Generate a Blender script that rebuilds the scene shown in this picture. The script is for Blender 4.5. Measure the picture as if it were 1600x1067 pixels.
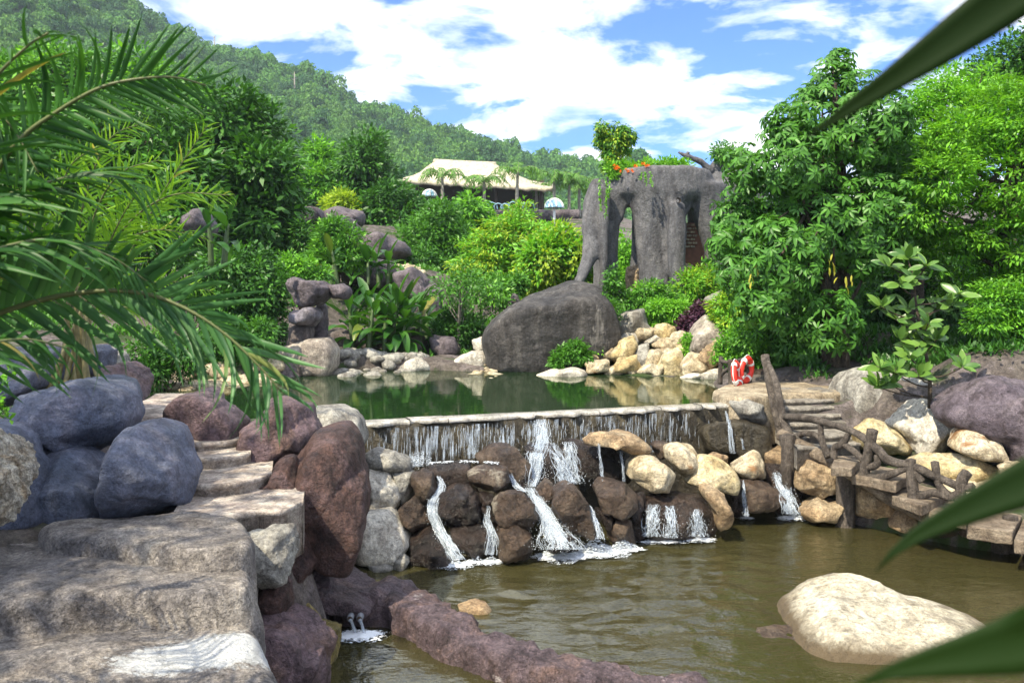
import bpy, bmesh, math, random
import numpy as np
from mathutils import Vector, Matrix, Quaternion

for o in list(bpy.data.objects): bpy.data.objects.remove(o)
SC = bpy.context.scene
COL = SC.collection
R = math.radians
rng = np.random.default_rng(7)
random.seed(7)

# ------------------------------------------------------------------ camera, sky, sun, exposure
H, FPX, CX, HY = 3.4, 1386.0, 800.0, 460.0
cam = bpy.data.cameras.new('camera'); camo = bpy.data.objects.new('camera', cam); COL.objects.link(camo)
camo.location = (0, 0, H); camo.rotation_euler = (R(90), 0, 0)
cam.sensor_width = 36; cam.lens = FPX / 1600 * 36; cam.shift_y = -(533.5 - HY) / 1600
cam.clip_start = 0.05; cam.clip_end = 6000
cam.dof.use_dof = True; cam.dof.focus_distance = 13.5; cam.dof.aperture_fstop = 4.5
SC.camera = camo
SUN_DIR = Vector((-0.42, -0.52, 0.80)).normalized()          # towards the sun
SUN_EL = math.asin(SUN_DIR.z); SUN_AZ = math.atan2(SUN_DIR.x, SUN_DIR.y)
w = bpy.data.worlds.new('World'); SC.world = w; w.use_nodes = True
def build_world():
    nt = w.node_tree; N = nt.nodes; L = nt.links; N.clear()
    out = N.new('ShaderNodeOutputWorld'); bg = N.new('ShaderNodeBackground'); bg.inputs[1].default_value = 0.10
    sky = N.new('ShaderNodeTexSky'); sky.sky_type = 'NISHITA'; sky.sun_disc = False
    sky.sun_elevation = SUN_EL; sky.sun_rotation = SUN_AZ; sky.air_density = 1.0; sky.dust_density = 0.35; sky.ozone_density = 3.0
    tc = N.new('ShaderNodeTexCoord'); sep = N.new('ShaderNodeSeparateXYZ'); L.new(tc.outputs['Generated'], sep.inputs[0])
    zc = N.new('ShaderNodeMath'); zc.operation = 'MAXIMUM'; zc.inputs[1].default_value = 0.0; L.new(sep.outputs[2], zc.inputs[0])
    za = N.new('ShaderNodeMath'); za.operation = 'ADD'; za.inputs[1].default_value = 0.16; L.new(zc.outputs[0], za.inputs[0])
    dv = []
    for i in (0, 1):
        d = N.new('ShaderNodeMath'); d.operation = 'DIVIDE'; L.new(sep.outputs[i], d.inputs[0]); L.new(za.outputs[0], d.inputs[1]); dv.append(d)
    cb = N.new('ShaderNodeCombineXYZ'); L.new(dv[0].outputs[0], cb.inputs[0]); L.new(dv[1].outputs[0], cb.inputs[1]); cb.inputs[2].default_value = CLOUD_SEED
    n1 = N.new('ShaderNodeTexNoise'); n1.inputs['Scale'].default_value = 3.1; n1.inputs['Detail'].default_value = 9; n1.inputs['Roughness'].default_value = 0.56; n1.inputs['Distortion'].default_value = 0.25
    L.new(cb.outputs[0], n1.inputs['Vector'])
    rp = N.new('ShaderNodeValToRGB'); rp.color_ramp.elements[0].position = 0.41; rp.color_ramp.elements[1].position = 0.55
    L.new(n1.outputs[0], rp.inputs[0])
    n2 = N.new('ShaderNodeTexNoise'); n2.inputs['Scale'].default_value = 3.0; n2.inputs['Detail'].default_value = 6
    L.new(cb.outputs[0], n2.inputs['Vector'])
    cr = N.new('ShaderNodeValToRGB'); cr.color_ramp.elements[0].position = 0.35; cr.color_ramp.elements[1].position = 0.62
    cr.color_ramp.elements[0].color = (6.6, 7.3, 8.4, 1); cr.color_ramp.elements[1].color = (13.5, 13.5, 13.4, 1)
    L.new(n2.outputs[0], cr.inputs[0])
    sat = N.new('ShaderNodeMix'); sat.data_type = 'RGBA'; sat.blend_type = 'MULTIPLY'; sat.inputs[0].default_value = 1.0
    sat.inputs[7].default_value = (0.24, 0.62, 1.25, 1); L.new(sky.outputs[0], sat.inputs[6])
    mx = N.new('ShaderNodeMix'); mx.data_type = 'RGBA'; L.new(rp.outputs[0], mx.inputs[0]); L.new(sat.outputs[2], mx.inputs[6]); L.new(cr.outputs[0], mx.inputs[7])
    L.new(mx.outputs[2], bg.inputs[0]); L.new(bg.outputs[0], out.inputs[0])
CLOUD_SEED = 3.7
build_world()
sun = bpy.data.lights.new('sun', 'SUN'); suno = bpy.data.objects.new('sun', sun); COL.objects.link(suno)
sun.energy = 5.0; sun.angle = R(0.6); sun.color = (1.0, 0.90, 0.70)
suno.rotation_euler = SUN_DIR.to_track_quat('Z', 'Y').to_euler(); suno.location = (-20, -20, 40)
SC.view_settings.view_transform = 'Standard'; SC.view_settings.look = 'None'; SC.view_settings.gamma = 1
SC.view_settings.use_curve_mapping = False; SC.view_settings.exposure = 0.95
SC.render.engine = 'CYCLES'
SC.render.resolution_x = 1024; SC.render.resolution_y = 682
SC.cycles.transparent_max_bounces = 12; SC.cycles.max_bounces = 4; SC.cycles.diffuse_bounces = 2; SC.cycles.glossy_bounces = 3; SC.cycles.volume_bounces = 0

# ------------------------------------------------------------------ helpers
def W(px, py, Y): return Vector(((px - CX) / FPX * Y, Y, H + (HY - py) / FPX * Y))
def onz(px, py, z):
    Y = (H - z) * FPX / (py - HY); return Vector(((px - CX) / FPX * Y, Y, z))
def ppm(Y): return Y / FPX                                       # metres per photo pixel at depth Y
def crop(ox, oy, s, pts): return [(ox + x / s, oy + y / s) for x, y in pts]

def hsh(i, j, k):
    n = (i.astype(np.int64) * 374761393 + j.astype(np.int64) * 668265263 + k.astype(np.int64) * 1440662683) & 0xffffffff
    n = ((n ^ (n >> 13)) * 1274126177) & 0xffffffff
    n = ((n ^ (n >> 15)) * 2246822519) & 0xffffffff
    return ((n ^ (n >> 16)) & 0xffff) / 32767.5 - 1
def vnoise(P):
    P = np.asarray(P, float); I = np.floor(P); f = P - I; u = f * f * f * (f * (f * 6 - 15) + 10); I = I.astype(np.int64)
    r = 0
    for a in (0, 1):
        for b in (0, 1):
            for c in (0, 1):
                wt = (u[:, 0] if a else 1 - u[:, 0]) * (u[:, 1] if b else 1 - u[:, 1]) * (u[:, 2] if c else 1 - u[:, 2])
                r = r + wt * hsh(I[:, 0] + a, I[:, 1] + b, I[:, 2] + c)
    return r
def fbm(P, oct=4, gain=.5):
    P = np.asarray(P, float); s = 0; a = 1
    for o in range(oct): s = s + a * vnoise(P * 2 ** o + o * 17.3); a *= gain
    return s
def ridged(P, oct=4):
    P = np.asarray(P, float); s = 0; a = 1
    for o in range(oct): s = s + a * (1 - 2 * np.abs(vnoise(P * 2 ** o + o * 9.1))); a *= .5
    return s

def mesh(name, V, F, smooth=True):
    """V (n,3) array, F (m,k) array or list of such arrays"""
    V = np.asarray(V, np.float32)
    Fs = F if isinstance(F, list) else [F]
    Fs = [np.asarray(f, np.int32) for f in Fs if len(f)]
    me = bpy.data.meshes.new(name)
    me.vertices.add(len(V)); me.vertices.foreach_set('co', V.ravel())
    loops = np.concatenate([f.ravel() for f in Fs]); tot = np.concatenate([np.full(len(f), f.shape[1], np.int32) for f in Fs])
    me.loops.add(len(loops)); me.loops.foreach_set('vertex_index', loops)
    me.polygons.add(len(tot)); me.polygons.foreach_set('loop_start', np.concatenate([[0], np.cumsum(tot)[:-1]]).astype(np.int32)); me.polygons.foreach_set('loop_total', tot)
    me.polygons.foreach_set('use_smooth', np.full(len(tot), smooth))
    me.update(calc_edges=True); me.validate(); return me
def tag(o, label=None, cat=None, group=None, kind=None):
    if label: o['label'] = label
    if cat: o['category'] = cat
    if group: o['group'] = group
    if kind: o['kind'] = kind
    return o
def obj(name, V, F, mat, parent=None, smooth=True, origin=None):
    V = np.asarray(V, float)
    if parent is not None: org = np.array(parent_world(parent))
    elif origin is not None: org = np.array(origin)
    else: org = np.array([(V[:, 0].min() + V[:, 0].max()) / 2, (V[:, 1].min() + V[:, 1].max()) / 2, V[:, 2].min()])
    me = mesh(name, V - org, F, smooth)
    o = bpy.data.objects.new(name, me); COL.objects.link(o)
    if mat: me.materials.append(mat)
    if parent is not None: o.parent = parent; o.location = (0, 0, 0)
    else: o.location = org
    return o
def parent_world(p):
    v = Vector(p.location)
    while p.parent is not None: p = p.parent; v = v + Vector(p.location)
    return v
def empty(name, loc, label=None, cat=None, group=None):
    o = bpy.data.objects.new(name, None); COL.objects.link(o); o.location = loc; o.empty_display_size = .2
    return tag(o, label, cat, group)
def inst(name, me, mat4, parent):
    """object sharing mesh data placed by a world matrix under a parent (parents are only translated)"""
    o = bpy.data.objects.new(name, me); COL.objects.link(o); o.parent = parent
    o.matrix_basis = Matrix.Translation(-parent_world(parent)) @ mat4
    return o
class MB:
    def __init__(s): s.V = []; s.F = {}; s.n = 0
    def add(s, V, F):
        V = np.asarray(V, float); s.V.append(V); F = np.asarray(F, np.int64)
        if len(F): s.F.setdefault(F.shape[1], []).append(F + s.n)
        s.n += len(V)
    def box(s, a, b):
        x0, y0, z0 = a; x1, y1, z1 = b
        s.add([(x0,y0,z0),(x1,y0,z0),(x1,y1,z0),(x0,y1,z0),(x0,y0,z1),(x1,y0,z1),(x1,y1,z1),(x0,y1,z1)],
              [(0,3,2,1),(4,5,6,7),(0,1,5,4),(1,2,6,5),(2,3,7,6),(3,0,4,7)])
    def tube(s, pts, rad, seg=8, noise=0, fq=3):
        V, F = tube(pts, rad, seg, noise, fq); s.add(V, F)
    def faces(s): return [np.concatenate(f) for f in s.F.values()]
    def verts(s): return np.concatenate(s.V)
    def build(s, name, mat, parent=None, smooth=True, origin=None): return obj(name, s.verts(), s.faces(), mat, parent, smooth, origin)
def spline(pts, n):
    P = np.asarray([tuple(p) for p in pts], float)
    if len(P) == 2: t = np.linspace(0, 1, n)[:, None]; return P[0] * (1 - t) + P[1] * t
    Q = np.vstack([2 * P[0] - P[1], P, 2 * P[-1] - P[-2]])
    d = np.concatenate([[0], np.cumsum(np.linalg.norm(np.diff(P, axis=0), axis=1))]); d /= d[-1]
    out = []
    for t in np.linspace(0, 1, n):
        i = min(max(np.searchsorted(d, t, 'right') - 1, 0), len(P) - 2); u = (t - d[i]) / max(d[i + 1] - d[i], 1e-9)
        a, b, c, e = Q[i], Q[i + 1], Q[i + 2], Q[i + 3]
        out.append(.5 * (2 * b + (c - a) * u + (2 * a - 5 * b + 4 * c - e) * u * u + (3 * b - a - 3 * c + e) * u ** 3))
    return np.array(out)
def tube(pts, rad, seg=8, noise=0, fq=3):
    P = np.asarray([tuple(p) for p in pts], float); n = len(P)
    r = np.interp(np.linspace(0, 1, n), np.linspace(0, 1, len(rad)), rad) if np.ndim(rad) else np.full(n, rad)
    T = np.gradient(P, axis=0); T /= np.linalg.norm(T, axis=1)[:, None] + 1e-9
    up = np.array([0, 0, 1.]) if abs(T[0][2]) < .9 else np.array([1., 0, 0])
    A = np.cross(T[0], up); A /= np.linalg.norm(A); V = []
    for i in range(n):
        A = A - T[i] * A.dot(T[i]); A /= np.linalg.norm(A) + 1e-9; B = np.cross(T[i], A)
        a = np.linspace(0, 2 * np.pi, seg, endpoint=False)
        V.append(P[i] + r[i] * (np.cos(a)[:, None] * A + np.sin(a)[:, None] * B))
    V = np.concatenate(V)
    if noise:
        C = np.repeat(P, seg, 0); V = C + (V - C) * (1 + noise * fbm(V * fq, 3))[:, None]
    i = np.arange(n - 1)[:, None] * seg; j = np.arange(seg)[None]; k = (j + 1) % seg
    F = np.stack([i + j, i + k, i + seg + k, i + seg + j], -1).reshape(-1, 4)
    V = np.vstack([V, P[0] - T[0] * r[0] * .3, P[-1] + T[-1] * r[-1] * .3]); c0 = n * seg
    j = np.arange(seg); k = (j + 1) % seg
    cap = np.concatenate([np.stack([k, j, np.full(seg, c0), np.full(seg, c0)], -1), np.stack([(n-1)*seg + j, (n-1)*seg + k, np.full(seg, c0 + 1), np.full(seg, c0 + 1)], -1)])
    # triangles stored as degenerate quads are avoided: make true quads by pairing when seg is even
    if seg % 2 == 0:
        e = np.arange(0, seg, 2); f = (e + 1) % seg; g = (e + 2) % seg
        cap = np.concatenate([np.stack([g, f, e, np.full(len(e), c0)], -1), np.stack([(n-1)*seg + e, (n-1)*seg + f, (n-1)*seg + g, np.full(len(e), c0 + 1)], -1)])
    else:
        V = V[:-2]; cap = np.zeros((0, 4), int)
    return V, np.concatenate([F, cap])

# ------------------------------------------------------------------ materials
MATS = {}
def newmat(name):
    m = bpy.data.materials.new(name); m.use_nodes = True; nt = m.node_tree
    for n in list(nt.nodes): nt.nodes.remove(n)
    out = nt.nodes.new('ShaderNodeOutputMaterial'); MATS[name] = m
    return m, nt.nodes, nt.links, out
def c4(c): return (c[0], c[1], c[2], 1)
def ramp(N, cols, pos):
    r = N.new('ShaderNodeValToRGB'); e = r.color_ramp.elements
    while len(e) < len(cols): e.new(.5)
    for i, (c, p) in enumerate(zip(cols, pos)): e[i].position = p; e[i].color = c4(c)
    return r
def noise_node(N, L, vec, scale, detail=6, rough=.6, dist=0):
    n = N.new('ShaderNodeTexNoise'); n.inputs['Scale'].default_value = scale; n.inputs['Detail'].default_value = detail
    n.inputs['Roughness'].default_value = rough; n.inputs['Distortion'].default_value = dist; L.new(vec, n.inputs['Vector']); return n
def mat_rock(name, cols, scale=1.6, rough=.8, bump=.5, speck=.35, patch=None, fine=45, stretch=None, spec=.35, mottle=.85):
    m, N, L, out = newmat(name); p = N.new('ShaderNodeBsdfPrincipled'); L.new(p.outputs[0], out.inputs[0])
    geo = N.new('ShaderNodeNewGeometry'); vec = geo.outputs['Position']
    if stretch:
        mp = N.new('ShaderNodeMapping'); mp.inputs['Scale'].default_value = stretch; L.new(vec, mp.inputs[0]); vec = mp.outputs[0]
    n1 = noise_node(N, L, vec, scale, 6, .65, .4)
    k = len(cols); r = ramp(N, cols, [.30 + .40 * i / max(k - 1, 1) for i in range(k)]); L.new(n1.outputs[0], r.inputs[0])
    col = r.outputs[0]
    n2 = noise_node(N, L, geo.outputs['Position'], fine, 3, .7)
    r2 = ramp(N, [(1 - speck,) * 3, (1 + speck * .5,) * 3], [.35, .68]); L.new(n2.outputs[0], r2.inputs[0])
    mu = N.new('ShaderNodeMix'); mu.data_type = 'RGBA'; mu.blend_type = 'MULTIPLY'; mu.inputs[0].default_value = 1
    L.new(col, mu.inputs[6]); L.new(r2.outputs[0], mu.inputs[7]); col = mu.outputs[2]
    n6 = noise_node(N, L, geo.outputs['Position'], 16, 4, .75)
    r6 = ramp(N, [(.62, .61, .60), (1, 1, 1), (1.25, 1.24, 1.22)], [.36, .5, .66]); L.new(n6.outputs[0], r6.inputs[0])
    m6 = N.new('ShaderNodeMix'); m6.data_type = 'RGBA'; m6.blend_type = 'MULTIPLY'; m6.inputs[0].default_value = mottle
    L.new(col, m6.inputs[6]); L.new(r6.outputs[0], m6.inputs[7]); col = m6.outputs[2]
    n5 = noise_node(N, L, vec, scale * 4.2, 4, .7, .8)
    r5 = ramp(N, [(.55, .54, .54), (1, 1, 1), (1.32, 1.30, 1.24)], [.32, .5, .70]); L.new(n5.outputs[0], r5.inputs[0])
    m5 = N.new('ShaderNodeMix'); m5.data_type = 'RGBA'; m5.blend_type = 'MULTIPLY'; m5.inputs[0].default_value = mottle
    L.new(col, m5.inputs[6]); L.new(r5.outputs[0], m5.inputs[7]); col = m5.outputs[2]
    ms = N.new('ShaderNodeMapping'); ms.inputs['Scale'].default_value = (2.6, 2.6, .38); L.new(geo.outputs['Position'], ms.inputs[0]); n7 = noise_node(N, L, ms.outputs[0], 1.5, 4, .65, .3)
    r7 = ramp(N, [(.60, .57, .55), (1, 1, 1), (1.18, 1.18, 1.18)], [.38, .52, .68]); L.new(n7.outputs[0], r7.inputs[0])
    m7 = N.new('ShaderNodeMix'); m7.data_type = 'RGBA'; m7.blend_type = 'MULTIPLY'; m7.inputs[0].default_value = mottle
    L.new(col, m7.inputs[6]); L.new(r7.outputs[0], m7.inputs[7]); col = m7.outputs[2]
    n8 = noise_node(N, L, geo.outputs['Position'], 8.5, 5, .8); r8 = ramp(N, [(0, 0, 0), (1, 1, 1)], [.625, .66]); L.new(n8.outputs[0], r8.inputs[0])
    k8 = N.new('ShaderNodeMath'); k8.operation = 'MULTIPLY'; k8.inputs[1].default_value = .24 * mottle; L.new(r8.outputs[0], k8.inputs[0])
    m8 = N.new('ShaderNodeMix'); m8.data_type = 'RGBA'; L.new(k8.outputs[0], m8.inputs[0]); L.new(col, m8.inputs[6]); m8.inputs[7].default_value = c4(tuple(min(x * 1.9 + .05, .7) for x in cols[-1])); col = m8.outputs[2]
    vc = N.new('ShaderNodeTexVoronoi'); vc.feature = 'DISTANCE_TO_EDGE'; vc.inputs['Scale'].default_value = 1.9; wc = N.new('ShaderNodeMix'); wc.data_type = 'RGBA'; wc.inputs[0].default_value = .45; L.new(geo.outputs['Position'], wc.inputs[6]); L.new(n7.outputs[1], wc.inputs[7]); L.new(wc.outputs[2], vc.inputs['Vector'])
    rc = ramp(N, [(.35, .33, .32), (1, 1, 1)], [0, .012]); L.new(vc.outputs[0], rc.inputs[0]); mc = N.new('ShaderNodeMix'); mc.data_type = 'RGBA'; mc.blend_type = 'MULTIPLY'; mc.inputs[0].default_value = .7 * mottle; L.new(col, mc.inputs[6]); L.new(rc.outputs[0], mc.inputs[7]); col = mc.outputs[2]
    if patch:                                                  # (colour, noise scale, threshold)
        n3 = noise_node(N, L, vec, patch[1], 5, .7, .5)
        r3 = ramp(N, [(0, 0, 0), (1, 1, 1)], [patch[2], patch[2] + .06]); L.new(n3.outputs[0], r3.inputs[0])
        mp3 = N.new('ShaderNodeMix'); mp3.data_type = 'RGBA'; L.new(r3.outputs[0], mp3.inputs[0]); L.new(col, mp3.inputs[6]); mp3.inputs[7].default_value = c4(patch[0]); col = mp3.outputs[2]
    L.new(col, p.inputs['Base Color'])
    n4 = noise_node(N, L, geo.outputs['Position'], 7, 6, .72)
    v = N.new('ShaderNodeTexVoronoi'); v.inputs['Scale'].default_value = 3.1; v.feature = 'DISTANCE_TO_EDGE'
    wv = N.new('ShaderNodeMix'); wv.data_type = 'RGBA'; wv.inputs[0].default_value = .25; L.new(geo.outputs['Position'], wv.inputs[6]); L.new(n4.outputs[1], wv.inputs[7]); L.new(wv.outputs[2], v.inputs['Vector'])
    rv = ramp(N, [(0, 0, 0), (1, 1, 1)], [0, .035]); L.new(v.outputs[0], rv.inputs[0])
    ad = N.new('ShaderNodeMath'); ad.operation = 'MULTIPLY_ADD'; L.new(rv.outputs[0], ad.inputs[0]); ad.inputs[1].default_value = .12; L.new(n4.outputs[0], ad.inputs[2])
    b = N.new('ShaderNodeBump'); b.inputs['Strength'].default_value = min(bump * 1.5, 1); b.inputs['Distance'].default_value = .13; L.new(ad.outputs[0], b.inputs['Height'])
    b2 = N.new('ShaderNodeBump'); b2.inputs['Strength'].default_value = min(bump * 1.1, 1); b2.inputs['Distance'].default_value = .014; L.new(n2.outputs[0], b2.inputs['Height']); L.new(b.outputs[0], b2.inputs['Normal'])
    L.new(b2.outputs[0], p.inputs['Normal'])
    rr = N.new('ShaderNodeMapRange'); rr.inputs[3].default_value = max(rough - .15, .05); rr.inputs[4].default_value = min(rough + .12, 1); L.new(n1.outputs[0], rr.inputs[0]); L.new(rr.outputs[0], p.inputs['Roughness'])
    p.inputs['Specular IOR Level'].default_value = spec
    return m
def mat_leaf(name, c1, c2, trans=.3, rough=.45, spec=.35, c3=None):
    m, N, L, out = newmat(name); p = N.new('ShaderNodeBsdfPrincipled')
    geo = N.new('ShaderNodeNewGeometry'); oi = N.new('ShaderNodeObjectInfo')
    a = N.new('ShaderNodeMath'); a.operation = 'ADD'; L.new(geo.outputs['Random Per Island'], a.inputs[0]); L.new(oi.outputs['Random'], a.inputs[1])
    fr = N.new('ShaderNodeMath'); fr.operation = 'FRACT'; L.new(a.outputs[0], fr.inputs[0])
    cols = [c1, c2] + ([c3] if c3 else []); r = ramp(N, cols, [0, .965, 1] if c3 else [0, 1]); L.new(fr.outputs[0], r.inputs[0])
    L.new(r.outputs[0], p.inputs['Base Color']); p.inputs['Roughness'].default_value = rough; p.inputs['Specular IOR Level'].default_value = spec
    t = N.new('ShaderNodeBsdfTranslucent'); mu = N.new('ShaderNodeMix'); mu.data_type = 'RGBA'; mu.blend_type = 'MULTIPLY'; mu.inputs[0].default_value = 1
    mu.inputs[7].default_value = (1.5, 1.45, .6, 1); L.new(r.outputs[0], mu.inputs[6]); L.new(mu.outputs[2], t.inputs[0])
    mx = N.new('ShaderNodeMixShader'); mx.inputs[0].default_value = trans; L.new(p.outputs[0], mx.inputs[1]); L.new(t.outputs[0], mx.inputs[2]); L.new(mx.outputs[0], out.inputs[0])
    return m
def mat_plain(name, c, rough=.6, nscale=8, var=.25, bump=.2, metal=0):
    m, N, L, out = newmat(name); p = N.new('ShaderNodeBsdfPrincipled'); L.new(p.outputs[0], out.inputs[0])
    geo = N.new('ShaderNodeNewGeometry'); n = noise_node(N, L, geo.outputs['Position'], nscale, 6, .65)
    r = ramp(N, [tuple(x * (1 - var) for x in c), tuple(min(x * (1 + var), 1) for x in c)], [.3, .7]); L.new(n.outputs[0], r.inputs[0]); L.new(r.outputs[0], p.inputs['Base Color'])
    p.inputs['Roughness'].default_value = rough; p.inputs['Metallic'].default_value = metal
    b = N.new('ShaderNodeBump'); b.inputs['Strength'].default_value = bump; b.inputs['Distance'].default_value = .03; L.new(n.outputs[0], b.inputs['Height']); L.new(b.outputs[0], p.inputs['Normal'])
    return m
def mat_bark(name, c1, c2, sc=9):
    return mat_rock(name, [c1, c2], scale=sc, rough=.85, bump=.6, speck=.3, fine=60, stretch=(1, 1, .18))
def mat_water(name, tint, body, mixbody, waves, rough=.02, ior=1.33):
    m, N, L, out = newmat(name); geo = N.new('ShaderNodeNewGeometry')
    h = None
    for (sc, st, stretch, dist) in waves:
        mp = N.new('ShaderNodeMapping'); mp.inputs['Scale'].default_value = stretch; L.new(geo.outputs['Position'], mp.inputs[0])
        n = noise_node(N, L, mp.outputs[0], sc, 3, .5, .3)
        b = N.new('ShaderNodeBump'); b.inputs['Strength'].default_value = st; b.inputs['Distance'].default_value = dist; L.new(n.outputs[0], b.inputs['Height'])
        if h is not None: L.new(h, b.inputs['Normal'])
        h = b.outputs[0]
    tr = N.new('ShaderNodeBsdfTransparent'); tr.inputs[0].default_value = c4(tint)
    df = N.new('ShaderNodeBsdfDiffuse'); df.inputs[0].default_value = c4(body)
    m1 = N.new('ShaderNodeMixShader'); m1.inputs[0].default_value = mixbody; L.new(tr.outputs[0], m1.inputs[1]); L.new(df.outputs[0], m1.inputs[2])
    gl = N.new('ShaderNodeBsdfGlossy'); gl.inputs['Roughness'].default_value = rough; gl.inputs['Color'].default_value = (.86, .86, .80, 1); L.new(h, gl.inputs['Normal'])
    fr = N.new('ShaderNodeFresnel'); fr.inputs[0].default_value = ior; L.new(h, fr.inputs['Normal'])
    m2 = N.new('ShaderNodeMixShader'); L.new(fr.outputs[0], m2.inputs[0]); L.new(m1.outputs[0], m2.inputs[1]); L.new(gl.outputs[0], m2.inputs[2]); L.new(m2.outputs[0], out.inputs[0])
    return m

M = {}
M['blue']   = mat_rock('slate_blue_stone', [(.06,.078,.125), (.12,.135,.195), (.19,.18,.225)], 1.6, .62, .45, .3, mottle=.6)
M['purple'] = mat_rock('purple_brown_stone', [(.10,.065,.075), (.17,.115,.13), (.20,.12,.09)], 2.5, .6, .6, .35)
M['brown']  = mat_rock('rust_brown_stone', [(.045,.028,.030), (.105,.056,.046), (.16,.105,.11)], 2.6, .55, .7, .4)
M['mauve']  = mat_rock('mauve_concrete_stone', [(.085,.072,.085), (.145,.122,.138), (.19,.165,.175)], 1.5, .8, .5, .3)
M['cream']  = mat_rock('cream_granite', [(.34,.25,.14), (.56,.48,.33), (.67,.61,.48)], 2.0, .85, .5, .3, patch=((.26,.14,.06), 1.2, .58))
M['pale']   = mat_rock('pale_granite', [(.42,.39,.33), (.55,.52,.45), (.66,.63,.56)], 2.4, .85, .4, .25)
M['tan']    = mat_rock('tan_granite', [(.24,.15,.08), (.38,.28,.17), (.50,.42,.29)], 1.8, .8, .5, .3)
M['yellow'] = mat_rock('yellow_limestone', [(.36,.25,.10), (.56,.46,.25), (.66,.59,.42)], 1.6, .85, .5, .25, patch=((.30,.20,.10), 1.1, .64))
M['grey']   = mat_rock('grey_granite', [(.20,.19,.17), (.31,.30,.27), (.42,.41,.37)], 2.2, .85, .45, .3)
M['wet']    = mat_rock('wet_brown_stone', [(.012,.009,.008), (.034,.022,.017), (.085,.055,.040)], 2.6, .30, .9, .4, spec=.5)
M['damp']   = mat_rock('damp_brown_stone', [(.030,.020,.015), (.085,.055,.037), (.19,.145,.105)], 2.4, .42, .85, .35, patch=((.27,.24,.19), 1.7, .63), spec=.45)
M['dark']   = mat_rock('dark_granite', [(.03,.029,.031), (.062,.059,.06), (.12,.112,.108)], 1.1, .75, .55, .35, patch=((.17,.16,.15), 1.6, .60), stretch=(1.3, 1, .33))
M['eleph']  = mat_rock('grey_sculpted_concrete', [(.06,.062,.072), (.115,.116,.128), (.185,.182,.19)], 1.6, .85, .38, .3, stretch=(1.2, 1.2, .6), fine=30, mottle=.6)
M['pitted'] = mat_rock('pitted_white_stone', [(.30,.20,.10), (.50,.46,.38), (.62,.60,.55)], 4.5, .9, 1.0, .4)
M['step']   = mat_rock('worn_step_concrete', [(.26,.20,.18), (.42,.36,.31), (.58,.52,.45)], 2.8, .8, .4, .3)
M['stair']  = mat_rock('grey_stair_stone', [(.17,.155,.135), (.25,.23,.20), (.33,.30,.26)], 2.5, .85, .4, .25)
M['stairwood'] = mat_rock('brown_plank_concrete', [(.12,.09,.065), (.20,.16,.12), (.28,.235,.18)], 3, .8, .4, .25, stretch=(1, 1, 3))
M['yelwet'] = mat_rock('mossy_yellow_stone', [(.10,.09,.025), (.26,.20,.06), (.38,.33,.16)], 3.2, .6, .5, .3)
M['log']    = mat_bark('weathered_log', (.06,.048,.04), (.17,.145,.125))
M['bark']   = mat_bark('bark', (.05,.038,.026), (.13,.10,.07))
M['palebark'] = mat_bark('pale_bark', (.28,.26,.22), (.42,.40,.35))
M['dam']    = mat_rock('wet_dam_concrete', [(.018,.015,.009), (.045,.036,.02), (.085,.068,.035)], 3, .35, .5, .35, stretch=(2.5, 2.5, .4), spec=.5)
M['coping'] = mat_rock('wet_glare_coping', [(.20,.19,.16), (.42,.40,.36), (.62,.60,.57)], 3, .22, .3, .2, spec=.7, mottle=.6)  # wet concrete, its pale colour carries the sun and sky glare
M['soil']   = mat_rock('hillside_soil', [(.06,.055,.04), (.13,.11,.10), (.20,.17,.18)], .9, .9, .5, .35, patch=((.035,.06,.015), .5, .52))
M['foam']   = mat_plain('foam_white', (.66, .72, .79), .35, 20, .06, .3)
M['thatch'] = mat_rock('thatch', [(.42,.37,.26), (.53,.48,.36), (.62,.57,.44)], 2, .9, .6, .2, fine=6, mottle=.3)
M['sand'] = mat_rock('sandy_path_stone', [(.27,.21,.14), (.42,.35,.25), (.52,.45,.34)], 1.6, .9, .5, .3)
M['darkwood'] = mat_plain('dark_wood', (.05, .035, .025), .7)
M['blueplastic'] = mat_plain('pale_blue_paint', (.26, .46, .58), .4, 4, .12, .05)
M['red']    = mat_plain('life_ring_red', (.72, .035, .02), .45, 5, .15, .1)
M['white']  = mat_plain('white_band', (.78, .77, .74), .5, 5, .08, .1)
M['pipe']   = mat_plain('grey_pipe', (.16, .17, .19), .4, 10, .2, .1)
M['terracotta'] = mat_plain('terracotta', (.42, .14, .06), .7)
M['flower'] = mat_leaf('orange_petals', (.75,.10,.01), (.80,.26,.03), .25)
LF = {}
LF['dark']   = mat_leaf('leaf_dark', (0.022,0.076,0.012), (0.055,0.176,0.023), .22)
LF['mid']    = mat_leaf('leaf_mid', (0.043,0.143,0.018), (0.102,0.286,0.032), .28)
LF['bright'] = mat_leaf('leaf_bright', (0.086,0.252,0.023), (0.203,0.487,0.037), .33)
LF['yellow'] = mat_leaf('leaf_yellow', (0.172,0.302,0.025), (0.390,0.521,0.044), .35)
LF['gloss']  = mat_leaf('leaf_glossy', (.034,.115,.016), (.095,.265,.032), .26, .42, .3)
LF['gold']   = mat_leaf('leaf_golden', (.30,.32,.03), (.46,.42,.05), .35)
LF['purple'] = mat_leaf('leaf_purple', (.05,.018,.04), (.10,.04,.075), .2)
LF['palm']   = mat_leaf('leaf_palm', (.014,.060,.012), (.045,.145,.022), .28, .45, .3, (.22,.19,.05))
LF['frond']  = mat_leaf('leaf_frond_blue', (.030,.100,.032), (.075,.190,.060), .25, .45, .35, (.26,.22,.07))
LF['areca']  = mat_leaf('leaf_areca', (0.091,0.238,0.023), (0.247,0.462,0.040), .35, .35, .4, (.40, .36, .12))
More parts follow.
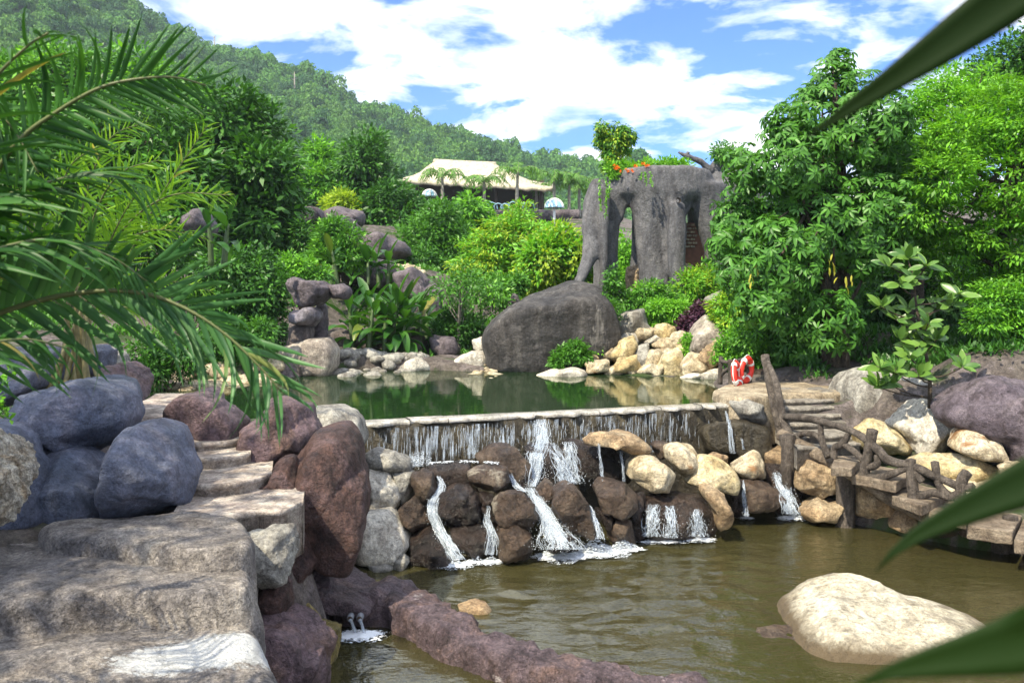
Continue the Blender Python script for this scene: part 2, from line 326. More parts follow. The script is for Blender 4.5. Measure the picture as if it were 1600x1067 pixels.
LF['banana'] = mat_leaf('leaf_banana', (.018,.075,.012), (.055,.165,.020), .3, .35, .4, (.22,.20,.04))
LF['rubber'] = mat_leaf('leaf_big', (.05,.13,.022), (.14,.26,.045), .2, .35, .4)
LF['lime']   = mat_leaf('leaf_lime', (.075,.21,.016), (.15,.36,.030), .33)
LF['royal']  = mat_leaf('leaf_royal', (0.058,0.168,0.023), (0.130,0.294,0.040), .3)
LF['forest'] = mat_leaf('leaf_forest', (.05,.155,.036), (.125,.28,.052), .2, .6, .2)
# ------------------------------------------------------------------ ground, ponds, hill
LOW = [(-2.3,5.2),(-2.0,7.2),(-1.9,8.6),(-2.4,10.0),(-2.3,11.6),(-2.1,12.9),(4.3,15.2),(4.7,14.5),(4.75,13.6),(5.1,13.3),(5.5,12.75),(6.1,12.0),(6.8,11.6),(8.6,10.8),(9.5,8),(8,5.6),(3,4.9),(0,5)]
UPP = [(-2.9,12.35),(4.3,14.95),(4.0,16.3),(4.2,18),(4.6,19.7),(3,20.1),(1.8,20.5),(-.6,21.3),(-2.5,21.9),(-4,21.5),(-5.1,20),(-6.7,18.8),(-7.6,17.4),(-6.9,15.6),(-5.3,13.8),(-4.0,12.4)]
CP = [(-2.5,7.5,1.25),(-3,8.5,1.4),(-3.6,9.6,1.6),(-4.3,10.6,1.8),(-4.6,12,1.7),(-5.7,13.6,1.65),(-7.3,15.4,1.65),(-8,18,1.7),(-5,8,1.5),(-6,9,1.8),(-7,10,2.0),(-9,12,2.3),(-6,6,1.5),(-4,5,1.0),
 (-2.7,6,.7),(-2.2,6.6,.3),(-3,4,.9),(0,0,1.75),(-2,0,1.75),(-2,2.2,1.3),(2,0,1.75),(2,2.5,1.2),(5,0,1.75),(5,2.5,1.0),(10,0,1.8),(11,6,1.2),(12,10,1.8),(-6,0,1.8),(-8,4,1.8),
 (5.3,15.5,1.55),(4.9,17,1.6),(6.5,15,2.0),(8,15,2.5),(7.5,13,1.5),(8,12.5,1.8),(10,14,2.5),(7.4,12,.6),(6.6,12.6,.5),(6,14,1.0),(5.6,13.7,.5),(6,18,1.9),(8,20,2.6),(12,18,3.2),(14,24,4),(5.2,19.5,1.7),(6,21,2.3),
 (4,21.2,1.45),(4,22.5,1.9),(3,21.6,1.45),(3,22.6,1.9),(2,21.6,1.4),(1,22,1.4),(4.6,20.6,1.5),(2,23.5,2.2),(5,22,2.0),(3,25,3.2),(5,26,3.5),(1,24,2.2),(2,27,3.2),(-1,23.5,1.75),(-1,27,2.3),(-3,23.5,1.75),(-3,26,2.5),
 (-4.6,32,4.4),(-8,44,6.9),(-2.6,36,4.2),(0,40,4.5),(0,55,6.5),(-12,30,3.8),(-14,24,2.8),(-8,23,2.2),(-6,24,2.1),(-5.5,22.6,1.85),(-9,26,2.9),(-7,28,3.4),(-20,45,7.2),(-10,55,8.5),(8,40,5),(15,45,7),(25,60,9),(20,30,5),(-30,30,5),(-30,60,9),
 (-4,88,11.4),(5,88,11.2),(-14,88,11.6),(-2,72,9.0),(8,75,9),(-40,90,12),(40,90,12),(0,140,14),(-80,140,16),(80,140,14),(0,400,15),(-300,200,15),(300,200,15),(-300,-100,3),(300,-100,3),(0,-60,2),(-30,-20,2),(30,-20,2),(25,5,2.2),(-25,8,3)]
CP = np.array(CP)
def poly_sd(P, poly):
    """signed distance (negative inside)"""
    P = np.asarray(P, float); d = np.full(len(P), 1e9); ins = np.zeros(len(P), bool); n = len(poly)
    for i in range(n):
        a = np.array(poly[i]); b = np.array(poly[(i + 1) % n]); ab = b - a
        t = np.clip(((P - a) @ ab) / (ab @ ab), 0, 1); d = np.minimum(d, np.linalg.norm(P - a - t[:, None] * ab, axis=1))
        c = (a[1] > P[:, 1]) != (b[1] > P[:, 1])
        xi = a[0] + (P[:, 1] - a[1]) * (b[0] - a[0]) / (b[1] - a[1] + 1e-12); ins ^= c & (P[:, 0] < xi)
    return np.where(ins, -d, d)
def sstep(x, a, b): t = np.clip((x - a) / (b - a), 0, 1); return t * t * (3 - 2 * t)
def ground_z(XY):
    XY = np.asarray(XY, float); d2 = ((XY[:, None, :] - CP[None, :, :2]) ** 2).sum(2) + .05
    wt = d2 ** -1.7; z = (wt * CP[None, :, 2]).sum(1) / wt.sum(1)
    P3 = np.column_stack([XY, z * 0]); dist = np.linalg.norm(XY - np.array([0, 12]), axis=1)
    z = z + .10 * fbm(P3 * .7, 4) + np.clip(dist - 20, 0, 60) / 60 * .7 * fbm(P3 * .13 + 5, 3)
    a = sstep(-poly_sd(XY, LOW), -.35, .55); z = z * (1 - a) + np.minimum(z, -.75 + .12 * fbm(P3 * .9, 3)) * a
    b = sstep(-poly_sd(XY, UPP), -.1, .7); z = z * (1 - b) + np.minimum(z, .6) * b
    return z
def gz(x, y): return float(ground_z([(x, y)])[0])
def axis(lo, a, b, hi, st, g=1.22):
    c = list(np.arange(a, b + 1e-6, st)); s = st
    while c[-1] < hi: s *= g; c.append(c[-1] + s)
    s = st
    while c[0] > lo: s *= g; c.insert(0, c[0] - s)
    return np.array(c)
gx = axis(-900, -9, 11, 900, .2); gy = axis(-300, 3, 27, 900, .2)
X, Yg = np.meshgrid(gx, gy); XY = np.column_stack([X.ravel(), Yg.ravel()]); Z = ground_z(XY)
def gridF(nr, nc):
    i = np.arange(nr - 1)[:, None] * nc; j = np.arange(nc - 1)[None]; return np.stack([i + j, i + j + 1, i + nc + j + 1, i + nc + j], -1).reshape(-1, 4)
g = obj('ground', np.column_stack([XY, Z]), gridF(len(gy), len(gx)), M['soil'], origin=(0, 0, 0)); tag(g, kind='structure')

M['water_low'] = mat_water('pond_water_brown', (.55,.50,.25), (.058,.053,.020), .62, [(5.5, .5, (1, 1.7, 1), .02), (15, .6, (1, 1.5, 1), .010)], .012, 1.75)
M['water_up'] = mat_water('pond_water_green', (.10,.16,.09), (.018,.045,.016), .6, [(2.2, .10, (.6, 1.8, 1), .02), (9, .07, (.7, 1.6, 1), .006)], .012)
def sheet(name, poly, z, mat, label):
    ar = sum(poly[i][0] * poly[(i + 1) % len(poly)][1] - poly[(i + 1) % len(poly)][0] * poly[i][1] for i in range(len(poly)))
    if ar < 0: poly = poly[::-1]                                # face up
    me = bpy.data.meshes.new(name); me.from_pydata([(x, y, z) for x, y in poly], [], [list(range(len(poly)))]); me.update()
    o = bpy.data.objects.new(name, me); COL.objects.link(o); me.materials.append(mat); tag(o, label, kind='structure'); return o
def rippled_pond():
    xs = np.concatenate([np.arange(-3.0, 6.0, .045), np.arange(6.0, 10.5, .15)]); ys = np.concatenate([np.arange(4.4, 7.0, .15), np.arange(7.0, 15.4, .045)]); Xw, Yw = np.meshgrid(xs, ys); P = np.column_stack([Xw.ravel(), Yw.ravel(), Xw.ravel() * 0])
    near = np.exp(-((P[:, 0] - .9) / 2.0) ** 2 - ((P[:, 1] - 10.2) / 2.2) ** 2); amp = .25 + .95 * near
    wv = P + .10 * np.column_stack([fbm(P * 1.7, 2), fbm(P * 1.7 + 9, 2), P[:, 0] * 0])
    h = amp * (.017 * vnoise(wv * np.array([2.0, 4.6, 1])) + .011 * ridged(wv * np.array([3.2, 6.5, 1]) + 3, 1) + .006 * vnoise(wv * np.array([6.5, 10, 1]) + 8))
    o = obj('lower_pond_water', np.column_stack([P[:, 0], P[:, 1], h - .006]), gridF(len(ys), len(xs)), M['water_low'], origin=(0, 0, 0)); tag(o, 'rippling brown water of the lower pond', kind='structure')
    d = (DB - DA) / np.linalg.norm(DB - DA); n2 = np.array([d[1], -d[0]]); me = o.data; bm = bmesh.new(); bm.from_mesh(me)
    bmesh.ops.delete(bm, geom=[v for v in bm.verts if (np.array(v.co[:2]) - DA) @ n2 < -.3], context='VERTS'); bm.to_mesh(me); bm.free()
sheet('upper_pond_water', [(-3.3,12.42),(4.2,15.15),(4.6,16.5),(5.2,20),(3,21),(-.5,22.3),(-4.5,22.6),(-8.2,20),(-8.4,16),(-6,13),(-4.2,12.3)], 1.55, M['water_up'], 'still dark green water of the upper pond')

# dam (weir) between the ponds
DA = np.array([-3.3, 12.20]); DB = np.array([4.28, 14.94])
def build_dam():
    n = 120; t = np.linspace(0, 1, n); base = DA + (DB - DA) * t[:, None]; d = (DB - DA) / np.linalg.norm(DB - DA); nv = np.array([d[1], -d[0]])   # towards the viewer
    prof = [(.0, -.8), (.02, .3), (.0, .9), (-.03, 1.3), (-.04, 1.49), (-.09, 1.535), (-.78, 1.535), (-.80, .3)]
    V = []
    for k, (o, z) in enumerate(prof):
        jit = .045 * fbm(np.column_stack([t * 26, t * 0 + k * .7, t * 0 + z]), 4) * (1 if k < 6 else .3)
        V.append(np.column_stack([base + nv * (o + jit)[:, None], np.full(n, z) + (.012 * fbm(np.column_stack([t * 30, t * 0 + 3, t * 0]), 2) if k >= 4 else 0)]))
    V = np.stack(V).transpose(1, 0, 2).reshape(-1, 3); k = len(prof); F = gridF(n, k)
    root = empty('dam_wall', (DA[0], DA[1], -.8), 'low dark wet concrete dam between the two ponds with top edge coloured white for glare', 'dam')
    obj('wall', V, F[:, ::-1], M['dam'], root)
    # coping slabs laid end to end, sun and sky glare painted in as white
    edges = np.sort(np.concatenate([[0.0, 1.0], rng.uniform(.03, .97, 6)])); edges = np.unique(np.round(edges, 3))
    for a, b in zip(edges[:-1], edges[1:]):
        m = max(int((b - a) * 90), 4); tt = np.linspace(a + .0008, b - .0008, m); bs = DA + (DB - DA) * tt[:, None]; dz = rng.uniform(-.006, .008)
        fr = .085 * fbm(np.column_stack([tt * 55, tt * 0 + 8, tt * 0]), 3) + rng.uniform(-.02, .03)
        rows = [(-.015, 1.51), (.0, 1.548), (-.05, 1.572), (-.36, 1.569), (-.44, 1.50)]
        V = np.stack([np.column_stack([bs + nv * (o + (fr if q < 3 else 0) * 1.0)[:, None] if q < 3 else bs + nv * o, np.full(m, z + dz)]) for q, (o, z) in enumerate(rows)]).transpose(1, 0, 2).reshape(-1, 3)
        obj('coping_slab', V, gridF(m, len(rows))[:, ::-1], M['coping'], root)
rippled_pond()
build_dam()

# forested mountain
RPX = [-1500,-600, -250, 0, 150, 330, 420, 500, 560, 640, 740, 830, 900, 960, 1100, 1400, 2600]; RPY = [100,-106,-106,-30, 48, 128, 146, 174, 204, 222, 238, 266, 279, 285, 310, 338, 357]
RD = [520,520, 500, 470, 450, 440, 430, 420, 410, 400, 395, 390, 385, 380, 380, 400, 420]
FD = [160,160,150,150,150,160,165,170,175,180,185,185,185,180,180,200,260]
def hill_pt(px, t):
    """t 0 foot .. 1 ridge, >1 far side; vectorised"""
    yr = np.interp(px, RPX, RD); yf = np.interp(px, RPX, FD); zr = H + (HY - np.interp(px, RPX, RPY)) / FPX * yr
    tt = np.clip(t, 0, 1); Yd = yf + (yr - yf) * t; prof = np.sin(tt * np.pi / 2) ** 1.15
    z = 6 + (zr - 6) * prof - np.clip(t - 1, 0, 9) * 110
    x = (px - CX) / FPX * Yd; P = np.column_stack([x, Yd, x * 0]) / 55
    z = z + 9 * np.sin(tt * np.pi) * fbm(P, 3) + 3.0 * sstep(tt, .7, 1) * fbm(P * 2.2 + 3, 2)
    return np.column_stack([x, Yd, z])
pxs = np.concatenate([np.linspace(-1500, -260, 30), np.linspace(-250, 1150, 150), np.linspace(1180, 2600, 30)]); ts = np.linspace(-.05, 1.5, 60)
PP, TT = np.meshgrid(pxs, ts)
M['hillsoil'] = mat_rock('hill_undergrowth', [(.012,.03,.010), (.02,.05,.014), (.035,.07,.02)], .05, .95, .3, .3, fine=.6)
hl = obj('hill', hill_pt(PP.ravel(), TT.ravel()), gridF(len(ts), len(pxs)), M['hillsoil'], origin=(0, 300, 0)); tag(hl, kind='structure')

def frames(D, up=None):
    D = D / (np.linalg.norm(D, axis=1)[:, None] + 1e-9); U = np.tile([0, 0, 1.], (len(D), 1)) if up is None else up
    U = U + rng.normal(0, .25, D.shape); S = np.cross(D, U); S /= np.linalg.norm(S, axis=1)[:, None] + 1e-9; Nn = np.cross(S, D); return D, S, Nn
LEAF4 = (np.array([(0,0,0),(.45,.5,.06),(1,0,-.04),(.45,-.5,.06)]), np.array([(0,1,2,3)]))
LEAF6 = (np.array([(0,0,0),(.3,.42,.07),(.7,.36,.05),(1,0,-.10),(.7,-.36,.05),(.3,-.42,.07),(.5,0,0)]), np.array([(0,6,1,1),(1,6,2,2)]))
def leaves(P, D, size, width, tpl=LEAF4, up=None):
    """P base points, D directions, size lengths; returns V,F"""
    D, S, Nn = frames(D, up); T, F = tpl; size = np.broadcast_to(size, (len(P),))
    V = P[:, None, :] + size[:, None, None] * (T[None, :, 0, None] * D[:, None, :] + T[None, :, 1, None] * width * S[:, None, :] + T[None, :, 2, None] * Nn[:, None, :])
    k = len(T); FF = (np.arange(len(P)) * k)[:, None, None] + F[None]
    return V.reshape(-1, 3), FF.reshape(-1, F.shape[1])
def rsph(n):
    v = rng.normal(0, 1, (n, 3)); return v / np.linalg.norm(v, axis=1)[:, None]

def build_forest():
    # three forest trees standing on the slope; the mass of the forest repeats their crowns
    protos = []
    for k, (tpx, tt, mt, lab, sx) in enumerate(((560, .985, 'forest', 'round tree on the mountain ridge above the dark conical tree', 1.0), (700, .97, 'forest2', 'pale yellow green tree on the mountain ridge above the thatched roof', 1.0), (410, .985, 'forest3', 'dark round tree on the mountain ridge right of the cloud gap', 1.15))):
        nl = 620; nb = 9; Bc = rsph(nb) * np.array([.62, .62, .45]) + np.array([0, 0, .75 * sx]); Br = rng.uniform(.34, .55, nb); q = rng.integers(0, nb, nl); U = rsph(nl); U[:, 2] = np.where(U[:, 2] < -.35, -U[:, 2], U[:, 2])
        C = Bc[q] + U * (Br[q] * rng.uniform(.82, 1.05, nl))[:, None]; D = np.cross(U, rsph(nl)) + .5 * U; s = rng.uniform(.12, .24, nl)
        V, F = leaves(C - D / (np.linalg.norm(D, axis=1)[:, None] + 1e-9) * s[:, None] * .5, D, s, .8, up=U + 1e-3)
        rt = empty('forest_tree', tuple(hill_pt(np.array([float(tpx)]), np.array([tt]))[0]), lab, 'tree', 'forest trees on the ridge'); me = mesh('crown', V, F); me.materials.append(LF[mt]); sz = rng.uniform(4, 5.5)
        o = bpy.data.objects.new('crown', me); COL.objects.link(o); o.parent = rt; o.scale = (sz, sz, sz * 1.1); o['kind'] = 'stuff'; protos.append(o)
        tm = MB(); tb = np.array(rt.location); tm.tube([tb - (0, 0, 2), tb + (0, 0, sz * .4), tb + (.1, 0, sz * .9)], [.3, .25, .1], 6); tm.build('trunk', M['bark'], rt)
    n = 20000; px = rng.uniform(-330, 1010, n); t = 1 - rng.uniform(0, 1.0, n) ** 1.2
    B = hill_pt(px, t); far = B[:, 1] / 400; rad = rng.uniform(1.0, 3.0, n) * (.72 + .38 * far) * np.where(rng.random(n) < .10, 1.6, 1)
    me = bpy.data.meshes.new('hill_forest'); me.vertices.add(n); me.vertices.foreach_set('co', (B - np.array([0, 300, 0])).astype(np.float32).ravel())
    clump = vnoise(np.column_stack([B[:, 0], B[:, 1], B[:, 2] * 0]) / 32.0)
    kind = np.where(clump + rng.normal(0, .45, n) > .28, 1, np.where(rng.random(n) < .42, 2, 0)).astype(np.int32)
    for nm, ty, val in (('kind', 'INT', kind), ('size', 'FLOAT', rad.astype(np.float32)), ('turn', 'FLOAT', rng.uniform(0, 6.28, n).astype(np.float32)), ('tall', 'FLOAT', rng.uniform(.8, 1.5, n).astype(np.float32))):
        at = me.attributes.new(nm, ty, 'POINT'); at.data.foreach_set('value', val)
    o = bpy.data.objects.new('hill_forest', me); COL.objects.link(o); o.location = (0, 300, 0); tag(o, 'dense green forest covering the mountain behind the garden', 'forest', kind='stuff')
    ng = bpy.data.node_groups.new('forest_scatter', 'GeometryNodeTree'); ng.interface.new_socket('Geometry', in_out='INPUT', socket_type='NodeSocketGeometry'); ng.interface.new_socket('Geometry', in_out='OUTPUT', socket_type='NodeSocketGeometry')
    N = ng.nodes; L = ng.links; gi = N.new('NodeGroupInput'); go = N.new('NodeGroupOutput'); jn = N.new('GeometryNodeJoinGeometry')
    def named(nm, ty): q = N.new('GeometryNodeInputNamedAttribute'); q.data_type = ty; q.inputs['Name'].default_value = nm; return q.outputs['Attribute']
    sz = named('size', 'FLOAT'); tl = named('tall', 'FLOAT'); tn = named('turn', 'FLOAT'); kd = named('kind', 'INT')
    mz = N.new('ShaderNodeMath'); mz.operation = 'MULTIPLY'; L.new(sz, mz.inputs[0]); L.new(tl, mz.inputs[1]); cs = N.new('ShaderNodeCombineXYZ'); L.new(sz, cs.inputs[0]); L.new(sz, cs.inputs[1]); L.new(mz.outputs[0], cs.inputs[2])
    cr = N.new('ShaderNodeCombineXYZ'); L.new(tn, cr.inputs[2])
    for k, po in enumerate(protos):
        oi = N.new('GeometryNodeObjectInfo'); oi.transform_space = 'ORIGINAL'; oi.inputs['Object'].default_value = po; oi.inputs['As Instance'].default_value = True
        cp = N.new('FunctionNodeCompare'); cp.data_type = 'INT'; cp.operation = 'EQUAL'; L.new(kd, cp.inputs[2]); cp.inputs[3].default_value = k
        ip = N.new('GeometryNodeInstanceOnPoints'); L.new(gi.outputs[0], ip.inputs['Points']); L.new(cp.outputs[0], ip.inputs['Selection']); L.new(oi.outputs['Geometry'], ip.inputs['Instance']); L.new(cr.outputs[0], ip.inputs['Rotation']); L.new(cs.outputs[0], ip.inputs['Scale']); L.new(ip.outputs[0], jn.inputs[0])
    L.new(jn.outputs[0], go.inputs[0]); md = o.modifiers.new('scatter', 'NODES'); md.node_group = ng
    # pale bare trunks standing out on the slope
    for (tpx, tt, hh) in ((460, .62, 11), (210, .75, 9), (335, .72, 8)):
        b = hill_pt(np.array([float(tpx)]), np.array([tt]))[0]
        m = MB(); m.tube([b, b + (0.1, 0, hh * .5), b + (0, 0, hh)], [.35, .3, .15], 6)
        for q in range(5):
            a = rng.uniform(0, 6.3); e = b + np.array((0, 0, hh * rng.uniform(.7, .97))); m.tube([e, e + (math.cos(a) * 1.2, math.sin(a) * 1.2, .9)], [.1, .03], 4)
        tag(m.build('bare_tree', M['palebark'], origin=tuple(b)), {460: 'tall pale bare trunk on the mountainside above the dark left tree', 210: 'pale bare trunk on the upper left mountainside above the palm', 335: 'pale bare trunk on the mountainside below the ridge notch'}[tpx], 'tree', 'bare trunks on the mountain')
LF['forest2'] = mat_leaf('leaf_forest_yellow', (.055,.155,.028), (.125,.255,.045), .2, .6, .2)
LF['forest3'] = mat_leaf('leaf_forest_dark', (.022,.085,.032), (.06,.15,.045), .2, .6, .2)
build_forest()

# ------------------------------------------------------------------ rocks
def ico(sub):
    bm = bmesh.new(); bmesh.ops.create_icosphere(bm, subdivisions=sub, radius=1); V = np.array([v.co[:] for v in bm.verts]); F = np.array([[v.index for v in f.verts] for f in bm.faces]); bm.free(); return V, F
ICO = {s: ico(s) for s in (2, 3, 4, 5, 6)}
def polyR(v, Nn, Hh, k=11):
    d = v @ Nn.T / Hh[None]; return 1 / (np.log(np.exp(k * np.clip(d, -3, 3)).sum(1)) / k)
def rock(label, pts, Y, dep, mat, sub=4, rough=.075, planes=10, name='boulder', cat='rock', group=None, seed=None, soft=20, parent=None, freq=1.0):
    """a boulder whose outline seen from the terrace follows pts (photo pixels) at distance Y, dep metres deep"""
    global _rs
    sd = seed if seed is not None else (abs(hash((round(pts[0][0]), round(pts[0][1]), len(pts)))) % 100000); rg = np.random.default_rng(sd)
    P = np.array([((x - CX) * ppm(Y), H + (HY - y) * ppm(Y)) for x, y in pts]); c = (P.max(0) + P.min(0)) / 2; c = .5 * c + .5 * P.mean(0); Q = P - c
    th = np.linspace(-np.pi, np.pi, 240, endpoint=False); r = np.zeros(240)
    for i in range(len(Q)):
        a, b = Q[i], Q[(i + 1) % len(Q)]; e = b - a
        dx, dz = np.cos(th), np.sin(th); den = dx * e[1] - dz * e[0]
        with np.errstate(divide='ignore', invalid='ignore'):
            t = (a[0] * e[1] - a[1] * e[0]) / den; s = (a[0] * dz - a[1] * dx) / den
        ok = (t > 0) & (s >= -1e-6) & (s <= 1 + 1e-6) & np.isfinite(t); r = np.where(ok, np.maximum(r, t), r)
    mean = r[r > 0].mean(); r = np.where(r <= 0, mean, r)
    ker = np.exp(-.5 * (np.arange(-12, 13) / 2.2) ** 2); ker /= ker.sum(); r = np.convolve(np.concatenate([r[-12:], r, r[:12]]), ker, 'valid')
    V, F = ICO[sub]; Nn = rg.normal(0, 1, (planes, 3)); Nn = np.vstack([Nn, [[1,0,0],[-1,0,0],[0,1,0],[0,-1,0],[0,0,1],[0,0,-1]]]); Nn /= np.linalg.norm(Nn, axis=1)[:, None]
    Hh = rg.uniform(.66, .98, len(Nn)); Hh[-6:] = rg.uniform(.82, 1.05, 6); rough = max(rough, .035); soft = max(soft, 9); R_ = polyR(V, Nn, Hh, soft); ang = np.arctan2(V[:, 2], V[:, 0])
    flat = np.column_stack([np.cos(ang), ang * 0, np.sin(ang)]); Rf = polyR(flat, Nn, Hh, soft)
    rt = np.interp(ang, np.concatenate([th, [np.pi]]), np.concatenate([r, r[:1]]))
    s = np.sqrt(V[:, 0] ** 2 + V[:, 2] ** 2); wgt = sstep(s, .15, .8); sc = (rt * wgt + mean * (1 - wgt)) / (Rf * wgt + 1 * (1 - wgt))
    
    if planes > 6:
        nc = rg.normal(0, 1, (26, 3)); nc /= np.linalg.norm(nc, axis=1)[:, None]; hc = polyR(nc, Nn, Hh, soft) * rg.uniform(.90, .985, 26); dd = np.clip(V @ nc.T, .05, 1) / hc; cut = 1 / (np.log(np.exp(45 * (dd - 1)).sum(1) + np.exp(45 * (1 / R_ - 1))) / 45 + 1); R_ = np.minimum(R_, cut)
    q = V * R_[:, None]; x = q[:, 0] * sc; z = q[:, 2] * sc; y = q[:, 1] * dep / 2
    rho = np.hypot(x, z) / rt; bi = ((ang + np.pi) / (2 * np.pi) * 72).astype(int) % 72; mxb = np.zeros(72); np.maximum.at(mxb, bi, rho); mxb = np.where(mxb < .3, 1, mxb); mxb = np.convolve(np.concatenate([mxb[-2:], mxb, mxb[:2]]), np.ones(5) / 5, 'valid')
    kf = np.interp(ang, np.linspace(-np.pi, np.pi, 73), np.concatenate([mxb, mxb[:1]])); kf = 1 + (kf - 1) * sstep(s, .2, .7); persp = 1 + .35 * dep / 2 / Y; x = x / kf / persp; z = z / kf / persp
    Pw = np.column_stack([x + c[0], y + Y, z + c[1]]); sz = min(mean, dep)
    nz = fbm(Pw * 1.5 * freq / max(sz, .25) + sd % 97, 6, .58) * rough * sz + .45 * rough * sz * ridged(Pw * 2.6 * freq / max(sz, .25) + 31, 4)
    nrm = np.column_stack([V[:, 0], V[:, 1], V[:, 2]]); Pw = Pw + nrm * (nz - rough * sz * .3)[:, None]
    o = obj(name, Pw, F, M[mat] if isinstance(mat, str) else mat, parent)
    if parent is None: tag(o, label, cat, group)
    return o
ROCKS = []
R1 = lambda *p: crop(560, 620, 3.953, p)
R2 = lambda *p: crop(880, 620, 4.268, p)
R3 = lambda *p: crop(1180, 540, 3.138, p)
R4 = lambda *p: crop(880, 420, 4.444, p)
R5 = lambda *p: crop(420, 380, 4.21, p)
R6 = lambda *p: crop(300, 120, 2.963, p)
R8 = lambda *p: crop(0, 540, 3.5576, p)
RL = lambda *p: crop(0, 520, 1.95, p)
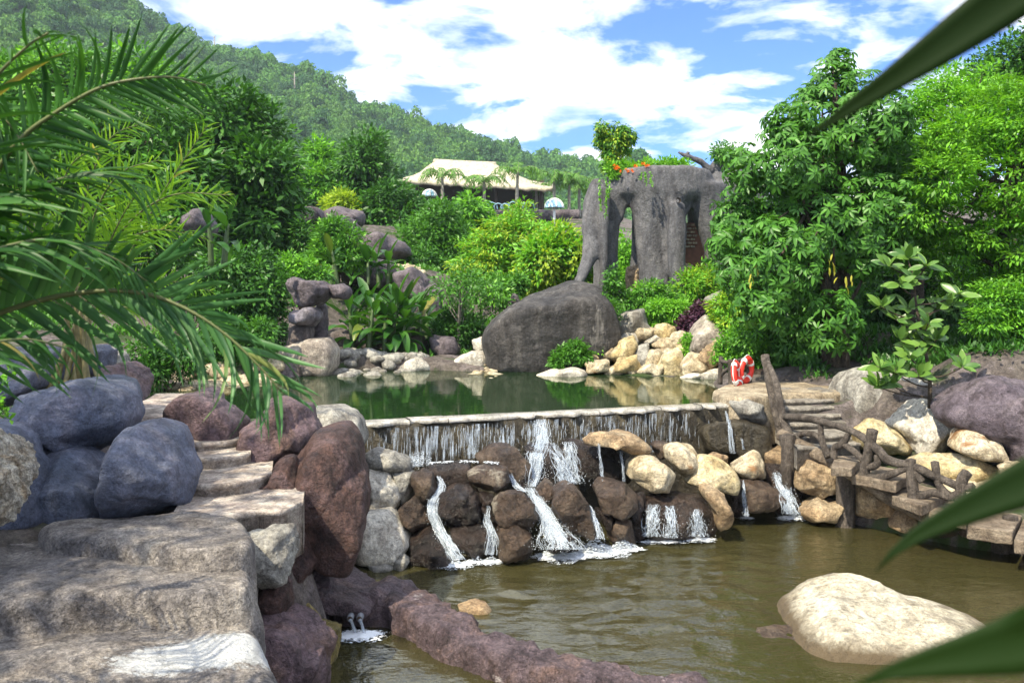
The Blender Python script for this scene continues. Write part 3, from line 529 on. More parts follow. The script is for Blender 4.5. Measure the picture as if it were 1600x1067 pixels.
ROCK_DATA = [
 # cascade, left part
 ('smooth grey boulder at the left end of the dam, topmost of the left pile', R1((30,360),(110,322),(230,328),(315,385),(338,450),(200,470),(40,450)), 12.1, .9, 'grey'),
 ('rough white block under the grey boulder at the left of the cascade', R1((40,450),(180,438),(250,520),(270,600),(240,684),(80,684),(30,560)), 11.85, .9, 'pale', dict(rough=.07)),
 ('mottled grey stone wedged between the white block and a small brown rock', R1((215,455),(345,455),(330,560),(335,610),(270,668),(245,540)), 11.95, .6, 'grey'),
 ('big smooth pale boulder with bright face at the left pond edge', R1((60,690),(190,684),(290,770),(322,890),(265,982),(130,1002),(0,970),(20,800)), 11.5, 1.1, 'pale', dict(planes=5, rough=.03, soft=7)),
 ('small round brown rock with white blotches beside the left trickle', R1((325,480),(400,443),(460,458),(482,570),(430,655),(370,625),(316,545)), 11.8, .6, 'damp'),
 ('tilted grey brown slab above the bottom left dark rock', R1((250,680),(350,612),(458,755),(445,790),(330,825),(275,755)), 11.6, .6, 'damp'),
 ('broad dark wet rock at the foot of the left trickle', R1((310,960),(370,880),(470,870),(545,925),(585,1010),(480,1060),(310,1065)), 11.3, .9, 'wet'),
 ('dark wet rock behind the tilted slab, left of the thin white trickle', R1((320,860),(400,790),(480,770),(520,900),(480,960),(340,960)), 11.6, .8, 'wet'),
 ('small lichen grey stone at the waterline under the bright pale boulder', R1((212,1000),(290,955),(322,1010),(270,1070),(205,1062)), 11.15, .5, 'grey'),
 ('lowest grey stone in the gap beside the rust brown rock', R1((50,1010),(150,995),(222,1035),(190,1085),(60,1085)), 11.1, .5, 'grey'),
 ('flat dark rock under the dam curtain with foam along its top', R1((415,425),(560,388),(690,398),(705,500),(660,565),(560,555),(480,490)), 12.25, .9, 'wet'),
 ('brown block with one pale patch below the dam, centre left', R1((680,430),(800,408),(920,430),(935,520),(850,584),(750,570),(685,505)), 12.05, .8, 'damp'),
 ('large brown boulder beneath the dam just left of the main cascade', R1((715,385),(830,285),(950,298),(1052,390),(1068,500),(1040,575),(900,490),(790,425)), 12.6, 1.1, 'damp'),
 ('big dark rounded rock to the right of the left trickle', R1((495,600),(600,540),(700,555),(755,640),(765,740),(690,810),(560,790),(492,700)), 11.6, 1.0, 'wet', dict(sub=5)),
 ('dark rock at the waterline between the two left trickles', R1((560,790),(680,780),(835,795),(850,965),(720,1000),(630,940)), 11.45, .9, 'wet'),
 ('grey brown boulder left of the main cascade, halfway down', R1((825,640),(870,575),(1000,572),(1095,640),(1115,720),(1055,800),(900,775),(835,745)), 11.6, 1.0, 'damp', dict(sub=5)),
 ('mossy brown boulder at the waterline under the grey brown one', R1((860,810),(970,765),(1065,845),(1085,945),(1000,1000),(860,990)), 11.35, .9, 'damp'),
 ('small dark stone above the thin second trickle', R1((745,585),(835,592),(848,665),(765,690)), 11.75, .4, 'wet'),
 ('dark stone behind the second trickle at mid height', R1((745,660),(850,670),(880,800),(770,815)), 11.7, .5, 'wet'),
 ('small wedge of brown rock on the right of the white cascade', R1((1085,595),(1150,505),(1208,540),(1195,645),(1130,650)), 11.9, .6, 'damp'),
 ('large slanted brown slab leaning beside the main cascade', [(861,762),(880,751),(897,757),(915,779),(931,820),(927,842),(899,830),(876,814),(860,790)], 11.65, .9, 'damp', dict(sub=5)),
 ('low reddish rock awash in the foam of the main cascade', R1((1165,895),(1230,850),(1330,845),(1360,940),(1180,955)), 11.35, .6, 'wet'),
 ('dark rock hidden behind the main white cascade', R1((1020,290),(1180,280),(1300,420),(1330,560),(1200,560),(1060,520)), 12.9, .9, 'wet'),
 ('flat tan slab lying on top of the cascade under the dam', R2((140,270),(200,232),(330,224),(460,243),(582,320),(562,385),(460,392),(400,335),(250,315),(95,312)), 13.0, 1.0, 'tan'),
 ('dark wet rock under the flat tan slab with thin trickles', R2((0,280),(120,300),(430,330),(450,420),(430,575),(220,580),(20,540),(-30,400)), 13.25, .8, 'wet'),
 ('small dark rock behind the cracked cream boulder', R2((585,310),(640,288),(700,300),(720,410),(630,410)), 13.5, .6, 'damp'),
 ('cream boulder with a rusty left side right of the trickling slab', R2((430,450),(500,393),(600,398),(705,450),(748,520),(705,645),(600,640),(500,602),(428,540)), 12.65, 1.0, 'cream', dict(sub=5, rough=.03)),
 ('cream boulder with a grey cracked patch, highest of the pale group', R2((672,315),(760,298),(880,345),(925,430),(912,495),(810,535),(740,485),(676,405)), 13.2, 1.0, 'cream', dict(rough=.03)),
 ('long bright cream boulder leaning to the right above the pool', R2((790,560),(915,388),(1030,398),(1135,478),(1170,570),(1135,636),(1000,600),(880,585)), 13.05, .9, 'yellow', dict(rough=.03)),
 ('small rusty stone behind the bright leaning boulder', R2((965,385),(1030,368),(1094,388),(1090,450),(1010,430)), 13.7, .4, 'tan'),
 ('cream pyramid shaped boulder right of the pale group', R2((1110,470),(1180,415),(1270,352),(1312,368),(1356,535),(1330,556),(1200,540)), 13.6, .9, 'cream', dict(planes=14, rough=.02, soft=16)),
 ('tall tan boulder standing at the right edge of the short curtain of water', R2((905,605),(980,580),(1075,650),(1105,780),(1095,850),(1020,895),(985,760)), 12.35, .8, 'tan'),
 ('broad brown rock with a curtain of water running over it', R2((500,705),(570,668),(750,655),(900,648),(1000,720),(1020,880),(900,955),(560,955),(500,830)), 12.45, 1.1, 'wet', dict(planes=8, rough=.03)),
 ('round brown boulder below the trickling slab', R2((205,620),(270,565),(400,572),(485,650),(486,725),(380,790),(255,735)), 12.0, .9, 'damp', dict(planes=6)),
 ('dark rock tucked under the round brown boulder', R2((210,740),(330,750),(360,840),(310,900),(225,820)), 12.0, .6, 'wet'),
 ('olive brown stone at the waterline below the round boulder', R2((290,880),(370,785),(455,830),(480,970),(310,965)), 11.9, .7, 'damp'),
 ('dark stone between the round boulder and the curtain rock', R2((440,640),(545,630),(540,960),(470,960),(430,780)), 12.3, .6, 'wet'),
 ('reddish brown wedge rock between the two right trickles', R2((1185,560),(1290,552),(1405,600),(1470,680),(1400,735),(1280,775),(1195,745)), 13.25, .9, 'damp', dict(soft=16)),
 ('dark wet rock behind the right trickles', R2((1080,560),(1180,540),(1230,620),(1210,800),(1090,800)), 13.3, .5, 'wet'),
 ('big dark wet boulder closing the right end of the dam', R2((890,190),(1000,150),(1200,150),(1340,190),(1345,370),(1200,420),(950,400)), 14.6, 1.2, 'dam', dict(planes=6)),
 ('pale capstone on the right end of the dam', R2((1110,30),(1215,5),(1330,50),(1350,165),(1240,185),(1160,150)), 14.65, .8, 'grey'),
 ('brown rock behind the thick stair post', R2((1320,370),(1440,330),(1560,370),(1580,480),(1440,500),(1330,450)), 14.2, .8, 'tan'),
 ('wet dark rock behind the rightmost white fall', R2((1340,430),(1500,440),(1560,600),(1540,800),(1400,780),(1350,600)), 13.9, .8, 'wet'),
 # under and behind the log stairs
 ('rusty tan boulder under the upper stair slab', R3((202,610),(260,556),(395,595),(410,722),(300,745),(198,705)), 13.4, .9, 'tan', dict(sub=5)),
 ('low rusty boulder at the waterline left of the middle post', R3((205,810),(300,745),(412,765),(420,880),(250,860)), 13.2, .8, 'tan'),
 ('tan boulder behind the middle post under the stairs', R3((470,680),(560,660),(700,770),(660,848),(560,858),(480,830)), 13.2, 1.0, 'tan'),
 ('small rusty boulder at the waterline under the lower slab', R3((640,865),(720,780),(800,820),(790,905),(670,905)), 12.7, .7, 'tan'),
 ('low brown stone half sunk below the lowest walkway slab', R3((800,860),(900,830),(1000,880),(990,940),(820,930)), 12.3, .7, 'damp'),
 ('brown stone in the shade under the right walkway', R3((980,880),(1120,860),(1180,950),(1000,960)), 12.1, .7, 'damp'),
 ('big sloping grey boulder with bright streaks beside the upper steps', [(1298,640),(1312,596),(1344,571),(1384,580),(1440,592),(1500,590),(1500,622),(1420,640),(1400,668),(1350,672),(1310,668)], 15.6, 2.2, 'grey', dict(sub=5, planes=6)),
 ('large yellow boulder behind the log handrail', R3((455,400),(530,343),(620,368),(722,428),(775,510),(755,560),(640,560),(490,500)), 14.0, 1.2, 'yellow', dict(sub=5, rough=.03)),
 ('white boulder with a brown cracked underside above the handrail', R3((678,395),(740,308),(820,272),(945,288),(970,420),(895,525),(780,540),(715,440)), 13.9, 1.2, 'pale', dict(sub=5, soft=15)),
 ('large purple grey sculpted rock at the right edge', [(1466,652),(1492,622),(1530,596),(1562,590),(1600,600),(1680,590),(1720,640),(1700,720),(1600,735),(1562,722),(1548,690),(1500,672)], 12.9, 1.9, 'mauvep', dict(sub=5, planes=6, soft=7)),
 ('tan boulder tucked under the purple rock', R3((950,505),(1010,408),(1080,412),(1170,458),(1180,560),(1060,550)), 12.75, .9, 'cream', dict(rough=.03)),
 ('long low cream boulder behind the lower handrail', R3((740,560),(850,532),(1020,530),(1185,595),(1180,645),(1040,700),(900,660),(800,620)), 12.9, 1.1, 'yellow', dict(sub=5, rough=.03)),
 ('small tan stone at the right under the purple rock', R3((1190,590),(1290,562),(1380,600),(1330,650),(1200,640)), 12.2, .7, 'cream'),
 ('cream stone beneath the lower handrail posts', R3((900,690),(1000,660),(1180,650),(1290,690),(1250,800),(1000,790)), 12.5, .9, 'cream'),
 # right far shore
 ('flat white rock lying in the upper pond', [(830,587),(862,578),(900,574),(919,581),(918,590),(880,594),(835,594)], 20.4, 1.3, 'pale', dict(rough=.02)),
 ('rounded grey boulder below the green bushes on the far bank', R4((345,430),(430,328),(560,298),(590,420),(540,515),(470,500),(352,478)), 22.4, 1.5, 'grey', dict(planes=6)),
 ('small cream stone at the left top of the sunny rock bank', R4((190,520),(280,450),(345,490),(310,545),(220,550)), 21.9, .8, 'cream'),
 ('cream wedge stone leaning left on the sunny rock bank', R4((125,560),(200,515),(275,600),(190,650),(130,630)), 21.6, .8, 'cream'),
 ('narrow cream stone between two larger ones on the sunny bank', R4((255,610),(325,490),(395,492),(385,560),(300,640)), 21.5, .8, 'cream'),
 ('large pale slab leaning at the middle of the sunny bank', R4((320,600),(390,505),(480,482),(504,540),(465,620),(390,650)), 21.3, .9, 'yellow'),
 ('upright grey shard on the sunny bank', R4((495,640),(510,555),(583,522),(594,620),(560,690)), 21.1, .7, 'grey', dict(soft=16)),
 ('flat cream block at the water at the left of the sunny bank', R4((170,655),(300,635),(320,705),(175,715)), 20.7, .8, 'cream'),
 ('cream boulder at the water below the leaning slab', R4((350,710),(400,635),(500,605),(530,695),(490,722)), 20.6, .8, 'yellow'),
 ('rounded cream stone right of the grey shard', R4((572,665),(610,575),(672,566),(696,640),(650,690)), 20.9, .7, 'cream'),
 ('broad sunlit slab at the water in the middle of the bank', R4((655,735),(700,615),(790,555),(830,660),(815,745)), 20.5, .9, 'yellow'),
 ('cream stone at the top of the bank below the purple shrub', R4((640,530),(720,486),(805,498),(815,565),(720,600)), 21.5, .8, 'cream'),
 ('squat cream boulder at the water near the big round rock', R4((832,670),(900,596),(994,615),(1006,695),(930,740),(845,735)), 20.1, .9, 'cream'),
 ('big rounded boulder with a white cap beside the yellow bush', R4((885,545),(920,435),(1000,345),(1070,395),(1100,490),(985,578),(898,598)), 20.6, 1.4, 'dampale', dict(sub=5, planes=4, rough=.02, soft=7)),
 ('tan boulder leaning against the white capped boulder', R4((940,610),(1050,505),(1150,505),(1130,620),(1010,690)), 20.0, 1.0, 'tan'),
 ('low pale stone at the water beside the small log fence', R4((815,755),(900,725),(990,728),(1085,676),(1100,770),(840,772)), 19.7, .7, 'pale'),
 ('low cream stone at the water under the grey shard', R4((515,712),(600,660),(686,685),(665,738),(525,735)), 20.4, .7, 'cream'),
 ('narrow cream stone below the climbing green weed', R4((795,540),(855,515),(860,610),(800,650)), 21.2, .6, 'yellow'),
 ('small pale stone under the bright green bushes', R4((555,510),(640,455),(700,478),(645,540)), 22.0, .7, 'pale'),
 ('brown stone below the bushes above the sunny bank', R4((660,470),(740,430),(790,470),(740,500)), 22.2, .7, 'tan'),
 ('pale grey stone high among the bushes by the big tree', R4((990,215),(1095,160),(1140,200),(1060,275)), 23.5, .9, 'grey'),
 ('brown rock in shade behind the life rings', R4((1310,700),(1390,690),(1410,770),(1320,790)), 18.2, .7, 'damp'),
 ('tan rock behind the top of the right stairs', R4((1500,690),(1600,660),(1640,740),(1520,790)), 18.4, 1.0, 'tan'),
 ('dark brown flat stone behind the right stairs', [(1238,590),(1270,584),(1296,588),(1292,600),(1246,602)], 17.4, .9, 'damp'),
 # centre back
 ('huge dark boulder with white streaks rising from the upper pond', [(750,530),(756,512),(790,482),(832,458),(872,442),(900,434),(934,442),(954,480),(968,540),(930,576),(850,586),(764,583)], 22.6, 4.2, 'dark', dict(sub=6, planes=5, rough=.018, soft=6)),
 ('low white dome rock at the far edge of the upper pond', R5((868,830),(910,768),(980,743),(1040,773),(1086,830),(980,845)), 21.9, 1.0, 'pale', dict(planes=4, rough=.02)),
 ('long pale rock at the water left of the huge dark boulder', R5((1158,830),(1210,768),(1330,712),(1415,712),(1460,790),(1370,840)), 22.1, 1.3, 'pale', dict(planes=5, rough=.02)),
 ('small cream rock pinned against the huge dark boulder', R5((1336,645),(1400,612),(1440,690),(1400,730),(1350,700)), 22.9, .8, 'pale'),
 ('lumpy grey rock on top of the stacked column by the far shore', R5((98,265),(170,218),(250,250),(360,248),(425,290),(415,345),(320,415),(180,415),(150,340)), 20.9, 1.3, 'mauve', dict(sub=5, planes=5, soft=7)),
 ('flat overhanging slab on top of the stacked rock column', R5((385,275),(500,268),(548,310),(522,372),(420,365)), 21.1, 1.1, 'mauve'),
 ('rounded middle stone of the stacked rock column', R5((145,450),(300,416),(354,480),(292,545),(190,552),(135,500)), 20.7, 1.1, 'blue2', dict(planes=5)),
 ('upright stone under the middle of the stacked column', R5((125,540),(285,545),(290,690),(230,725),(125,680)), 20.8, .9, 'brownd', dict(planes=5)),
 ('dark pillar behind the stacked rock column', R5((310,390),(385,400),(392,640),(300,640)), 21.7, .8, 'mauve'),
 ('large smooth base boulder of the stacked column with a pale face', R5((80,740),(100,690),(300,620),(410,616),(470,700),(464,800),(420,870),(250,870),(90,850)), 20.8, 1.8, 'dampale', dict(planes=4, rough=.02, soft=7)),
 ('dark smooth rock at the foot of the slender pale tree', R5((1050,610),(1225,615),(1250,700),(1150,745),(1070,700)), 23.4, 1.4, 'mauve', dict(planes=5)),
 ('sculpted mauve ridge behind the banana plants', R5((820,200),(960,158),(1060,250),(1140,310),(1150,480),(1000,520),(880,400)), 27, 2.6, 'mauve', dict(sub=5, planes=5)),
 ('dark sculpted bank in the shade behind the banana plants', R5((380,600),(500,560),(700,560),(1000,560),(1060,700),(900,790),(480,790)), 24.3, 2.0, 'brownd', dict(planes=5)),
 ('mauve rock face above the banana plants', R5((500,150),(620,100),(800,120),(850,240),(700,300),(500,260)), 30, 2.6, 'mauve', dict(planes=5)),
 ('left of two pale mauve rocks below the conical tree', R6((480,660),(540,612),(600,610),(620,665),(560,705),(490,700)), 39, 3, 'mauve', dict(planes=5)),
 ('upper right mauve rock below the dark conical tree', R6((630,640),(690,605),(790,620),(800,680),(720,720),(640,700)), 38, 3, 'mauve', dict(planes=5)),
 ('large mauve rock face on the slope above the shrubs', R6((640,730),(690,660),(740,655),(810,725),(795,800),(700,800)), 35, 3, 'mauve', dict(planes=5)),
 ('mauve rock slope right of the shrubs on the hillside', R6((790,760),(860,720),(990,770),(1010,830),(900,850),(800,830)), 33, 3, 'mauve', dict(planes=5)),
 ('small mauve rock at the foot of the dark left tree', R6((360,700),(430,680),(470,720),(400,760)), 34, 2, 'mauve'),
 ('mauve rock beside the yellow tipped banana plant', R6((-20,640),(40,600),(90,690),(60,760),(-10,740)), 23, 2, 'mauve'),
 ('reddish pointed standing stone behind the huge dark boulder', [(791,489),(795,468),(802,456),(809,462),(814,478),(813,492)], 25.5, .6, 'brownd'),
 # left side
 ('large slate blue boulder, upper one of the left group', R8((50,380),(150,268),(300,218),(480,172),(600,196),(692,268),(740,400),(700,480),(610,580),(460,640),(380,610),(200,610),(85,490)), 8.75, 1.9, 'blue', dict(sub=6, planes=7, rough=.035, soft=16)),
 ('slate blue boulder at the left of the curved steps', R8((590,600),(740,426),(830,420),(960,486),(1015,590),(1080,720),(1066,880),(950,935),(650,955),(594,820)), 8.1, 1.5, 'blue', dict(sub=6, planes=9, rough=.035, soft=16)),
 ('slate rock with pale streaks below the upper blue boulder', R8((200,610),(350,580),(450,630),(600,790),(650,960),(340,990),(290,820)), 8.15, 1.2, 'blue', dict(sub=5, planes=5, rough=.02)),
 ('sloping violet slate rock behind the pitted white stone', R8((-200,430),(70,440),(200,560),(280,670),(345,970),(150,1000),(-200,1000)), 7.9, 1.3, 'blue', dict(sub=5, planes=5, rough=.025)),
 ('dark rock at the far left under the palm clump', R8((-60,300),(30,100),(130,-10),(300,20),(340,200),(200,280),(60,350)), 10.0, 1.4, 'blue', dict(planes=6)),
 ('blue grey rock behind the palm stems', R8((440,40),(540,-10),(610,20),(580,160),(440,200)), 10.9, 1.0, 'blue'),
 ('small purple boulder on the landing beside the upper pond', R8((545,190),(580,120),(660,93),(740,138),(802,270),(815,305),(710,315),(600,260)), 10.6, 1.0, 'purple', dict(sub=5, planes=6)),
 ('pale grey stones behind the purple boulder by the shore', R8((530,10),(620,0),(690,50),(700,110),(600,110)), 15.5, 1.0, 'grey'),
 ('purple dome boulder to the right of the upper steps', [(262,662),(276,633),(300,611),(330,608),(360,622),(388,655),(384,692),(340,692),(296,674)], 10.2, 1.2, 'purple', dict(sub=5, planes=6, rough=.03)),
 ('pitted white and rust stone at the left edge', R8((-300,430),(-110,440),(0,515),(55,600),(110,680),(135,790),(118,900),(80,985),(-110,990),(-300,960)), 6.7, 1.2, 'pitted', dict(sub=6, rough=.09, freq=2.2)),
 ('tall rust brown boulder between the steps and the cascade', RL((880,560),(886,420),(945,300),(1040,276),(1092,340),(1128,470),(1122,600),(1085,725),(1020,735),(930,700),(890,640)), 9.2, 1.5, 'brown', dict(sub=6, planes=7, rough=.03)),
 ('brown boulder behind the palm tip beside the steps', RL((755,390),(758,280),(840,195),(930,225),(970,300),(930,400),(820,420)), 10.0, 1.2, 'purple', dict(sub=5, planes=6)),
 ('low rusty rock joining the steps and the tall brown boulder', RL((790,480),(850,380),(900,370),(930,480),(910,560),(820,520)), 9.05, .9, 'brown', dict(sub=5, planes=6)),
 ('grey rounded boulder at the left end of the dam top', RL((930,240),(1030,225),(1092,256),(1112,330),(1090,370),(960,360)), 11.6, 1.1, 'grey', dict(planes=5, rough=.02)),
 ('pale stained block below the lowest curved step', RL((735,605),(890,582),(912,620),(885,745),(800,770),(750,700)), 7.5, .8, 'grey', dict(sub=5)),
 ('dark rust block under the pale stained block', RL((795,770),(870,732),(888,760),(880,870),(800,860)), 7.6, .7, 'brown'),
 ('rust rock filling the gap under the tall brown boulder', RL((860,640),(930,600),(960,700),(920,800),(860,760)), 8.6, .8, 'brown'),
 ('purple brown rock face at the pool below the flat slabs', RL((770,870),(870,872),(960,928),(1000,962),(995,1080),(960,1200),(800,1200),(750,1000)), 7.25, 1.2, 'purple', dict(sub=5, planes=7)),
 ('mossy yellow rock beside the spouting pipes', RL((860,830),(940,822),(985,876),(1040,892),(1036,960),(1000,1040),(940,1060),(880,960)), 8.25, .9, 'yelwet', dict(sub=5)),
 ('large pale sunlit boulder lying in the lower pond', [(1206,992),(1222,968),(1262,942),(1310,928),(1360,924),(1410,930),(1470,946),(1530,964),(1552,985),(1500,1045),(1400,1068),(1300,1062),(1230,1035)], 9.15, 2.0, 'pondrock', dict(sub=6, planes=5, rough=.035, soft=9)),
 ('brown ledge under the surface beside the sunlit pond boulder', [(1150,1005),(1240,985),(1340,1040),(1360,1110),(1250,1100)], 8.9, 1.0, 'damp'),
 ('small brown stone just under the surface by the low wall', [(712,948),(735,938),(762,942),(770,955),(740,964)], 9.6, .4, 'tan'),
 ('dark stone under the water right of the ripples', [(1285,905),(1310,898),(1345,902),(1340,915),(1300,918)], 10.6, .5, 'damp'),
]
M['mauvep'] = mat_rock('purple_grey_concrete', [(.075,.060,.078), (.125,.102,.125), (.18,.152,.172)], 1.8, .75, .5, .3)
M['blue2'] = mat_rock('violet_stone', [(.10,.09,.12), (.18,.165,.20), (.30,.28,.30)], 1.5, .75, .4, .3)
M['brownd'] = mat_rock('dull_brown_concrete', [(.075,.06,.058), (.13,.11,.105), (.18,.155,.15)], 1.5, .8, .4, .3)
M['dampale'] = mat_rock('half_pale_granite', [(.16,.13,.12), (.33,.29,.25), (.56,.52,.44)], 1.0, .8, .35, .25)
M['pondrock'] = mat_rock('sunlit_pond_granite', [(.36,.32,.23), (.49,.45,.35), (.56,.53,.43)], 1.7, .85, .45, .25, patch=((.33,.28,.20), 2.6, .66))
def wet_band(m, z0, z1, dark):
    nt = m.node_tree; N = nt.nodes; L = nt.links; p = next(n for n in N if n.type == 'BSDF_PRINCIPLED'); src = p.inputs['Base Color'].links[0].from_socket; geo = N.new('ShaderNodeNewGeometry'); sp = N.new('ShaderNodeSeparateXYZ'); L.new(geo.outputs['Position'], sp.inputs[0]); n = noise_node(N, L, geo.outputs['Position'], 5, 5, .7)
    a = N.new('ShaderNodeMath'); a.operation = 'MULTIPLY_ADD'; a.inputs[1].default_value = -.16; L.new(n.outputs[0], a.inputs[0]); L.new(sp.outputs[2], a.inputs[2]); r = N.new('ShaderNodeMapRange'); r.inputs[1].default_value = z0 - .08; r.inputs[2].default_value = z1 - .08; L.new(a.outputs[0], r.inputs[0])
    mx = N.new('ShaderNodeMix'); mx.data_type = 'RGBA'; L.new(r.outputs[0], mx.inputs[0]); mx.inputs[6].default_value = c4(dark); L.new(src, mx.inputs[7]); L.new(mx.outputs[2], p.inputs['Base Color'])
wet_band(M['pondrock'], .06, .17, (.10, .075, .045))
for e in ROCK_DATA:
    lab, pts, Yr, dp, mt = e[:5]; kw = e[5] if len(e) > 5 else {}
    far = Yr > 19 and 'sub' not in kw
    mx_, my_ = sum(q[0] for q in pts) / len(pts), sum(q[1] for q in pts) / len(pts)
    if Yr > 19.5 and 900 < mx_ < 1140: kw = {**dict(sub=4, planes=12, soft=24), **kw}
    if Yr > 19.5 and 900 < mx_ < 1140: pts = [(mx_ + (x - mx_) * 1.22, my_ + (y - my_) * 1.22) for x, y in pts]
    rock(lab, pts, Yr, dp, mt, **({**dict(sub=3 if far and len(pts) < 7 else 4), **kw}))

GAPL = ['second stone from the left in the top row of the sunny rock bank', 'third stone from the left in the top row of the sunny rock bank', 'leftmost stone in the top row of the sunny rock bank', 'rightmost stone in the top row of the sunny rock bank', 'lone small stone between the sunny rock bank and the huge dark boulder',
 'stone just below the leftmost top stone of the sunny rock bank', 'stone in the centre of the sunny rock bank above the grey shard', 'stone right of the grey shard high on the sunny rock bank', 'stone under the white capped boulder on the sunny rock bank', 'stone at the water just left of the small log fence',
 'small stone at the waterline right of the grey shard', 'flat stone at the waterline at the left of the sunny rock bank', 'smallest waterline stone below the big leaning slab', 'stone beside the climbing weed on the sunny rock bank', 'low stone at the water under the white capped boulder']
for k, (cx, cy, rx, ry, Yr) in enumerate([(1008,522,24,15,22.2),(1038,520,22,14,22.0),(978,533,20,14,22.1),(1062,528,18,12,21.6),(926,560,15,12,21.4),(955,546,20,14,21.9),(1000,556,18,15,21.5),(1046,556,19,15,21.2),(1110,562,18,14,20.2),(1118,584,15,10,19.9),(1014,581,17,9,20.6),(958,580,17,9,20.8),(985,578,12,9,20.7),(1086,545,14,12,20.9),(1100,590,14,8,19.8)]):
    pp = [(cx + rx * math.cos(t) * rng.uniform(.8, 1.15), cy + ry * math.sin(t) * rng.uniform(.8, 1.15)) for t in np.linspace(0, 6.283, 9)[:-1]]
    rock(GAPL[k], pp, Yr, .9, ('cream', 'yellow', 'pale', 'cream')[k % 4], sub=4, planes=12, soft=24, group='gap stones of the sunny rock bank')
# large flat foreground slabs
def slab(name, label, plan, ztop, zbot, mat, edge=.10, rough=.026, seed=1, cat='rock', flare=.15, parent=None, nseg=120, tilt=(0, 0), sharp=4.0):
    """plan: world (x,y) star-shaped outline"""
    P = np.array(plan); c = P.mean(0); Q = P - c; th = np.linspace(-np.pi, np.pi, nseg, endpoint=False); r = np.zeros(nseg)
    for i in range(len(Q)):
        a, b = Q[i], Q[(i + 1) % len(Q)]; e = b - a; dx, dz = np.cos(th), np.sin(th); den = dx * e[1] - dz * e[0]
        with np.errstate(divide='ignore', invalid='ignore'): t = (a[0] * e[1] - a[1] * e[0]) / den; s = (a[0] * dz - a[1] * dx) / den
        ok = (t > 0) & (s >= -1e-6) & (s <= 1 + 1e-6) & np.isfinite(t); r = np.where(ok, np.maximum(r, t), r)
    kk = max(int(nseg / 40 * sharp / 4), 1); ker = np.exp(-.5 * (np.arange(-3 * kk, 3 * kk + 1) / kk) ** 2); ker /= ker.sum(); r = np.convolve(np.concatenate([r[-3*kk:], r, r[:3*kk]]), ker, 'valid')
    rings = [(x, 'top') for x in np.linspace(.03, 1, 26)] + [(a, 'edge') for a in np.linspace(10, 90, 7)] + [(x, 'side') for x in np.linspace(.15, 1, 10)]
    V = []; nv = np.column_stack([np.cos(th), np.sin(th)])
    for (x, k) in rings:
        if k == 'top': rr = (r - edge) * x; z = np.full(nseg, ztop)
        elif k == 'edge': a = R(x); rr = r - edge + edge * math.sin(a); z = np.full(nseg, ztop - edge * (1 - math.cos(a)))
        else: rr = r + flare * x * (ztop - edge - zbot) * .5; z = np.full(nseg, ztop - edge + (zbot - ztop + edge) * x)
        V.append(np.column_stack([c + nv * rr[:, None], z]))
    V = np.concatenate(V); V[:, 2] += (V[:, 0] - c[0]) * tilt[0] + (V[:, 1] - c[1]) * tilt[1]
    V[:, 2] += rough * fbm(V * 1.8 + seed, 6, .58) + rough * .3 * ridged(V * 1.3 + seed + 7, 3)
    d = fbm(V * 2.2 + seed * 3, 4) * rough * 1.4; cc = np.column_stack([V[:, :2] - c, V[:, 2] * 0]); cc /= np.linalg.norm(cc, axis=1)[:, None] + 1e-6; V += cc * d[:, None]
    n = len(rings); i = np.arange(n - 1)[:, None] * nseg; j = np.arange(nseg)[None]; k = (j + 1) % nseg
    F = np.stack([i + j, i + nseg + j, i + nseg + k, i + k], -1).reshape(-1, 4)
    V = np.vstack([V, [c[0], c[1], V[:nseg, 2].mean()]]); j = np.arange(nseg); T = np.stack([j, (j + 1) % nseg, np.full(nseg, len(V) - 1)], -1)
    o = obj(name, V, [F, T], M[mat] if isinstance(mat, str) else mat, parent)
    if parent is None: tag(o, label, cat)
    return o
def pz(z, pts): return [tuple(onz(x, y, z)[:2]) for x, y in pts]
def mat_slab():
    m = mat_rock('weathered_slab', [(.115,.11,.12), (.27,.245,.23), (.48,.43,.37)], 1.9, .8, .7, .45, mottle=.75)
    return m
def mat_slab_white():  # slab stone with a noise-edged white patch mixed into the base colour
    m = mat_rock('weathered_slab_white_patch', [(.115,.11,.12), (.27,.245,.23), (.48,.43,.37)], 1.9, .8, .7, .45, mottle=.75)
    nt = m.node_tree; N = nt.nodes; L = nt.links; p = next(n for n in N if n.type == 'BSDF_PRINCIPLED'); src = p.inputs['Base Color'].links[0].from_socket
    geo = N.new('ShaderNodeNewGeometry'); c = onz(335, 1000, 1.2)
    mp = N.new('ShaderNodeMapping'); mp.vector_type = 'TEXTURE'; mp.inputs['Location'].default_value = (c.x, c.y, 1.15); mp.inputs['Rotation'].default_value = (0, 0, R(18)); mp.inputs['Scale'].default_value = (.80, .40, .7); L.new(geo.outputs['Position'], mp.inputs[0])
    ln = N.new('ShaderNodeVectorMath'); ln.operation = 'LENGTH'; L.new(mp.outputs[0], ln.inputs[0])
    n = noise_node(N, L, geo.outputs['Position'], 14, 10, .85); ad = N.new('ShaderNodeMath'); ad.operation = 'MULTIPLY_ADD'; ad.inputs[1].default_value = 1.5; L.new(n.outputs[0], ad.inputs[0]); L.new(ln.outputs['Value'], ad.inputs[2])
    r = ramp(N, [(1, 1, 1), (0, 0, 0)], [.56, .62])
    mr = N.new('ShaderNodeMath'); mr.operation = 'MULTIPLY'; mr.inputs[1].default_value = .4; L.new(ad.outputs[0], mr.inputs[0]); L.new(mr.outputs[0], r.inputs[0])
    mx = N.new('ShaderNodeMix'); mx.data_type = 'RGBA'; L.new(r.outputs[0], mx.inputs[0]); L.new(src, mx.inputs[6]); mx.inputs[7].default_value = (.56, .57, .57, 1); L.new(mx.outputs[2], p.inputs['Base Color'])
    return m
M['slab'] = mat_slab(); M['slabw'] = mat_slab_white()
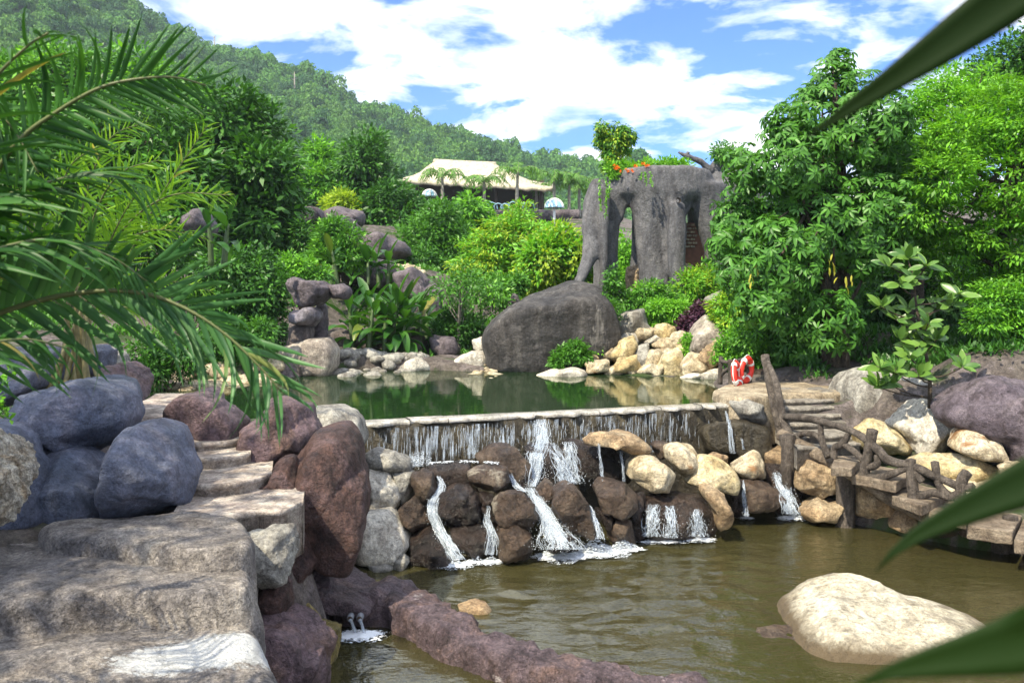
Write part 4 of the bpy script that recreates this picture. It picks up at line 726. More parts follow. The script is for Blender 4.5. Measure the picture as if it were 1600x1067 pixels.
slab('rock_slab', 'rear flat stone slab at the foot of the steps, topmost of three', pz(1.5, [(30,818),(150,803),(300,797),(360,800),(385,822),(392,862),(318,864),(250,850),(100,840)]), 1.5, .7, 'slab', seed=4)
slab('rock_slab', 'middle grey brown stone slab of the stepped left foreground', pz(1.37, [(-150,828),(60,822),(200,840),(320,858),(378,872),(404,900),(408,925),(340,925),(200,922),(60,930),(-150,935)]), 1.35, .4, 'slab', seed=9)
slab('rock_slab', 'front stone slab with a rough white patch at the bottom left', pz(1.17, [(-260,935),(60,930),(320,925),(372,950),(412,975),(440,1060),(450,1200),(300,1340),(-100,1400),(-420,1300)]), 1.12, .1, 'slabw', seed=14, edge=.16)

# curved stone steps on the left
def step_piece(name, root, front, z, drop, back, mat, rough=.012, nose=.03, seed=0):
    """front: photo-pixel polyline of the top front edge lying at height z"""
    Pf = np.array([tuple(onz(x, y, z)[:2]) for x, y in front]); S = spline([(a, b, 0) for a, b in Pf], 26)[:, :2]; bk = np.array(back)
    rows = []
    Bd = S + bk
    n = len(S)
    prof = [(.035, -drop), (.035, -nose * 2.2), (0, -nose * 1.6), (.0, -nose * .5), (nose * .7, 0)]
    dirn = bk / np.linalg.norm(bk)
    for o, dz in prof: rows.append(np.column_stack([S + dirn * o, np.full(n, z + dz)]))
    for t in np.linspace(.15, 1, 8): rows.append(np.column_stack([S + bk * t, np.full(n, z)]))
    rows.append(np.column_stack([Bd, np.full(n, z - drop)]))
    V = np.stack(rows); V[:, :, 2] += (rough * fbm(V.reshape(-1, 3) * 3 + seed, 4)).reshape(V.shape[:2])
    V[:3, :, :2] += (rough * 1.5 * fbm(V[:3].reshape(-1, 3) * 4 + seed, 3)).reshape(3, n, 1) * dirn
    k = len(rows); V = V.reshape(-1, 3); F = gridF(k, n)
    ends = [np.array([list(range(0, k * n, n))])[:, ::-1], np.array([list(range(n - 1, k * n, n))])]
    bot = np.stack([np.arange(n - 1), (k - 1) * n + np.arange(n - 1), (k - 1) * n + np.arange(1, n), np.arange(1, n)], -1)
    return obj(name, V, [F, bot] + ends, M[mat] if isinstance(mat, str) else mat, root)
st = empty('stone_steps', (*onz(370, 800, 1.5)[:2], 1.0), 'curved worn stone steps climbing left between blue and brown boulders', 'steps')
for k, (fr, z, bk) in enumerate([
    ([(270,800),(340,806),(400,800),(445,795),(474,782)], 1.50, (-.25, 1.2)),
    ([(285,754),(330,757),(370,754),(405,746),(425,738)], 1.62, (-.3, 1.2)),
    ([(275,716),(320,717),(360,714),(392,706)], 1.73, (-.35, 1.2)),
    ([(265,692),(320,692),(360,688),(390,680)], 1.82, (-.4, 1.2)),
    ([(225,670),(270,669),(310,667),(350,660)], 1.89, (-.5, 1.3)),
    ([(170,655),(215,654),(250,651),(286,643)], 1.95, (-.5, 2.6))]):
    step_piece('step', st, fr, z, .5, bk, 'step', seed=k * 5)

# low sculpted curb wall between the small pool and the pond
def curb():
    path = [(446,930),(500,906),(560,912),(640,924),(690,955),(760,986),(850,1006),(950,1027),(1060,1050),(1170,1082),(1320,1135)]
    C = spline([tuple(onz(x, y, .3)) for x, y in path], 260); n = len(C); T = np.gradient(C, axis=0)[:, :2]; T /= np.linalg.norm(T, axis=1)[:, None]; nv = np.column_stack([T[:, 1], -T[:, 0]])
    t = np.linspace(0, 1, n); hgt = np.interp(t, [0, .1, .2, .3, .45, .7, 1], [.46, .38, .30, .25, .21, .18, .12]) * (1 + .10 * vnoise(np.column_stack([t * 18, t * 0, t * 0 + .5]))); wd = np.interp(t, [0, .12, .25, .4, 1], [.38, .34, .25, .22, .18]) * (1 + .12 * vnoise(np.column_stack([t * 17, t * 0 + 4, t * 0 + .5])))
    prof = [(-1.35, -.9), (-1.25, -.3), (-1.15, .2), (-1.0, .62), (-.8, .9), (-.4, 1.0), (0, .97), (.4, 1.0), (.8, .92), (1.0, .66), (1.12, .2), (1.2, -.3), (1.3, -.9)]
    V = np.stack([np.column_stack([C[:, :2] + nv * (wd * o)[:, None], np.where(z > 0, hgt * z, .8 * z)]) for o, z in prof]).transpose(1, 0, 2).reshape(-1, 3)
    dn = .055 * fbm(V * 2.4, 6, .6) + .03 * ridged(V * 3.8, 4); V[:, :2] += np.repeat(nv, len(prof), 0) * dn[:, None] * np.tile(np.sign([o for o, z in prof]), n)[:, None]; V[:, 2] += dn * .8
    root = empty('curb_wall', (*C[40][:2], -.7), 'low purple brown sculpted curb wall winding across the lower pond', 'wall')
    obj('curb', V, gridF(n, len(prof)), M['curbm'], root)
    rock(None, [(462,905),(470,885),(492,874),(515,882),(524,905),(520,930),(495,940),(468,930)], 9.35, .6, 'curbm', sub=5, planes=5, name='rounded_head', parent=root, rough=.05)
    rock(None, [(458,935),(500,915),(560,925),(590,945),(572,958),(520,955),(470,958)], 9.15, .7, 'curbm', sub=5, planes=6, name='ledge', parent=root, rough=.06)
    # two spouting pipes under the ledge
    for px in (546, 561):
        a = W(px, 962, 9.1) + Vector((0, .35, .0)); b = W(px + 1, 966, 8.72); q = MB(); P = spline([a, b], 8); v, f = tube(P, .033, 14); q.add(v, f)
        q.build('pipe', M['pipe'], root); m2 = MB(); rr = np.linspace(0, 2 * np.pi, 14, endpoint=False); 
        ring = np.array([b + Vector((.026 * math.cos(x), -.012, .026 * math.sin(x))) for x in rr]); m2.add(ring, [list(range(14))]); m2.build('pipe_mouth', M['darkwood'], root)
    sp = empty('pipe_spout', tuple(onz(552, 1000, 0)), 'two small jets of water falling from the pipes into the near pool', 'water jet')
    for px, ex in ((547, 556), (562, 570)):
        a = W(px, 968, 8.70); e = onz(ex, 992, 0); mid = (a + e) / 2 + Vector((0, -.03, .05)); m = MB(); v, f = tube(spline([a, mid, e], 12), [.018, .016, .024], 8, .15, 20); m.add(v, f); m.build('jet', M['clear'], sp)
    c = onz(560, 996, 0); foam_patch(sp, [(c.x, c.y, .30, .16)], 260, .02)
M['curbm'] = mat_rock('curb_concrete', [(.075,.052,.062), (.15,.11,.125), (.23,.145,.12)], 2.4, .55, .8, .4, patch=((.37,.33,.34), 2.0, .66))
def mat_clear():
    m, N, L, out = newmat('falling_water'); p = N.new('ShaderNodeBsdfPrincipled'); p.inputs['Base Color'].default_value = (.58, .66, .76, 1); p.inputs['Roughness'].default_value = .12; p.inputs['Specular IOR Level'].default_value = .6
    t = N.new('ShaderNodeBsdfTransparent'); geo = N.new('ShaderNodeNewGeometry'); mr = N.new('ShaderNodeMapRange'); mr.inputs[3].default_value = .30; mr.inputs[4].default_value = .85; L.new(geo.outputs['Random Per Island'], mr.inputs[0])
    mx = N.new('ShaderNodeMixShader'); L.new(mr.outputs[0], mx.inputs[0]); L.new(t.outputs[0], mx.inputs[2]); L.new(p.outputs[0], mx.inputs[1]); L.new(mx.outputs[0], out.inputs[0]); return m
M['clear'] = mat_clear()
def mat_streak(name, us, vs, lo, hi, edge=True, clus=0):
    """broken sheets of falling water: streaks run along the flow (v), clear between them"""
    m, N, L, out = newmat(name); uv = N.new('ShaderNodeUVMap'); uv.uv_map = 'flow'
    mp = N.new('ShaderNodeMapping'); mp.inputs['Scale'].default_value = (us, vs, 1); L.new(uv.outputs[0], mp.inputs[0]); geo = N.new('ShaderNodeNewGeometry'); oi = N.new('ShaderNodeVectorMath'); oi.operation = 'ADD'; L.new(mp.outputs[0], oi.inputs[0]); 
    cb = N.new('ShaderNodeCombineXYZ'); L.new(geo.outputs['Random Per Island'], cb.inputs[2]); ml = N.new('ShaderNodeVectorMath'); ml.operation = 'SCALE'; ml.inputs['Scale'].default_value = 37; L.new(cb.outputs[0], ml.inputs[0]); L.new(ml.outputs[0], oi.inputs[1])
    n = noise_node(N, L, oi.outputs[0], 1.0, 5, .65, .5); r = ramp(N, [(0, 0, 0), (.72, .72, .72)], [lo, hi])
    sp = N.new('ShaderNodeSeparateXYZ'); L.new(uv.outputs[0], sp.inputs[0]); ed = N.new('ShaderNodeMath'); ed.operation = 'PINGPONG'; ed.inputs[1].default_value = .5; L.new(sp.outputs[0], ed.inputs[0])
    er = N.new('ShaderNodeMapRange'); er.inputs[1].default_value = 0; er.inputs[2].default_value = .28 if edge else .02; er.inputs[3].default_value = -.30; er.inputs[4].default_value = 0; L.new(ed.outputs[0], er.inputs[0])
    ad = N.new('ShaderNodeMath'); ad.operation = 'ADD'; L.new(n.outputs[0], ad.inputs[0]); L.new(er.outputs[0], ad.inputs[1]); mq = N.new('ShaderNodeMapping'); mq.inputs['Scale'].default_value = (1, .06 if clus else .35, 1); L.new(uv.outputs[0], mq.inputs[0]); nl = noise_node(N, L, mq.outputs[0], clus if clus else 5.0, 3, .6); kl = N.new('ShaderNodeMath'); kl.operation = 'MULTIPLY_ADD'; kl.inputs[1].default_value = .75; kl.inputs[2].default_value = -.375; L.new(nl.outputs[0], kl.inputs[0]); a3 = N.new('ShaderNodeMath'); a3.operation = 'ADD'; L.new(ad.outputs[0], a3.inputs[0]); L.new(kl.outputs[0], a3.inputs[1]); L.new(a3.outputs[0], r.inputs[0])
    p = N.new('ShaderNodeBsdfPrincipled'); p.inputs['Base Color'].default_value = (.50, .58, .68, 1); p.inputs['Roughness'].default_value = .22; bp = N.new('ShaderNodeBump'); bp.inputs['Strength'].default_value = .6; bp.inputs['Distance'].default_value = .03; L.new(n.outputs[0], bp.inputs['Height']); L.new(bp.outputs[0], p.inputs['Normal'])
    t = N.new('ShaderNodeBsdfTransparent'); mx = N.new('ShaderNodeMixShader'); L.new(r.outputs[0], mx.inputs[0]); L.new(t.outputs[0], mx.inputs[1]); L.new(p.outputs[0], mx.inputs[2]); L.new(mx.outputs[0], out.inputs[0]); return m
M['streak'] = mat_streak('rushing_water', 19, 2.6, .47, .74)
M['veil'] = mat_streak('dam_trickle_veil', 130, .9, .54, .76, False, 18)
def mat_froth():
    m, N, L, out = newmat('pond_froth'); uv = N.new('ShaderNodeUVMap'); uv.uv_map = 'flow'; geo = N.new('ShaderNodeNewGeometry')
    ln = N.new('ShaderNodeVectorMath'); ln.operation = 'LENGTH'; L.new(uv.outputs[0], ln.inputs[0]); n = noise_node(N, L, geo.outputs['Position'], 24, 7, .75, .6)
    ad = N.new('ShaderNodeMath'); ad.operation = 'MULTIPLY_ADD'; ad.inputs[1].default_value = -.72; ad.inputs[2].default_value = .40; L.new(ln.outputs['Value'], ad.inputs[0]); a2 = N.new('ShaderNodeMath'); a2.operation = 'ADD'; L.new(ad.outputs[0], a2.inputs[0]); L.new(n.outputs[0], a2.inputs[1])
    r = ramp(N, [(0, 0, 0), (1, 1, 1)], [.50, .57]); L.new(a2.outputs[0], r.inputs[0]); d = N.new('ShaderNodeBsdfDiffuse'); d.inputs[0].default_value = (.86, .90, .94, 1); t = N.new('ShaderNodeBsdfTransparent'); mx = N.new('ShaderNodeMixShader'); L.new(r.outputs[0], mx.inputs[0]); L.new(t.outputs[0], mx.inputs[1]); L.new(d.outputs[0], mx.inputs[2]); L.new(mx.outputs[0], out.inputs[0]); return m
M['froth'] = mat_froth()
def set_uv(o, UV):
    me = o.data; lay = me.uv_layers.new(name='flow'); idx = np.zeros(len(me.loops), np.int32); me.loops.foreach_get('vertex_index', idx); lay.data.foreach_set('uv', np.asarray(UV, np.float32)[idx].ravel())
def froth_sheet(root, x, y, a, b, z):
    n = 28; k = 8; V = [(x, y, z + .045)]; UV = [(0, 0)]
    for i in range(1, k):
        for j in range(n): t = 2 * math.pi * j / n; q = i / (k - 1); V.append((x + 1.5 * a * q * math.cos(t), y + 1.5 * b * q * math.sin(t), z + .036 - .012 * q + .008 * math.sin(t * 5 + i))); UV.append((q * math.cos(t), q * math.sin(t)))
    F3 = [(0, 1 + j, 1 + (j + 1) % n) for j in range(n)]; F4 = [(1 + i * n + j, 1 + (i + 1) * n + j, 1 + (i + 1) * n + (j + 1) % n, 1 + i * n + (j + 1) % n) for i in range(k - 2) for j in range(n)]
    o = obj('froth', V, [np.array(F4), np.array(F3)], M['froth'], root); set_uv(o, UV); return o

OCT = (np.array([(1,0,0),(-1,0,0),(0,1,0),(0,-1,0),(0,0,1),(0,0,-1)], float), np.array([(0,2,4),(2,1,4),(1,3,4),(3,0,4),(2,0,5),(1,2,5),(3,1,5),(0,3,5)]))
def blobs_mesh(C, S):
    """C (n,3) centres, S (n,3) half sizes"""
    T, F = OCT; V = C[:, None, :] + T[None] * S[:, None, :]; return V.reshape(-1, 3), ((np.arange(len(C)) * 6)[:, None, None] + F[None]).reshape(-1, 3)
def foam_patch(root, ells, n, size, z=.0, hump=.0):
    C = []; S = []
    for (x, y, a, b) in ells:
        r = np.sqrt(rng.random(n)) ** 1.3; t = rng.uniform(0, 6.283, n); nz = 1 + .35 * fbm(np.column_stack([np.cos(t) * 2 + x * 7, np.sin(t) * 2 + y * 5, t * 0]), 3)
        px = x + a * r * np.cos(t) * nz; py = y + b * r * np.sin(t) * nz; s = size * rng.uniform(.35, 1.3, n) * (1.2 - .7 * r)
        C.append(np.column_stack([px, py, z + .018 + hump * (1 - r) ** 2 * rng.random(n)])); S.append(np.column_stack([s * rng.uniform(.8, 2.2, n), s, s * rng.uniform(.25, .6, n)]))
    for (x, y, a, b) in ells: froth_sheet(root, x, y, a, b, z + .003)
    V, F = blobs_mesh(np.concatenate(C), np.concatenate(S)); o = obj('foam', V, F, M['foam'], root); o['kind'] = 'stuff'; return o
curb()
# ------------------------------------------------------------------ right landing, log stairs and railings
slab('stone_landing', 'flat sunlit stone landing at the right end of the dam', pz(1.70, [(1112,611),(1130,602),(1180,597),(1300,596),(1330,606),(1310,614),(1215,615),(1195,622),(1150,624)]), 1.70, .9, 'sand', edge=.07, rough=.015, seed=21, cat='landing')
sr = empty('log_stairs', (*onz(1300, 700, 1.0)[:2], 0), 'grey stone stairs curving down to the lower pond with log posts', 'stairs')
STEPS = [([(1217,613),(1260,613),(1306,612)], 1.70, .35, (0, .8)), ([(1219,625),(1260,625),(1304,624)], 1.61, .4, (0, .7)), ([(1222,637),(1262,637),(1304,635)], 1.52, .4, (0, .7)), ([(1225,650),(1264,650),(1314,647)], 1.42, .4, (0, .7)),
 ([(1229,662),(1270,662),(1322,659)], 1.32, .4, (0, .75)), ([(1236,681),(1280,680),(1330,678)], 1.22, .35, (.05, .8)), ([(1246,699),(1290,697),(1345,692)], 1.10, .35, (.1, .9))]
for k, (fr, z, drop, bk) in enumerate(STEPS): step_piece('step', sr, fr, z, drop, bk, 'stair', rough=.012, seed=40 + k * 3)
def block(root, quad, z, th, mat, name='slab_step', seed=0):
    """thick slab with the four top corners given in photo pixels at height z"""
    P = [onz(x, y, z) for x, y in quad]; n = 10; g = []
    for dz in (0,):
        pass
    a, b, c, d = [np.array(p) for p in P]; u = np.linspace(0, 1, n); UU, VV = np.meshgrid(u, u)
    top = (a[None, None] * ((1-UU)*(1-VV))[..., None] + b * (UU*(1-VV))[..., None] + c * (UU*VV)[..., None] + d * ((1-UU)*VV)[..., None])
    V = np.concatenate([top.reshape(-1, 3), top.reshape(-1, 3) - np.array([0, 0, th])]); V[:, 2] += .012 * fbm(V * 3 + seed, 3); m = gridF(n, n); F = [m, m[:, ::-1] + n * n]
    ring = list(range(n)) + [n * i + n - 1 for i in range(1, n)] + [n * n - 1 - i for i in range(1, n)] + [n * (n - 1 - i) for i in range(1, n - 1)]
    side = [(ring[i], ring[i] + n * n, ring[(i + 1) % len(ring)] + n * n, ring[(i + 1) % len(ring)]) for i in range(len(ring))]
    o = obj(name, V, [m, m[:, ::-1] + n * n, np.array(side)], M[mat], root, smooth=False)
    bv = o.modifiers.new('bevel', 'BEVEL'); bv.width = .018; bv.segments = 2; bv.limit_method = 'ANGLE'; return o
block(sr, [(1298,729),(1331,731),(1352,711),(1305,712)], 1.00, .13, 'stairwood', seed=3)
block(sr, [(1330,742),(1400,754),(1432,737),(1352,724)], .86, .14, 'stairwood', seed=5)
block(sr, [(1393,772),(1440,790),(1486,768),(1420,752)], .68, .14, 'stairwood', seed=8)
block(sr, [(1444,797),(1510,812),(1530,780),(1468,772)], .56, .13, 'stairwood', seed=11)
block(sr, [(1510,822),(1582,830),(1600,800),(1520,797)], .46, .17, 'stairwood', name='walkway_slab', seed=15)
block(sr, [(1584,842),(1680,856),(1700,815),(1600,806)], .42, .17, 'stairwood', name='walkway_slab', seed=19)
def beam(root, pts, r, name='stringer'):
    m = MB(); m.tube(spline([W(*p) for p in pts], 24), r, 10, .1, 5); return m.build(name, M['stairwood'], root)
beam(sr, [(1219,678,14.0), (1262,702,13.55), (1300,722,13.2), (1345,748,12.75), (1400,784,12.35), (1446,806,12.0)], .10)
def log(root, name, pts, rad, seg=12, nz=.13):
    P = spline([W(*p) for p in pts], max(14, 5 * len(pts))); m = MB(); m.tube(P, rad, seg, nz, 7); return m.build(name, M['log'], root)
log(sr, 'support_post', [(1231,680,13.75),(1232,720,13.7),(1231,775,13.7)], [.13, .12, .14])
log(sr, 'support_post', [(1229,726,13.5),(1229,765,13.5)], [.07, .075])
log(sr, 'support_post', [(1320,735,13.05),(1321,780,13.05),(1320,828,13.05)], [.14, .125, .14])
log(sr, 'support_post', [(1563,832,11.75),(1564,878,11.7)], [.115, .12])
log(sr, 'support_post', [(1578,806,11.6),(1580,842,11.6)], [.09, .09])
rl = empty('log_railing', tuple(W(1300, 700, 13)), 'twisted dark log handrail along the right stairs', 'railing')
def XL(x): return 1180 + x / 3.138
def YL(y): return 540 + y / 3.138
def DY(px): return float(np.interp(px, [1190, 1215, 1240, 1290, 1340, 1400, 1450, 1520, 1600], [15.1, 14.4, 13.9, 13.15, 12.6, 12.1, 11.85, 11.6, 11.4]))
def rlog(name, pts, rad): return log(rl, name, [(XL(x), YL(y), DY(XL(x)) - .05) for x, y in pts], rad, 10)
rlog('post', [(48,48),(75,200),(98,330),(120,400)], [.075, .07, .06, .06])
rlog('post', [(62,80),(104,190),(128,320),(150,400),(192,470)], [.04, .055, .06, .07, .06])
rlog('short_stub', [(105,190),(106,230)], [.06, .06])
rlog('post', [(110,350),(125,430),(185,490)], [.06, .07, .07])
rlog('handrail', [(148,348),(230,352),(310,370),(440,405),(530,450),(600,510),(650,560),(720,580),(790,595),(860,632),(940,665),(1010,695),(1075,690)], [.055, .058, .05, .055, .06, .055, .05])
rlog('post', [(318,350),(322,430),(335,490),(362,545)], [.045, .045, .05, .06])
rlog('post', [(576,412),(560,500),(540,590),(528,665)], [.075, .07, .07, .08])
rlog('post', [(765,558),(766,640),(772,720),(775,815)], [.07, .068, .075, .085])
rlog('post', [(880,568),(890,640),(905,690),(945,735)], [.05, .05, .055, .06])
rlog('post', [(1040,618),(1015,660),(1005,740),(1010,800)], [.075, .07, .07, .075])
rlog('branch', [(190,448),(245,430),(300,440),(330,470)], [.05, .045, .045, .04])
rlog('branch', [(385,555),(392,500),(430,480),(465,420)], [.05, .05, .055, .04])
rlog('branch', [(430,480),(480,515),(530,560)], [.045, .045, .045])
rlog('branch', [(530,640),(600,652),(680,625),(750,595)], [.06, .055, .05, .05])
rlog('branch', [(600,536),(596,580),(545,600)], [.05, .05, .05])
rlog('branch', [(745,590),(790,630),(820,665)], [.045, .05, .05])
rlog('branch', [(690,570),(640,545),(600,540)], [.03, .03, .03])
rlog('branch', [(800,740),(880,720),(960,740),(1010,715)], [.05, .055, .06, .05])
# small log fence and the life rings
fn = empty('log_fence', tuple(W(1140, 612, 16.6)), 'short dark log fence holding the life rings at the pond edge', 'fence')
F4 = lambda x, y, Y: (880 + x / 4.444, 420 + y / 4.444, Y)
log(fn, 'post', [F4(1096,610,17.0), F4(1092,700,17.0), F4(1090,800,17.0)], [.045, .045, .05])
log(fn, 'post', [F4(1158,630,16.7), F4(1163,740,16.7), F4(1170,860,16.6)], [.045, .05, .055])
log(fn, 'rail', [F4(1096,640,17.0), F4(1160,650,16.7), F4(1250,630,16.9)], [.035, .035, .04])
log(fn, 'rail', [F4(1092,745,17.0), F4(1130,705,16.85), F4(1163,690,16.7)], [.035, .035, .035])
log(fn, 'root', [F4(1180,850,16.5), F4(1130,840,16.3), F4(1100,880,16.1), F4(1105,910,16.0)], [.03, .035, .03, .03])
log(fn, 'post', [F4(1262,615,17.05), F4(1290,720,17.0), F4(1296,800,17.0)], [.05, .05, .05])
log(fn, 'brace', [F4(1205,690,16.9), F4(1262,625,17.0)], [.03, .035])
def life_ring(cx, cy, Y, rad, yaw, tilt, label):
    c = W(cx, cy, Y); root = empty('life_ring', tuple(c), label, 'life ring', 'life rings on the log fence'); Mx = Matrix.Rotation(yaw, 3, 'Z') @ Matrix.Rotation(tilt, 3, 'X')
    def arc(a0, a1, rt, name, mat, n):
        a = np.linspace(a0, a1, n); v = []; m = 14
        for x in a:
            for q in np.linspace(0, 2 * np.pi, m, endpoint=False):
                rr = rad + rt * math.cos(q); p = Mx @ Vector((rr * math.cos(x), rt * .85 * math.sin(q), rr * math.sin(x))); v.append(tuple(c + p))
        F = []
        for i in range(n - 1):
            for j in range(m): k = (j + 1) % m; F.append((i * m + j, i * m + k, (i + 1) * m + k, (i + 1) * m + j))
        caps = [np.array([list(range(m))[::-1]]), np.array([[(n - 1) * m + j for j in range(m)]])] if a1 - a0 < 6 else []
        obj(name, v, [np.array(F)] + caps, mat, root)
    arc(0, 2 * np.pi, .062, 'ring', M['red'], 49)
    for k in range(4): b = k * np.pi / 2 + .6; arc(b - .16, b + .16, .066, 'band', M['white'], 7)
    m = MB(); P = [tuple(c + Mx @ Vector(((rad + .085 - .02 * abs(math.sin(2 * x))) * math.cos(x), 0, (rad + .085 - .02 * abs(math.sin(2 * x))) * math.sin(x)))) for x in np.linspace(0, 6.2, 60)]; m.tube(P, .008, 6); m.build('grab_rope', M['white'], root)
life_ring(1151.5, 585, 16.55, .205, R(62), R(-8), 'red life ring with white bands hanging at the front of the log fence')
life_ring(1166, 578, 16.85, .205, R(48), R(6), 'faded red life ring behind the post, right of the front ring')
# little stone marker and pot behind the stairs
o = rock('small tan carved stone marker by the big tree trunk', [(1255,572),(1256,552),(1262,545),(1269,552),(1270,572),(1262,578)], 18.6, .3, 'tan', planes=4, name='stone_marker', cat='marker')
m = MB(); b = W(1271, 586, 17.9); P = [b + Vector((0, 0, z)) for z in (0, .05, .12, .17, .2)]; m.tube(P, [.06, .08, .10, .11, .12], 14); tag(m.build('flower_pot', M['terracotta']), 'small terracotta pot on the flat stone behind the right stairs', 'pot')

# ------------------------------------------------------------------ root-like concrete tower
def E7(x, y): return 880 + x / 3.557, 180 + y / 3.557
def tower():
    YT = 26.0; pm = ppm(YT); q = 1 / 3.557 * pm
    bm = MB()
    def leg(pts, rad, dy=0, seg=14):
        P = [W(*E7(x, y), YT) + Vector((0, dy + (p[2] if len(p) > 2 else 0), 0)) for p in pts for x, y in [p[:2]]]
        bm.tube(spline(P, 26), [r * q for r in rad], seg)
    leg([(200,385,.2),(160,520,.0),(150,640,-.1),(145,740,-.2),(110,850,-.5),(60,945,-.9)], [52, 56, 52, 45, 36, 26], -.5)
    leg([(214,420),(212,600),(210,760),(204,900),(192,1045)], [34, 27, 24, 20, 14], -.85)
    leg([(268,400),(256,600),(254,800),(250,960),(235,1080)], [72, 54, 48, 54, 62], -.2, 18)
    leg([(240,420,.9),(235,640,1.1),(240,980,1.2)], [60, 50, 55], .2, 18)
    leg([(470,420),(465,600),(470,760),(490,900),(505,1090)], [112, 80, 74, 84, 100], -.45, 20)
    leg([(592,512),(594,600),(592,720),(596,840),(630,1080)], [44, 54, 48, 50, 66], -1.05, 18)
    leg([(560,440),(565,640),(580,900)], [115, 78, 60], -.4, 18)
    leg([(780,400),(800,560),(822,720),(850,900)], [120, 86, 56, 58], -.2, 18)
    leg([(790,420,.7),(800,640,1.1),(820,920,1.3)], [60, 55, 60], .3, 16)
    leg([(480,500,1.3),(480,700,1.5),(470,960,1.6)], [60, 55, 60], .2, 16)
    leg([(296,440),(316,505),(312,600)], [44, 28, 8], -.35); leg([(405,440),(386,505),(394,600)], [46, 28, 8], -.45); leg([(664,450),(666,530),(655,590)], [46, 28, 8], -.5)
    # drum with a slightly flared rim
    n = 40; rows = [(492, .62), (478, .88), (440, 1.0), (400, 1.0), (350, 1.0), (315, 1.0), (303, .985), (300, .95), (300, .6)]
    V = []
    c = W(*E7(540, 400), YT)
    for (y, s) in rows:
        z = W(540, 180 + y / 3.557, YT).z; a = np.linspace(0, 2 * np.pi, n, endpoint=False)
        xr = 300 * q * s; yr = 1.25 * s; xx = c.x + np.sign(np.cos(a)) * np.abs(np.cos(a)) ** .8 * xr; yy = c.y + .25 + np.sign(np.sin(a)) * np.abs(np.sin(a)) ** .8 * yr
        V.append(np.column_stack([xx, yy, np.full(n, z) - np.where(y < 340, .16 * np.abs((xx - c.x) / xr) ** 3, 0)]))
    V = np.concatenate(V); i = np.arange(len(rows) - 1)[:, None] * n; j = np.arange(n)[None]; k = (j + 1) % n
    F = np.stack([i + j, i + k, i + n + k, i + n + j], -1).reshape(-1, 4); V = np.vstack([V, V[:n].mean(0), V[-n:].mean(0)])
    e = np.arange(0, n, 2); cap = np.concatenate([np.stack([(e + 2) % n, e + 1, e, np.full(n // 2, len(V) - 2)], -1), np.stack([(len(rows) - 1) * n + e, (len(rows) - 1) * n + e + 1, (len(rows) - 1) * n + (e + 2) % n, np.full(n // 2, len(V) - 1)], -1)])
    bm.add(V, np.concatenate([F, cap]))
    tmp = obj('tower_tmp', bm.verts(), bm.faces(), None, origin=(0, 0, 0)); rm = tmp.modifiers.new('r', 'REMESH'); rm.mode = 'VOXEL'; rm.voxel_size = .055; sm = tmp.modifiers.new('s', 'SMOOTH'); sm.iterations = 16; sm.factor = .6
    dg = bpy.context.evaluated_depsgraph_get(); ev = tmp.evaluated_get(dg); me = bpy.data.meshes.new_from_object(ev)
    Vv = np.zeros(len(me.vertices) * 3, np.float32); me.vertices.foreach_get('co', Vv); Vv = Vv.reshape(-1, 3).astype(float); Nn = np.zeros(len(me.vertices) * 3, np.float32); me.vertices.foreach_get('normal', Nn); Nn = Nn.reshape(-1, 3)
    Vv += Nn * (.035 * fbm(Vv * np.array([2.0, 2.0, .8]), 4) + .008 * ridged(Vv * np.array([6, 6, 2.0]), 3))[:, None]
    Fq = np.array([p.vertices[:] for p in me.polygons if len(p.vertices) == 4]); bpy.data.objects.remove(tmp)
    root = empty('concrete_tower', tuple(W(*E7(500, 1000), YT)), 'grey concrete tower shaped like a stump on thick twisted roots', 'tower')
    obj('root_body', Vv, Fq, M['eleph'], root)
    # dark knot hole on the thick front root
    m = MB(); P = W(*E7(593, 500), YT); ringp = []
    kn = MB(); cc = P + Vector((0, -1.34, 0)); a = np.linspace(0, 6.283, 12, endpoint=False); kn.add([(cc.x + .07 * math.cos(t), cc.y - .01 + .03 * math.sin(t), cc.z + .075 * math.sin(t)) for t in a] + [(cc.x + .05 * math.cos(t), cc.y + .14, cc.z + .05 * math.sin(t)) for t in a], [(i, (i + 1) % 12, 12 + (i + 1) % 12, 12 + i) for i in range(12)]); kn.build('knot_hole', M['darkwood'], root)
    # ochre inner wall with small bricks seen through the right opening
    iw = MB(); p0 = W(*E7(655, 600), YT + .9); p1 = W(*E7(790, 980), YT + .9); iw.box((p0.x, YT + .85, p1.z), (p1.x, YT + 1.05, p0.z)); wl = iw.build('inner_wall', M['rusty'], root, smooth=False)
    bme = None
    for r_ in range(7):
        for cidx in range(3):
            if bme is None:
                t = MB(); t.box((-.065, -.02, -.028), (.065, .02, .028)); bme = mesh('brick', t.verts(), t.faces(), False); bme.materials.append(M['cream'])
            b = W(*E7(660 + cidx * 30 + (r_ % 2) * 12, 610 + r_ * 20), YT + .83); inst('brick', bme, Matrix.Translation(b), wl)
    # boulders inside the arches
    rock('round brown boulder inside the left arch of the concrete tower', crop(880, 180, 3.557, [(350,900),(365,845),(410,830),(450,860),(460,960),(400,990),(350,970)]), 26.5, .8, 'tan', planes=4)
    rock('tan rock inside the right opening of the concrete tower', crop(880, 180, 3.557, [(640,880),(670,825),(720,830),(740,900),(690,930)]), 26.6, .8, 'cream', planes=4)
M['rusty'] = mat_plain('rusty_plaster', (.20, .09, .055), .8)
tower()
rock('grey concrete mound with shrubs behind the tower, right of the rim', [(1085,330),(1098,290),(1108,262),(1130,245),(1152,244),(1172,262),(1190,300),(1180,340),(1120,350)], 28.5, 2.0, 'eleph', planes=5, name='concrete_mound', cat='mound')
